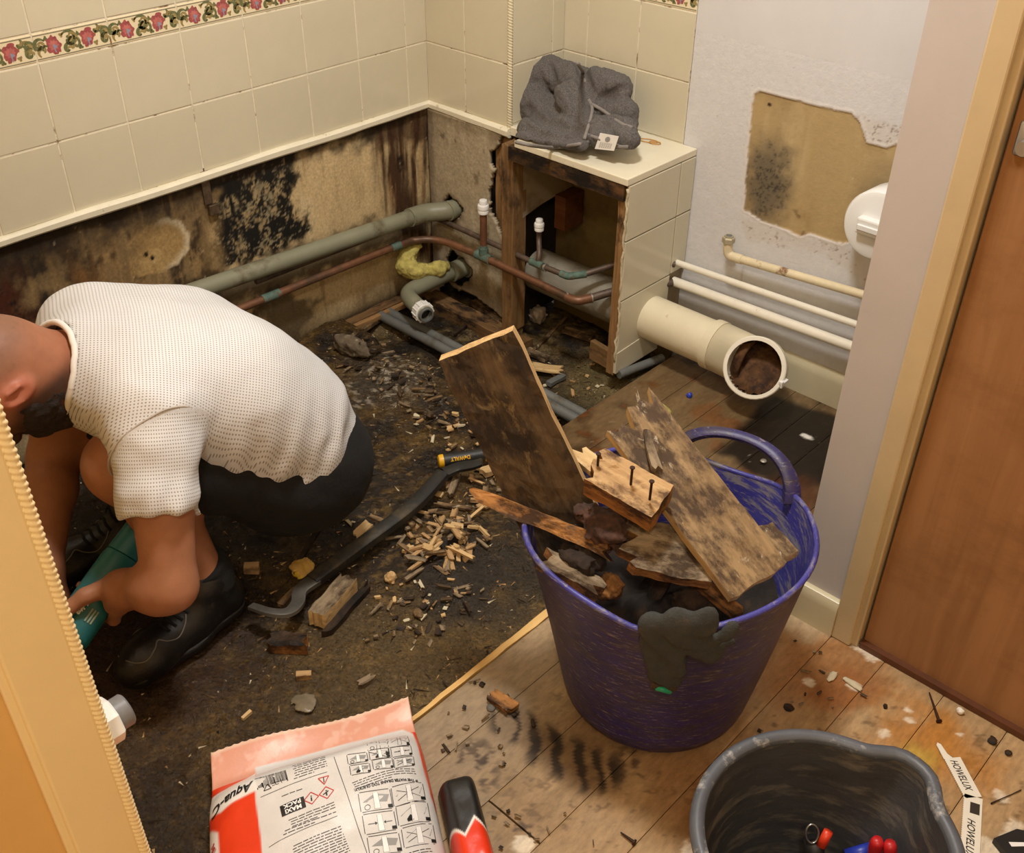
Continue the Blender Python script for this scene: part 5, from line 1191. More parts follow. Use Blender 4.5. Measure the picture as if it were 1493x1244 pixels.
o = plank('split_batten', p0, p1, .026, .022, TOC, [W_oran, W_black], seed=25, jag=(.03, .03), nx=22, ny=5, edge=.3, rough=.003, taper=(.7, 1.1)); tag(o, 'orange brown split batten poking left over the tub rim', 'batten', G)
p0, p1 = at(784, 812, .340), at(884, 866, .312)
o = plank('broken_board', p0, p1, .040, .014, (.25, .25, 1), [W_grey, W_oran], seed=26, jag=(.02, .03), nx=20, ny=6, edge=.15, rough=.003, endmat=True); tag(o, 'pale mouldy board strip along the inside of the tub\'s left rim', 'board', G)
p0, p1 = at(1096, 772, .350), at(1143, 826, .340)
o = plank('broken_board', p0, p1, .062, .014, (.05, -.15, 1), [W_mid, W_pale], seed=27, jag=(.008, .01), nx=12, ny=7, edge=.05, endmat=True); tag(o, 'short square-ended board under the long one at the tub\'s right rim', 'board', G)
o = plank('split_batten', at(1005, 838, .31), at(1082, 900, .300), .020, .014, (0, -.2, 1), [W_oran, W_black], seed=28, jag=(.02, .01), nx=10, ny=4, edge=.2); tag(o, 'brown stick inside the tub below the long board\'s near end', 'batten', G)
o = plank('split_batten', at(835, 655, .40), at(880, 690, .40), .030, .012, (0, -.2, 1), [W_pale, W_oran], seed=29, jag=(.03, .01), nx=10, ny=6, edge=.2); tag(o, 'small pale splinter between the upright board and the nailed block', 'splinter', G)
o = plank('split_batten', at(925, 565, .475), at(958, 690, .455), .016, .008, (.3, -.2, 1), [W_grey, W_mid], seed=30, jag=(.04, .01), nx=14, ny=4, edge=.2, taper=(.3, 1)); tag(o, 'thin grey splinter standing proud of the long weathered board', 'splinter', G)
o = plank('split_batten', at(1000, 790, .335), at(945, 870, .25), .034, .014, (.3, -.2, 1), W_black, seed=31, jag=(.03, .02), nx=10, ny=5, edge=.2); tag(o, 'blackened board end sunk in the shadow of the tub', 'board', G)
def lump(name, c, r, mat, label, cat, seed, amp=.3, group=None, parent=None, res=None, squash=(1, 1, 1)):
    c = np.asarray(c, float); sq = np.asarray(squash, float)
    def fn(p): q = (p-c)/sq; return (np.sqrt((q**2).sum(-1))-r*(1+amp*1.3*fbm(q+seed*3.1, 1.1/r, 3)+amp*.6*fbm(q+seed, 3.5/r, 2)))*sq.min()
    v, f = nets(fn, c-r*2*sq, c+r*2*sq, res or r/7); return tag(mk(name, v, f, mat, parent, True), label, cat, group)
lump('wood_knot', at(890, 858, .285), .020, W_oran, 'bright orange broken knot of wood inside the tub', 'wood lump', 1, group=G)
lump('rotten_clump', at(1010, 882, .275), .026, M_plain('dark_crumble', (58, 40, 27), .9, .5, 60, 1, 120), 'dark crumbling clump of rot inside the tub above the glove', 'wood lump', 2, .5, group=G)
lump('rotten_clump', at(882, 770, .375), .026, M_plain('dark_crumble_red', (76, 50, 38), .9, .5, 60, 1, 120), 'reddish brown crumbled rot at the foot of the upright board', 'wood lump', 3, .55, group=G, squash=(1.5, 1.1, .8))
lump('rotten_clump', at(850, 812, .33), .024, M_plain('dark_crumble_2', (48, 34, 24), .9, .5, 60, 1, 120), 'blackish crumbled rot beside the orange split batten in the tub', 'wood lump', 4, .55, group=G, squash=(1.5, 1, .8))
# work glove over the near rim
m_glove = M_plain('black_knit', (56, 58, 56), .88, .15, 50, .7, 380, dirt=(84, 70, 54), dirt_amt=(.54, .72), dirt_scale=16); m_gdirt = M_plain('mud_knit', (70, 54, 38), .9, .3, 60, .8, 260)
gl = thing('work_glove', tuple(tub_at(970, 1000, .01)), 'dirty black work glove with green cuff, hung over the purple tub\'s near rim', 'glove')
def gp(px, py, off=.010): return tub_at(px, py, off)
GC = gp(985, 940); GRAD = vec(math.cos(math.radians(-58)), math.sin(math.radians(-58)), .15); GRAD /= np.linalg.norm(GRAD)
def gflat(p, k=1.9): return p+((p-GC)@GRAD)[..., None]*GRAD*(k-1)
_gp = gp
def gp(px, py, off=.014): return gflat(_gp(px, py, max(off, .010)))
def glove(p):
    p = gflat(p)
    rimq = [gp(950, 912, .004), gp(985, 906, .004), gp(1035, 898, .004)]
    d = uni([rc(p, rimq[0], gp(958, 985), .018, .014), rc(p, rimq[1], gp(982, 990), .018, .014), rc(p, rimq[0], rimq[2], .014, .012), rc(p, gp(985, 920), gp(1030, 912), .018, .014)], .014)
    for a, b, c in (((1008, 912), (1040, 935), (1068, 915)), ((1000, 930), (1035, 948), (1062, 935)), ((1002, 948), (1028, 956), (1048, 948))):
        d = smin(d, smin(rc(p, gp(*a), gp(*b), .012, .0105), rc(p, gp(*b), gp(*c), .0105, .0095), .006), .006)
    return d*.7+.0018*np.sin(p[:, 0]*180+p[:, 2]*70)+.0025*fbm(p, 35, 3)
c = _gp(990, 945); v, f = nets(glove, c-vec(.10, .06, .10), c+vec(.11, .10, .10), .0036); mk('knit', v, f, m_glove, gl, True)
q0, q1, q2_ = _gp(950, 994, .010), _gp(966, 999, .012), _gp(986, 998, .010); v, f = tube(smooth_path([q0, q1, q2_], 6), .0090, 10); mk('muddy_cuff', v, f, m_gdirt, gl, True)
v, f = tube(smooth_path([_gp(956, 1001, .016)-(0, 0, .003), _gp(967, 1004, .020)-(0, 0, .002), _gp(979, 1007, .016)-(0, 0, .003)], 6), [.0015]+[.0042]*11+[.0015], 10); mk('cuff_edge', v, f, M_plain('green_elastic', (26, 150, 112), .5, .1, 60), gl, True)

# ------------------------------------------------------------------ black bucket with hand tools
BC = vec(1.766, -1.030, 0); BH = .280
m_buck = M_plain('grey_black_bucket', (66, 66, 68), .5, .15, 14, .25, 70, dirt=(122, 114, 102), dirt_amt=(.50, .70), dirt_scale=9, scl=(1, 1, 4)); m_buck2 = M_plain('bucket_lip', (84, 88, 96), .45, .1, 20, .15, 80, dirt=(170, 168, 164), dirt_amt=(.56, .68), dirt_scale=26)
bk = thing('builders_bucket', tuple(BC), 'black builder\'s bucket with a pouring lip and hand tools inside', 'bucket')
def bk_r(t, a): 
    sp = np.exp(-(np.abs(np.angle(np.exp(1j*(a-1.40))))/.26)**3); return (.104+.040*t)+.026*sp*sstep(.50, .95, t)
a = np.linspace(0, 2*np.pi, 84, endpoint=False); na = 84; rows = []
for t in np.linspace(0, 1, 16): r = bk_r(t, a); rows.append(np.stack([BC[0]+r*np.cos(a), BC[1]+r*np.sin(a), 0*a+t*BH], 1))
for t in np.linspace(1, .02, 16): r = bk_r(t, a)-.004; rows.append(np.stack([BC[0]+r*np.cos(a), BC[1]+r*np.sin(a), 0*a+t*BH], 1))
V = np.concatenate(rows); F = [(i*na+j, i*na+(j+1) % na, (i+1)*na+(j+1) % na, (i+1)*na+j) for i in range(31) for j in range(na)]+[tuple(range(na-1, -1, -1)), tuple(31*na+j for j in range(na))]
mk('bucket_wall', V, F, m_buck, bk, True, sharp=60)
r = bk_r(1.0, a)+.004; L = np.stack([BC[0]+r*np.cos(a), BC[1]+r*np.sin(a), 0*a+BH-.004], 1); v, f = tube(np.vstack([L, L[:1]]), .0092, 10, False); mk('lip', v, f, m_buck2, bk, True)
for zz in (.20, ): 
    r = bk_r(zz/BH, a)+.002; L = np.stack([BC[0]+r*np.cos(a), BC[1]+r*np.sin(a), 0*a+zz], 1); v, f = tube(np.vstack([L, L[:1]]), .004, 8, False); mk('rib', v, f, m_buck, bk, True)
m_red = M_plain('red_grip', (186, 32, 36), .4, .08, 30); m_blue = M_plain('blue_plastic', (40, 58, 170), .4, .08, 30); m_steel = M_plain('steel', (150, 150, 150), .3, .1, 40, metal=.9); m_orange = M_plain('orange_red_grip', (220, 62, 30), .4, .06, 30)
IG = 'hand tools in the black bucket'
def inb(px, py, z): return at(px, py, z)
pl = thing('pliers', tuple(inb(1285, 1270, .08)), 'pliers with red handles sticking up in the black bucket', 'pliers', IG); J = inb(1280, 1290, .13)
for (px, py) in ((1280, 1224), (1298, 1228)):
    e = inb(px, py, .205); v, f = tube(smooth_path([J, J*.5+e*.5+vec(.006 if px > 1290 else -.006, 0, 0), e], 6), [.006]*4+[.0078]*5+[.0085]*3+[.006], 12); mk('handle', v, f, m_red, pl, True)
v, f = tube([J+vec(0, 0, -.004), J+vec(.02, -.035, -.03)], [.009, .004], 10); mk('jaws', v, f, m_steel, pl, True)
kn = thing('cutter', tuple(inb(1190, 1275, .08)), 'black handled cutter with a steel ring and orange tip in the bucket', 'cutter', IG)
a0, a1 = inb(1188, 1275, .11), inb(1187, 1226, .165); v, f = tube([a0, a1], [.012, .013], 12); mk('handle', v, f, m_black, kn, True)
c = inb(1184, 1216, .178); t = np.linspace(0, 2*np.pi, 24); v, f = tube(c+np.stack([.008*np.cos(t)*CR[i]+.012*np.sin(t)*CU[i] for i in range(3)], 1), .0016, 6, False); mk('ring', v, f, m_steel, kn, True)
v, f = tube([inb(1197, 1234, .165), inb(1208, 1212, .185)], [.0065, .006], 10); mk('tip', v, f, m_orange, kn, True)
bl = thing('screwdriver', tuple(inb(1245, 1262, .09)), 'blue plastic handled tool lying low between the pliers and cutter in the bucket', 'tool', IG)
v, f = tube([inb(1235, 1250, .135), inb(1272, 1238, .15)], [.010, .009], 12); mk('handle', v, f, m_blue, bl, True); v, f = tube([inb(1235, 1250, .135), inb(1205, 1262, .12)], .003, 8); mk('shaft', v, f, m_steel, bl, True)
# ------------------------------------------------------------------ bag of fence-post cement
BA = at(308, 1100, .020); BE1 = at(595, 1020, .020)-BA; BW = np.linalg.norm(BE1); BE1 /= BW; BE2 = vec(.845, -.535, 0); BL = .46
def bag_z(s, t):
    k = np.clip(s/BW, 0, 1); g = np.clip(1-np.abs(2*k-1)**3.2, 0, 1)**.55; f = sstep(.050, .125, t)*sstep(BL+.0, BL-.09, t)
    wr = fbm(np.stack([s, t, 0*s], -1), 16, 3)*.006+.003*np.sin(t*70+s*25)*sstep(.16, .06, t)
    return .018+.072*g*f+wr*f
def bag_xy(s, t):
    k = (s/BW-.5); b = 1+.035*sstep(.05, .13, t); p = BA+BE1*((k*b+.5)*BW)[:, None]+BE2*t[:, None]; return p
def bag_pt(s, t, lift=0.0):
    s, t = np.atleast_1d(np.asarray(s, float)), np.atleast_1d(np.asarray(t, float)); p = bag_xy(s, t); p[:, 2] = bag_z(s, t)+lift; return p
def bag_uv(px, py):
    z = .07
    for _ in range(12):
        q = at(px, py, z)-BA; m = np.array([[BE1[0], BE2[0]], [BE1[1], BE2[1]]]); s, t = np.linalg.solve(m, q[:2]); s = ((s/BW-.5)/(1+.035*sstep(.05, .13, t))+.5)*BW; z = float(bag_z(np.array([s]), np.array([t]))[0])
    return np.array([s, t])
UV = lambda pts: np.array([bag_uv(*q) for q in pts])
bag = thing('cement_bag', tuple(BA*.5+(BA+BE1*BW+BE2*BL)*.5*vec(1, 1, 0)), 'orange red and white bag of post cement lying upside down on the wet floor', 'bag')
def bag_col(s, t, P):
    S = Stain(P, (226, 62, 28), .32); n = fbm(P, 60, 3)
    band = UV([(560, 980), (620, 1040), (604, 1060), (560, 1070), (480, 1092), (400, 1120), (312, 1150), (280, 1100)]); sd = polysd(band, s, t)+.001*n
    S.mix(sstep(-.001, .001, .066+.010*np.sin(s*19+.6)*0+.004*n*0-t), (222, 158, 134), .35); S.mix(sstep(.066, .030, t)*sstep(.0, .3, n+.3*np.sin(s*60+t*80))*.45, (240, 206, 188))
    S.mix(sstep(.010, .004, t)*.6, (236, 214, 190))
    white = UV([(587, 1064), (500, 1086), (420, 1108), (372, 1120), (372, 1150), (373, 1170), (380, 1220), (386, 1300), (660, 1300), (650, 1230), (628, 1160), (612, 1100), (602, 1070)]); S.mix(sstep(-.0012, .0012, polysd(white, s, t)), (216, 214, 212), .4)
    sw = UV([(306, 1168), (330, 1150), (372, 1128), (376, 1152), (340, 1170), (322, 1185), (305, 1200)]); S.mix(sstep(-.001, .001, polysd(sw, s, t)), (236, 234, 230), .35)
    tab = UV([(305, 1220), (318, 1215), (322, 1300), (300, 1300)]); S.mix(sstep(-.001, .001, polysd(tab, s, t)), (236, 232, 230), .35)
    return S.c
m_bag = M_paint('printed_plastic', .15, 60, .05, 30, spec=.5)
ns, nt_ = 150, 200; s_, t_ = np.meshgrid(np.linspace(0, BW, ns), np.linspace(0, BL, nt_), indexing='ij'); s1, t1 = s_.ravel(), t_.ravel()
t1e = np.where(t1 < .002, t1+.0025*np.abs(np.sin(s1*260)), t1); P = bag_pt(s1, t1e); P[:, 2] += np.where(t1 < .06, .012*sstep(.06, 0, t1)*(np.sin(s1*22)*.5+.6), 0)
C = bag_col(s1, t1, P); idx = np.arange(ns*nt_).reshape(ns, nt_); loop = list(idx[:, 0])+list(idx[-1, 1:])+list(idx[-2::-1, -1])+list(idx[0, -2:0:-1]); low = P[loop].copy(); tl = t1[loop]
low[:, 2] = np.where(tl < .06, low[:, 2]-.002, .004); low2 = low.copy(); n = len(P); m = len(loop)
F = gridf(ns, nt_)[:, ::-1].tolist()+[(loop[i], loop[(i+1) % m], n+(i+1) % m, n+i) for i in range(m)]
mk('sack', np.vstack([P, low]), F, m_bag, bag, True, col=np.vstack([C, C[loop]]))
# print on the label (upside down as the bag lies)
m_ink = M_plain('black_ink', (34, 33, 34), .4, .05, 30); m_inkg = M_plain('grey_ink', (150, 150, 150), .4, .05, 30); m_inkr = M_plain('red_ink', (196, 44, 40), .4, .05, 30); m_inkw = M_plain('white_ink', (240, 240, 240), .4, .02, 30)
PR = []; rs = np.random.RandomState(3)
def sub(v, f, step=.012): return v, f
def put(v, f, o, rot, mi, lift=.0006):
    c, s_n = math.cos(rot), math.sin(rot); v = np.asarray(v, float); x = -v[:, 0]; y = v[:, 1]
    PR.append((np.stack([o[0]+c*x-s_n*y, o[1]+s_n*x+c*y], 1), f, mi, lift))
def inkline(p, q, w, mi=0, n=8):
    p, q = np.asarray(p, float), np.asarray(q, float)
    for i in range(n): PR.append((*line2(p+(q-p)*i/n, p+(q-p)*(i+1)/n, w), mi, .0006))
def para(p, q, rows, dt, w=.0011, mi=0):
    p, q = np.asarray(p, float), np.asarray(q, float); d = q-p; L = np.linalg.norm(d); d = d/L; nn = np.array([-d[1], d[0]]); nn = nn if nn[1] > 0 else -nn
    for r in range(rows):
        x = rs.rand()*.004; end = L*(1 if r < rows-1 else .6)
        while x < end:
            l = min(.003+rs.rand()*.009, end-x); a = p+d*x+nn*dt*r; PR.append((*line2(a, a+d*l, w), mi, .0006)); x += l+.0016
inkline(bag_uv(487, 1104), bag_uv(535, 1244), .0008)
# barcode
for i in range(26):
    a = bag_uv(372+i*1.75, 1136-i*.5); b = bag_uv(376+i*1.75, 1150-i*.52+(2 if i % 5 == 0 else 0)); PR.append((*line2(a, b, .0006+.0009*rs.rand()), 0, .0006))
para(bag_uv(425, 1118), bag_uv(474, 1103), 7, .0042, .0010); inkline(bag_uv(380, 1163), bag_uv(477, 1126), .0007)
def poly_out(c, r, n, rot, w, mi):
    for i in range(n):
        a0, a1 = rot+2*np.pi*i/n, rot+2*np.pi*(i+1)/n; PR.append((*line2(c+r*np.array([math.cos(a0), math.sin(a0)]), c+r*np.array([math.cos(a1), math.sin(a1)]), w), mi, .0006))
c = bag_uv(472, 1137); poly_out(c, .0085, 3, np.pi/2, .0013, 2); PR.append((*line2(c+[0, -.002], c+[0, .005], .0013), 0, .0007)); PR.append((*line2(c+[0, -.0035], c+[0, -.0026], .0013), 0, .0007))
for px, py in ((454, 1164), (476, 1156)): 
    c = bag_uv(px, py); poly_out(c, .0100, 4, 0, .0013, 2); PR.append((*line2(c+[0, -.001], c+[0, .005], .0020), 0, .0007)); PR.append((*line2(c+[0, -.004], c+[0, -.0025], .0020), 0, .0007))
    if px > 460: PR.append((*line2(c+[-.005, .002], c+[.003, -.002], .0014), 0, .0007))
para(bag_uv(408, 1163), bag_uv(463, 1143), 1, .004, .0011); c = bag_uv(390, 1149); poly_out(c, .006, 3, -np.pi/2, .0012, 0); para(bag_uv(396, 1143), bag_uv(414, 1137), 2, .004, .0008)
# MAXI PACK plate
c = bag_uv(427, 1176); e = bag_uv(440, 1171)-c; ang = math.atan2(e[1], e[0]); v, f = gridrect(-.0165, -.0095, .0165, .0095, 6, 4); put(v, f, c, ang, 0, .0007)
for txt, y in (('MAXI', .0012), ('PACK', -.0078)): v, f = text_mesh(txt, .0095, 0, .0003, 'CENTER'); put(v[:, :2], f, bag_uv(427, 1176)+np.array([-math.sin(ang), math.cos(ang)])*y*1.0, ang, 3, .0010)
para(bag_uv(420, 1197), bag_uv(487, 1170), 4, .0042, .0010); inkline(bag_uv(392, 1236), bag_uv(492, 1190), .0007); para(bag_uv(412, 1214), bag_uv(490, 1184), 2, .0046, .0011); para(bag_uv(425, 1236), bag_uv(497, 1205), 12, .0042, .0011)
c = bag_uv(335, 1166); e = bag_uv(358, 1151)-bag_uv(322, 1176); ang = math.atan2(e[1], e[0]); v, f = text_mesh('Aqua-C', .019, .3, .0006, 'CENTER'); put(v[:, :2], f, bag_uv(338, 1156), ang, 0, .0012)
v, f = text_mesh('18kg', .008, 0, .0002, 'CENTER'); put(v[:, :2], f, bag_uv(313, 1236), 1.2, 2, .0008)
# instruction pictures
def panel(p00, p10, p01, kind, num=True):
    p00, p10, p01 = (np.asarray(q, float) for q in (p00, p10, p01)); ex, ey = p10-p00, p01-p00
    def g(a, b): return p00+ex*a+ey*b
    w = .0009
    for a, b in (((.04, 0), (.96, 0)), ((1, .05), (1, .95)), ((.96, 1), (.04, 1)), ((0, .95), (0, .05))): inkline(g(*a), g(*b), w, 0, 3)
    if kind % 4 != 2: PR.append((*q2([g(.10, .52), g(.50, .16), g(.95, .28), g(.85, .62)]), 1, .0005))
    PR.append((*q2([g(.46, .12), g(.60, .12), g(.62, .92), g(.44, .92)]), 3, .0008)); inkline(g(.46, .12), g(.44, .92), w*.7, 0, 3); inkline(g(.60, .12), g(.62, .92), w*.7, 0, 3)
    if kind % 4 == 0: poly_out(g(.22, .80), np.linalg.norm(ex)*.09, 9, 0, w*.8, 0)
    if kind % 4 == 1: PR.append((*q2([g(.28, .75), g(.40, .55), g(.52, .70), g(.48, .86), g(.3, .88)]), 0, .0009))
    if kind % 4 == 2: inkline(g(.14, .5), g(.36, .5), w, 0, 2); inkline(g(.9, .5), g(.7, .5), w, 0, 2); PR.append((*q2([g(.36, .42), g(.44, .5), g(.36, .58)]), 0, .0007)); PR.append((*q2([g(.70, .42), g(.63, .5), g(.70, .58)]), 0, .0007))
    if kind % 4 == 3: inkline(g(.15, .25), g(.85, .75), w*.8, 0, 3); inkline(g(.15, .75), g(.85, .25), w*.8, 0, 3)
    PR.append((*q2([g(.86, .78), g(.99, .78), g(.99, .95), g(.86, .95)]), 0, .0010))
def pan(cx, cy, w, h, kind):
    a = bag_uv(cx-w/2+2, cy-h/2+w*.07); b = bag_uv(cx+w/2+2, cy-h/2-w*.07); d = bag_uv(cx-w/2+2+h*.16, cy+h/2+w*.07); panel(a, b, d, kind)
for cx, cy, k in ((547, 1088, 0), (577, 1082, 3), (518, 1106, 0), (550, 1100, 1), (582, 1096, 2), (522, 1122, 1), (555, 1114, 0), (586, 1112, 3)): pan(cx, cy, 29, 14, k)
para(bag_uv(512, 1143), bag_uv(604, 1122), 4, .0040, .0010)
v, f = text_mesh('IF THE WATER DRAINS TOO QUICKLY:', .0062, 0, .00025, 'LEFT'); o1, o2 = bag_uv(609, 1138), bag_uv(516, 1151); ang = math.atan2(*(o1-o2)[::-1]); k = np.linalg.norm(o1-o2)/v[:, 0].max(); put(v[:, :2]*[k, 1.0], f, o1, ang, 0, .0007)
for cx, cy, k in ((543, 1168, 0), (591, 1160, 3), (549, 1200, 2), (598, 1188, 1), (556, 1232, 0), (606, 1220, 3)): pan(cx, cy, 46, 29, k)
para(bag_uv(585, 1249), bag_uv(628, 1238), 5, .0042, .0011)
decal('label_print', PR, [m_ink, m_inkg, m_inkr, m_inkw], bag, lambda u, v, l: bag_pt(u, v, l))['kind'] = 'stuff'
# second bag peeping out
def pillow(o, e1, e2, w, l, h, n1=70, n2=90):
    s_, t_ = np.meshgrid(np.linspace(0, 1, n1), np.linspace(0, 1, n2), indexing='ij'); s_, t_ = s_.ravel(), t_.ravel()
    g = np.clip(1-np.abs(2*s_-1)**5, 0, 1)**.5*np.clip(1-np.abs(2*t_-1)**9, 0, 1)**.5; P = o+np.outer(s_*w, e1)+np.outer(t_*l, e2); P[:, 2] = .004+h*g+.004*fbm(P, 20, 3)*g; B = P.copy(); B[:, 2] = .002
    n = len(P); idx = np.arange(n).reshape(n1, n2); loop = list(idx[:, 0])+list(idx[-1, 1:])+list(idx[-2::-1, -1])+list(idx[0, -2:0:-1]); low = P[loop].copy(); low[:, 2] = .001; m = len(loop)
    return np.vstack([P, low]), gridf(n1, n2).tolist()+[(loop[i], n+i, n+(i+1) % m, loop[(i+1) % m]) for i in range(m)], s_, t_, loop
e2 = BE2/np.linalg.norm(BE2); e1 = vec(.50, .866, 0); o2 = at(634, 1152, .02)+e1*.004
V, F, s_, t_, loop = pillow(o2*vec(1, 1, 0), e1, e2, .056, .24, .060); S = Stain(V[:len(s_)], (224, 58, 26), .32); zig = .48-.10*np.abs(((s_*3) % 2)-1)
S.mix(sstep(zig+.012, zig-.002, t_), (236, 232, 226), .35); S.mix(sstep(zig-.012, zig-.022, t_), (30, 30, 30), .4); C = np.vstack([S.c, S.c[loop]])
if np.linalg.det(np.stack([e1, e2, vec(0, 0, 1)])) < 0: F = [tuple(q[::-1]) for q in F]
tag(mk('cement_bag', V, F, m_bag, None, True, col=C), 'smaller black and red bag peeping out on the right of the white labelled one', 'bag')

# ------------------------------------------------------------------ tools on the floor
def fz(x, y): return -.020+float(floor_h(np.array([[x, y, 0.0]]))[0]) if x < SX else 0.0
m_iron = M_plain('black_iron', (46, 46, 45), .5, .2, 24, .3, 120, metal=.3, dirt=(84, 72, 54), dirt_amt=(.52, .68), dirt_scale=20)
cb = thing('wrecking_bar', tuple(at(540, 780, -.02)), 'black iron wrecking bar with a hooked claw lying beside the wood chips', 'crowbar')
H = np.array([(-1, -.55), (-.75, -.75), (.75, -.75), (1, -.55), (1, .55), (.75, .75), (-.75, .75), (-1, .55)])
pts = [at(645, 692, .018), at(600, 740, .018), at(520, 800, .018), at(455, 848, .018)]; v, f = tube(smooth_path(pts, 6), .0140, prof=H); mk('shaft', v, f, m_iron, cb, True, sharp=40)
pts = [at(648, 690, .018), at(668, 682, .020), at(690, 678, .032), at(703, 674, .040)]; v, f = tube(smooth_path(pts, 6), np.linspace(.0140, .010, 19), prof=H*[[1, .55]]); mk('chisel_end', v, f, m_iron, cb, True, sharp=40)
pts = [at(460, 845, .018), at(438, 862, .020), at(434, 880, .024), at(420, 893, .030), at(395, 893, .034), at(366, 884, .030)]; v, f = tube(smooth_path(pts, 6), np.linspace(.0140, .0085, 31), prof=H*[[1, .6]]); tag(mk('claw', v, f, M_plain('worn_steel', (120, 116, 108), .35, .2, 30, metal=.6), cb, True, sharp=40), 'curved worn steel claw')
dw = thing('pry_tool', tuple(at(670, 668, -.02)), 'black and yellow handled pry tool lying by the standing board', 'hand tool')
m_dblk = M_plain('black_grip', (40, 41, 43), .5, .1, 30, .2, 200); m_yel = M_plain('yellow_plastic', (226, 172, 28), .4, .06, 20, dirt=(96, 74, 30), dirt_amt=(.62, .72), dirt_scale=40)
a0, a1 = at(640, 673, .012), at(706, 663, .014); dd = (a1-a0)/np.linalg.norm(a1-a0); Ld = np.linalg.norm(a1-a0)
v, f = lathe([(.010, 0), (.0135, .002), (.0145, .006), (.0145, .012)], a0-dd*.002, dd, 20); mk('end_cap', v, f, m_yel, dw, True, sharp=40)
v, f = lathe([(.0140, .012), (.0132, .03), (.0135, Ld*.7), (.0150, Ld), (.0130, Ld+.002)], a0-dd*.002, dd, 20); mk('grip', v, f, m_dblk, dw, True, sharp=40)
v, f = lathe([(.0150, 0), (.0150, .012), (.008, .014), (.008, .15), (.004, .16)], a0+dd*Ld, dd, 16); mk('shank', v, f, m_yel, dw, True, sharp=40)
_o = -CF-dd*(-CF@dd); _o /= np.linalg.norm(_o); _u = np.cross(dd, _o); tv, tf = text_mesh('DeWALT', .011, 0, .0004, 'CENTER')
V = np.array([a0+dd*(Ld*.46-q[0]*.95)+(math.cos((q[1]-.004)/.0137)*_o-math.sin((q[1]-.004)/.0137)*_u*(1 if _u@CU < 0 else -1)*-1)*.0141 for q in tv]); mk('lettering', V, tf, m_yel, dw)
# white saw blades
m_blade = M_plain('white_coated_steel', (232, 228, 214), .35, .03, 30); m_slot = M_plain('dark_slot', (50, 40, 30), .7)
def blade(p0, p1, pl, L, label, tang):
    d = p1-p0; d[2] = 0; Lw = np.linalg.norm(d); d /= Lw; s = vec(d[1], -d[0], 0)                 # s points to the image left
    s = s if s@CR < 0 else -s; w = .0135; z = .0022
    n = 30; edge = []
    for i in range(n): edge += [(Lw*(i+.0)/n, w), (Lw*(i+.5)/n, w-.0014)]
    edge = [(x, y) for x, y in edge if x > (.03 if tang else 0)]
    poly = ([(0, w*.75), (.004, w), (.030, w)] if tang else [(0, w*.9)])+edge+[(Lw, w*.8), (Lw, -w)]+([(.030, -w), (.030, -.001), (.022, .004), (.004, w*.45)] if tang else [(0, -w)])
    V, F = prism(poly, 0, .0013); V = p0+np.outer(V[:, 0], d)+np.outer(V[:, 1], s)+np.outer(V[:, 2]+z, vec(0, 0, 1)); o = thing('saw_blade', tuple(p0), label, 'saw blade', 'white saw blades'); mk('blade', V, F, m_blade, o)
    tv, tf = text_mesh('HOWELUX', .0165, .35, .0002, 'LEFT'); k = (Lw-(.040 if tang else .045))/tv[:, 0].max(); V = p0+np.outer(tv[:, 0]*k*.92+(.034 if tang else .042), d)-np.outer(tv[:, 1]*.95-.0055, s)+vec(0, 0, z+.0016); mk('lettering', V, tf, m_ink, o)
    if not tang: V, F = prism([(.012, -w*.75), (.032, -w*.75), (.032, w*.25), (.012, w*.25)], .0008, .0016); V = p0+np.outer(V[:, 0], d)+np.outer(V[:, 1], s)+np.outer(V[:, 2]+z, vec(0, 0, 1)); mk('slot', V, F, m_slot, o)
    return o
blade(at(1375, 1084), at(1418, 1165), 0, 0, 'white coated saw blade with a notched tip, upper of the pair beside the bucket', True)
blade(at(1418, 1163), at(1412, 1262), 0, 0, 'white coated saw blade with a square slot, lower of the pair beside the bucket', False)
# nail, splinter and scraps on the boards
def nail(p0, p1, label):
    d = (p1-p0)/np.linalg.norm(p1-p0); v, f, _ = merge([tube([p0, p1], [.0012, .0026], 8), lathe([(.0048, 0), (.0048, .002), (.002, .0024)], p1, d, 12)]); tag(mk('nail', v, f, m_nail), label, 'nail')
nail(at(1355, 1010, .004), at(1369, 1051, .004), 'long rusty nail on the boards near the brown door'); nail(at(905, 1214, .004), at(924, 1228, .004), 'short rusty nail on the boards left of the black bucket')
m_wscrap = M_plain('white_scrap', (236, 232, 222), .6, .05, 40); lump('plaster_crumb', at(1400, 1037, .005), .006, m_wscrap, 'white crumb on the floor right of the long rusty nail', 'crumb', 5)
lump('mud_crumb', at(1291, 1030, .003), .004, W_black, 'dark crumb with a white fleck between the tub and the brown door', 'crumb', 6); lump('mud_crumb', at(1447, 1080, .003), .008, W_black, 'dark stain-like crumb left of the two by the brown door', 'crumb', 7, squash=(1, 1, .3)); lump('mud_crumb', at(1471, 1098, .003), .0055, W_black, 'dark crumb nearest the right edge of the picture', 'crumb', 8, squash=(1, 1, .5))
lump('paper_scrap', at(1213, 987, .003), .012, m_plast, 'grey shred of filler on the boards right of the tub', 'scrap', 9, squash=(.5, 1.2, .25)); lump('paper_scrap', at(1245, 998, .003), .013, m_plast, 'pale shred of filler near the cream architrave foot', 'scrap', 10, squash=(1.4, .5, .25)); lump('mud_disc', at(1150, 1032, .0005), .010, W_black, 'flat dark round blob on the boards between tub and bucket', 'blob', 11, .1, squash=(1, 1, .12)); lump('mud_disc', at(716, 1032, .002), .008, M_plain('grey_stone', (96, 92, 86), .7), 'grey pebble beside the orange wood flake', 'pebble', 12, .1, squash=(1, 1, .5))
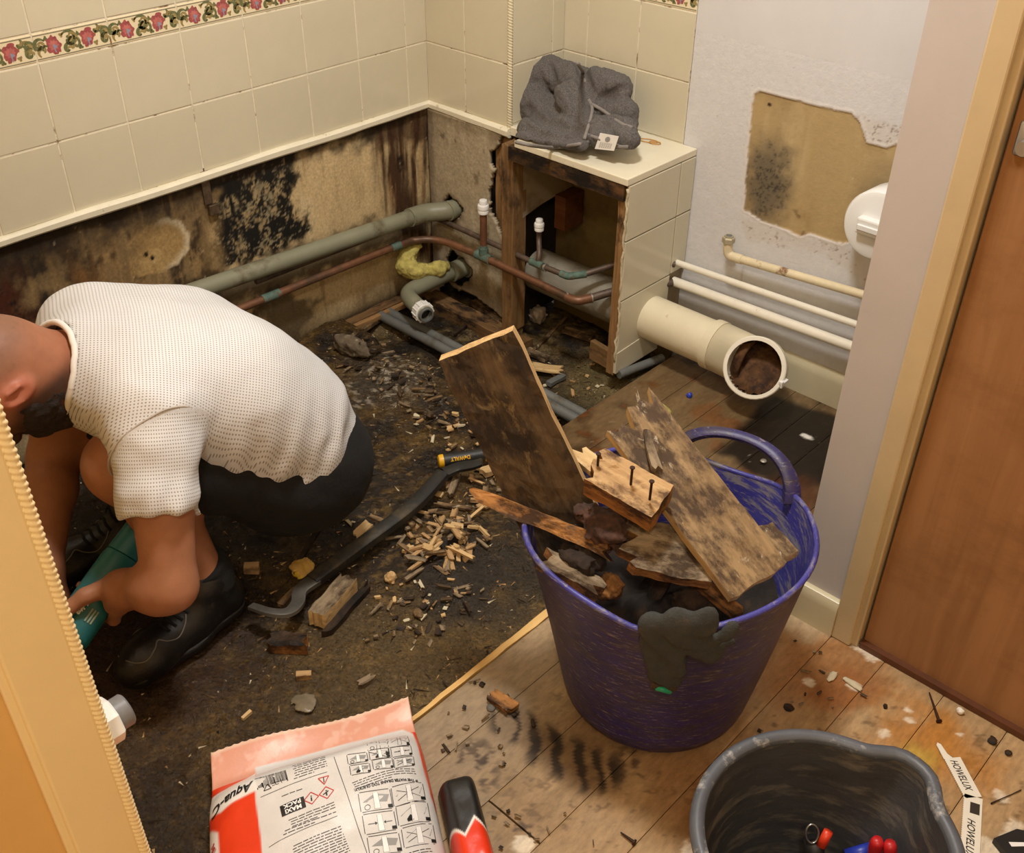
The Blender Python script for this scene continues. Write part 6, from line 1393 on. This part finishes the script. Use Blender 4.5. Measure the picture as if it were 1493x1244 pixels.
o = plank('splinter', at(1445, 1172, .002), at(1489, 1152, .002), .0016, .0014, (0, 0, 1), W_black, seed=40, nx=4, ny=3); tag(o, 'thin dark splinter right of the saw blades', 'splinter')
o = plank('wood_flake', at(714, 1012, .010), at(752, 1036, .010), .024, .008, (0, 0, 1), [W_oran, W_black], seed=41, jag=(.01, .012), edge=.2); tag(o, 'orange wood flake on the boards left of the tub base', 'wood flake')
q = at(1484, 1235, .0); v, f = prism([(q[0]-.03, q[1]-.02), (q[0]-.012, q[1]+.018), (q[0]+.01, q[1]+.03), (q[0]+.05, q[1]), (q[0]+.03, q[1]-.05)], .001, .012); lab = thing('black_packet', tuple(q), 'corner of a black packet with white print at the lower right', 'packet'); mk('packet', v, f, m_black, lab)
v, f = prism([(q[0]-.012, q[1]-.012), (q[0]+.01, q[1]+.008), (q[0]+.014, q[1]+.004), (q[0]-.006, q[1]-.016)], .0122, .0127); mk('print', v, f, m_inkw, lab)
tag(lump('blue_scrap', at(1005, 577, .004), .007, m_blue, 'bright blue plastic scrap on the dark boards below the soil pipe', 'scrap', 13), None); lump('metal_ring', at(1113, 672, .004), .007, m_solder, 'small grey washer on the dark boards behind the tub handle', 'washer', 14, .1, squash=(1, 1, .4))

# ------------------------------------------------------------------ towel
m_tow = M_plain('grey_terry', (106, 101, 99), .95, .34, 330, 1.0, 700); m_towb = M_plain('grey_hem', (132, 126, 121), .9, .08, 120, .5, 500)
tw = thing('towel', (.50, .06, .495), 'crumpled grey terry towel heaped on the white shelf', 'towel')
def Tp(px, py, y): return aty(px, py, y)
def towel(p):
    zt = .497
    S = [(Tp(790, 110, .11), Tp(775, 150, .08), .040, .048), (Tp(800, 105, .12), Tp(840, 118, .11), .038, .040), (Tp(840, 115, .11), Tp(858, 150, .07), .030, .030),          # big left roll
         (Tp(775, 150, .08), Tp(815, 175, .045), .046, .036), (Tp(830, 140, .055), Tp(850, 175, .03), .036, .030),
         (Tp(870, 118, .12), Tp(900, 130, .11), .034, .034), (Tp(866, 135, .10), Tp(905, 130, .10), .026, .026),                                                                  # upper right fold
         (Tp(870, 160, .085), Tp(912, 165, .085), .030, .030), (Tp(905, 150, .095), Tp(916, 180, .08), .024, .022)]
    d = rc(p, *S[0])
    for s in S[1:]: d = smin(d, rc(p, *s), .004)
    f1 = smin(rc(p, Tp(772, 188, -.01), Tp(850, 200, -.015), .030, .026), rc(p, Tp(785, 178, .02), Tp(840, 190, .01), .032, .030), .02)   # front left flap
    f1 = smin(f1, rc(p, Tp(760, 200, -.045), Tp(850, 212, -.055), .014, .013), .02)
    f2 = smin(rc(p, Tp(862, 182, .02), Tp(910, 188, .03), .030, .028), rc(p, Tp(856, 200, -.02), Tp(918, 204, .0), .020, .020), .03)
    f2 = smin(f2, rc(p, Tp(855, 165, .035), Tp(852, 192, -.01), .016, .014), .012)
    d = smin(d, smin(f1, f2, .003), .004)
    d = smax(d, zt-p[:, 2], .004)
    q = p-vec(.46, .05, .58); w_ = np.sin(62*(q[:, 0]*.8+q[:, 2]*.6)+5*fbm(p, 11, 2)); return d+.0045*w_*np.abs(fbm(p+3, 9, 2))*1.6+.0030*fbm(p, 60, 3)+.0030*fbm(p, 190, 2)
def tow_hit(px, py, fn):
    d = CR*((px-746.5)/FPX)-CU*((py-622)/FPX)+CF; ts = np.linspace(2.15, 2.75, 600); P = CAM+ts[:, None]*d; k = np.argmax(fn(P) < 0); return P[k]
CREASE = [([(800, 95), (806, 115), (800, 140), (806, 165)], .009), ([(845, 92), (854, 118), (860, 145), (857, 170)], .011), ([(768, 160), (790, 176), (820, 186), (850, 190)], .011), ([(862, 150), (880, 142), (900, 134), (912, 128)], .009), ([(862, 152), (885, 168), (908, 176), (922, 178)], .008), ([(776, 196), (810, 200), (845, 202)], .005), ([(822, 118), (836, 132), (842, 155), (836, 175)], .008), ([(780, 120), (786, 145), (798, 160)], .006), ([(880, 180), (890, 195), (894, 206)], .006)]
CREASE = [([tow_hit(*q, towel) for q in c], r) for c, r in CREASE]
_towel0 = towel
def towel(p):
    d = _towel0(p)
    g = np.minimum.reduce([rc(p, c[i], c[i+1], r, r) for c, r in CREASE for i in range(len(c)-1)])
    return smax(d, -g, .016)
v, f = nets(towel, (.28, -.10, .485), (.70, .20, .75), .0036)
tw_body = mk('terry_cloth', v, f, m_tow, tw, True)
def tow_surf(px, py):
    d = CR*((px-746.5)/FPX)-CU*((py-622)/FPX)+CF; ts = np.linspace(2.15, 2.75, 600); P = CAM+ts[:, None]*d; k = np.argmax(towel(P) < 0); return P[k]-d*.002
hems = [[(752, 207), (775, 212), (805, 215), (840, 211), (858, 207)], [(852, 203), (862, 170), (863, 155), (858, 145)], [(855, 196), (875, 203), (900, 213), (916, 214)], [(863, 152), (880, 162), (905, 180), (922, 186)], [(842, 92), (850, 105), (853, 120)]]
for h in hems:
    v, f = tube(smooth_path([tow_surf(*q) for q in h], 5), .0042, 7); mk('hem', v, f, m_towb, tw, True)
q = tow_surf(876, 214); c4 = [aty(px, py, q[1]-.012) for px, py in ((875, 194), (902, 199), (895, 220), (867, 217))]; nn = np.cross(c4[1]-c4[0], c4[3]-c4[0]); nn /= np.linalg.norm(nn); nn = nn if nn@CF < 0 else -nn
V = np.vstack([c4, np.array(c4)-nn*.001]); lb = mk('label', V, [(3, 2, 1, 0), (4, 5, 6, 7), (0, 1, 5, 4), (1, 2, 6, 5), (2, 3, 7, 6), (3, 0, 4, 7)], M_plain('white_label', (238, 236, 232), .6, .02, 40), tw); tag(lb, 'white sewn-in label')
g = lambda a, b: np.array(c4[0])*(1-a)*(1-b)+np.array(c4[1])*a*(1-b)+np.array(c4[2])*a*b+np.array(c4[3])*(1-a)*b+nn*.0008
parts = []
for r in range(4):
    b = .55+.09*r
    for a0 in np.arange(.18, .8, .11): parts.append(([g(a0, b), g(a0+.08, b), g(a0+.08, b+.03), g(a0, b+.03)], [(0, 1, 2, 3)]))
t = np.linspace(0, 2*np.pi, 14, endpoint=False); parts.append(([g(.5+.13*math.cos(q), .30+.17*math.sin(q)) for q in t], [tuple(range(14))]))
v, f, _ = merge(parts); mk('label_print', v, f, m_inkg, lb)['kind'] = 'stuff'
# rubber bands on the shelf
m_band = M_plain('amber_rubber', (196, 140, 62), .5, .1, 40)
for (px, py, rx, ry, lab) in ((945, 205, .024, .010, 'amber rubber band on the white shelf, the wider loop'), (955, 208, .014, .009, 'amber rubber band on the white shelf, the smaller loop')):
    c = at(px, py, .497); t = np.linspace(0, 2*np.pi, 30); v, f = tube(c+np.outer(rx*np.cos(t), [.9, .3, 0])+np.outer(ry*np.sin(t), [-.3, .9, 0]), .0011, 6, False); tag(mk('rubber_band', v, f, m_band, None, True), lab, 'rubber band')

# ------------------------------------------------------------------ loose wood on the floor
def on_floor(px, py, dz=0.0):
    z = -.02
    for _ in range(5): q = at(px, py, z); z = fz(q[0], q[1])+dz
    return at(px, py, z)
o = plank('broken_batten', on_floor(462, 905, .022), on_floor(512, 846, .022), .036, .034, (0, 0, 1), [W_grey, W_pale], seed=51, jag=(.004, .02), nx=14, ny=7, edge=.12, rough=.003, endmat=True); tag(o, 'stubby square timber offcut lying beside the claw of the wrecking bar', 'offcut')
o = plank('broken_batten', on_floor(392, 936, .012), on_floor(452, 938, .012), .034, .020, (0, 0, 1), [W_black, W_oran], seed=52, jag=(.01, .01), nx=10, ny=6, edge=.12, rough=.003, endmat=True); tag(o, 'flat dark wood offcut nearest the black trainer', 'offcut')
o = plank('broken_batten', on_floor(470, 930, .008), on_floor(545, 845, .008), .014, .012, (0, 0, 1), [W_black, W_oran], seed=53, jag=(.02, .04), nx=14, ny=4, edge=.3); tag(o, 'dark split stick along the right of the square offcut', 'stick')
o = plank('broken_batten', on_floor(408, 884, .012), on_floor(436, 856, .012), .014, .008, (0, 0, 1), W_mid, seed=54, jag=(.004, .01), nx=6, ny=4); tag(o, 'small pale stick inside the hook of the wrecking bar', 'stick')
o = plank('broken_batten', on_floor(425, 838, .012), on_floor(468, 765, .03), .010, .008, (0, 0, 1), W_black, seed=55, jag=(.01, .01), nx=8, ny=4); tag(o, 'thin dark stick leaning behind the yellow stained scrap', 'stick')
lump('yellow_scrap', on_floor(441, 828, .014), .022, M_wood('yellow_foam_wood', (210, 168, 96), (186, 138, 52), (226, 190, 60), (.5, .62)), 'yellow stained wood scrap behind the wrecking bar', 'wood scrap', 15, .35, squash=(1, 1.1, .5)); o = plank('wood_block', on_floor(356, 829, .01), on_floor(378, 828, .01), .018, .016, (0, 0, 1), W_tan, seed=56, nx=5, ny=4); tag(o, 'small tan wood cube in the shadow behind the man\'s ankle', 'wood scrap')
o = plank('wood_scrap', on_floor(515, 785, .02), on_floor(540, 762, .03), .022, .006, (0, 0, 1), W_pale, seed=57, jag=(.02, .004), nx=6, ny=5); tag(o, 'pale wood flake touching the shaft of the wrecking bar', 'wood flake')
o = plank('wood_scrap', on_floor(538, 752, .045), on_floor(568, 764, .045), .010, .006, (0, 0, 1), W_mid, seed=58, jag=(.004, .01), nx=6, ny=4); tag(o, 'small wood strip lying across the wrecking bar', 'wood flake')
lump('wood_lump', on_floor(570, 842, .008), .011, W_pale, 'pale round wood lump below the chip pile', 'wood scrap', 16); lump('wood_lump', on_floor(610, 895, .006), .012, W_mid, 'brown wood lump alone on the floor below the chip pile', 'wood scrap', 17, squash=(1, .8, .5)); o = plank('wood_scrap', on_floor(432, 986, .006), on_floor(454, 984, .006), .012, .012, (0, 0, 1), W_tan, seed=59, nx=5, ny=4); tag(o, 'little tan wood chip right of the trainer toe', 'wood flake')
o = plank('wood_scrap', on_floor(353, 1048, .004), on_floor(366, 1038, .004), .006, .006, (0, 0, 1), W_pale, seed=60, nx=4, ny=3); tag(o, 'tiny pale chip above the cement bag', 'wood flake'); lump('clear_flake', on_floor(442, 1026, .004), .020, M_plain('grey_flake', (124, 112, 92), .2, .2, 60), 'glistening grey flake of plaster above the cement bag', 'flake', 18, .35, squash=(1.2, 1, .15))
o = plank('wood_scrap', on_floor(520, 1000, .006), on_floor(548, 985, .006), .014, .008, (0, 0, 1), [W_grey, W_black], seed=61, jag=(.008, .01), nx=6, ny=4); tag(o, 'grey black bark-like flake above the bag\'s seam', 'wood flake')
o = plank('torn_veneer', on_floor(768, 533, .02), on_floor(822, 540, .02), .040, .004, (0, .1, 1), W_pale, seed=62, jag=(.03, .012), nx=8, ny=8, edge=.15); tag(o, 'torn tan veneer scrap in the opened floor behind the standing board', 'wood flake'); o = plank('black_scrap', on_floor(800, 560, .012), on_floor(822, 548, .012), .016, .010, (0, 0, 1), m_gpvc2, seed=63, nx=4, ny=4); tag(o, 'small grey black plastic scrap beside the torn veneer', 'scrap')
for i, (a, b, w, t, m_, lab) in enumerate((((742, 500), (800, 525), .026, .010, W_grey, 'grey broken lath in the opened floor near the stud'), ((770, 520), (828, 462), .008, .008, W_mid, 'thin lath leaning in the opened floor below the boxing'), ((690, 440), (760, 485), .022, .016, W_mid, 'old batten lying below the plasterboard edge'), ((660, 490), (706, 455), .006, .006, W_black, 'dark thin stick above the top of the standing board'),
                                  ((820, 480), (870, 495), .020, .014, W_mid, 'brown batten end inside the bottom of the boxing'), ((985, 650), (1082, 652), .012, .006, W_mid, 'long pale lath on the dark boards left of the tub handle'), ((868, 620), (905, 640), .014, .008, W_mid, 'split lath left of the standing splinters behind the tub'), ((500, 500), (560, 462), .012, .010, W_mid, 'split pale lath along the foot of the mouldy wall'),
                                  ((940, 630), (1030, 640), .012, .006, W_tan, 'narrow tan lath behind the long weathered board'), ((700, 690), (735, 678), .024, .012, W_pale, 'bright split chunk beside the left edge of the standing board'), ((655, 725), (668, 690), .014, .010, W_grey, 'grey stick end by the chisel tip of the wrecking bar'), ((630, 735), (690, 742), .010, .006, W_mid, 'thin lath above the chip pile'))):
    o = plank('broken_lath', on_floor(*a, t*.6+.004), on_floor(*b, t*.6+.004), w, t, (0, .05, 1), m_, seed=70+i, jag=(.012, .012), nx=9, ny=5, edge=.18, rough=.002); tag(o, lab, 'lath')
lump('crumpled_plastic', on_floor(783, 460, .02), .030, M_plain('clear_film', (176, 160, 140), .25, .2, 40, .6, 60), 'crumpled clear plastic scrap at the foot of the stud', 'scrap', 19, .5, squash=(.8, .8, 1.0)); lump('plaster_lump', on_floor(512, 505, .02), .034, M_plain('grey_rot', (110, 96, 78), .9, .3, 40, 1, 90, dirt=(190, 180, 160), dirt_amt=(.55, .65), dirt_scale=20), 'grey crumbling lump behind the man\'s lower back', 'rubble', 20, .45, squash=(1.6, .8, .7))
# chips: a few shared shapes, every chip its own object
CH = {}
def chip_meshes(key, mats, dims):
    out = []
    for i, (L, W, T) in enumerate(dims):
        for j, m_ in enumerate(mats): out.append(plank_mesh(L, W, T, m_, seed=200+i*7+j, jag=(L*.22, L*.22), nx=4, ny=4, edge=.25, rough=.0012, name='wood_chip'))
    CH[key] = out
chip_meshes('pile', [W_pale, W_tan, W_mid, W_grey], [(.042, .008, .004), (.030, .012, .004), (.055, .007, .004), (.026, .010, .006)])
chip_meshes('dark', [W_black, W_dark, W_grey, W_mid], [(.030, .010, .003), (.022, .014, .003), (.045, .007, .003), (.016, .012, .004)])
chip_meshes('tiny', [W_pale, W_tan, W_mid, m_plast], [(.012, .006, .003), (.018, .005, .003), (.009, .008, .002)])
def scatter(poly, n, key, label, group, seed, heap=0.0, cat='wood chip', scale=(.7, 1.25)):
    r = np.random.RandomState(seed); poly = np.array(poly, float); lo, hi = poly.min(0), poly.max(0); c = poly.mean(0); k = 0
    while k < n:
        q = lo+(hi-lo)*r.rand(2)
        sd = polysd(poly, np.array([q[0]]), np.array([q[1]]))[0]
        if sd < 0: continue
        lift = heap*min(sd/25., 1)*r.rand(); p = on_floor(q[0], q[1], .004+lift); me = CH[key][r.randint(len(CH[key]))]
        o = inst('wood_chip', me, p, None, (r.uniform(-.25, .25)*(1+heap*25), r.uniform(-.25, .25)*(1+heap*25), r.uniform(0, 6.283))); sc = r.uniform(*scale); o.scale = (sc, sc, sc); tag(o, label, cat, group); k += 1
scatter([(585, 765), (630, 742), (690, 760), (718, 770), (700, 800), (650, 822), (612, 828), (592, 800)], 85, 'pile', 'pale wood chip in the heap to the right of the wrecking bar', 'pale chips in the heap beside the wrecking bar', 1, .022)
scatter([(600, 600), (690, 590), (705, 650), (640, 660), (610, 640)], 26, 'tiny', 'small wood chip on the floor left of the standing board', 'small chips left of the standing board', 2, .0, scale=(.9, 1.7))
scatter([(490, 480), (560, 500), (650, 560), (690, 640), (620, 620), (540, 560), (480, 520)], 80, 'dark', 'dark rotten flake in the ridge of debris below the opened floor', 'dark flakes along the opened floor', 3, .02, scale=(.4, 1.1))
scatter([(640, 690), (720, 680), (725, 735), (640, 745)], 16, 'pile', 'splinter near the chisel end of the wrecking bar', 'splinters near the chisel end', 4, .008)
scatter([(560, 850), (640, 830), (720, 860), (640, 940), (560, 930), (500, 960)], 46, 'dark', 'dark wood flake on the wet floor below the chip heap', 'dark flakes below the chip heap', 5, scale=(.35, .9))
scatter([(450, 640), (520, 700), (540, 780), (440, 790)], 18, 'tiny', 'small chip on the floor behind the man\'s hip', 'small chips behind the man', 6)
scatter([(560, 850), (660, 840), (700, 880), (600, 930), (545, 900)], 22, 'tiny', 'small pale chip on the wet floor below the chip heap', 'small pale chips below the chip heap', 7)
scatter([(640, 1000), (760, 960), (800, 1060), (720, 1150), (640, 1110)], 22, 'dark', 'dark flake on the floorboards left of the purple tub', 'dark flakes on the boards left of the tub', 8, 0, scale=(.3, .7))
scatter([(1150, 930), (1230, 960), (1280, 1030), (1190, 1050), (1090, 1090)], 14, 'dark', 'dark flake on the floorboards right of the purple tub', 'dark flakes on the boards right of the tub', 9, 0, scale=(.2, .5))
scatter([(830, 520), (890, 500), (900, 560), (840, 590), (780, 560)], 20, 'tiny', 'chip of rubble in the opened floor below the boxing', 'rubble in the opened floor', 10, 0, 'rubble', (.7, 1.6))
scatter([(960, 545), (1060, 560), (1080, 620), (980, 640)], 10, 'tiny', 'flake on the soaked boards below the soil pipe', 'flakes below the soil pipe', 11)
scatter([(650, 1130), (760, 1130), (900, 1200), (860, 1240), (720, 1240)], 12, 'dark', 'dark flake on the floorboards right of the cement bag', 'dark flakes right of the cement bag', 12, 0, scale=(.2, .5))
# crumbs too small to count
r = np.random.RandomState(5); N = 12000; base = np.array([(1, 0, 0), (-.5, .8, 0), (-.5, -.8, 0), (0, 0, .8)]); V = []; I = []; F = []
cx = np.c_[r.uniform(.02, 1.10, N), r.uniform(-1.55, -.02, N)]; dens = sstep(-.25, .3, fbm(np.c_[cx, 0*cx[:, 0]], 6, 3))*.8+.2; cx = cx[r.rand(N) < dens]; H_ = -.020+floor_h(np.c_[cx, 0*cx[:, 0]])
for k, (x, y) in enumerate(cx):
    a_ = r.rand()*6.283; sc = .0010+.0040*r.rand()**3; c, s = math.cos(a_), math.sin(a_); q = base*sc*[r.choice([1., 2.4, 4.5], p=[.5, .3, .2]), .6, .5]; q = np.c_[q[:, 0]*c-q[:, 1]*s+x, q[:, 0]*s+q[:, 1]*c+y, q[:, 2]+H_[k]+.0006]
    F += [(4*k, 4*k+1, 4*k+3), (4*k+1, 4*k+2, 4*k+3), (4*k+2, 4*k, 4*k+3), (4*k, 4*k+2, 4*k+1)]; I += [int(r.choice([0, 1, 2, 3], p=[.42, .30, .20, .08]))]*4; V.append(q)
o = mk('wood_crumbs', np.concatenate(V), F, [W_black, W_dark, W_tan, m_plast], None, False, midx=I); tag(o, 'fine rotten wood crumbs strewn over the wet dark floor', 'debris', kind='stuff')
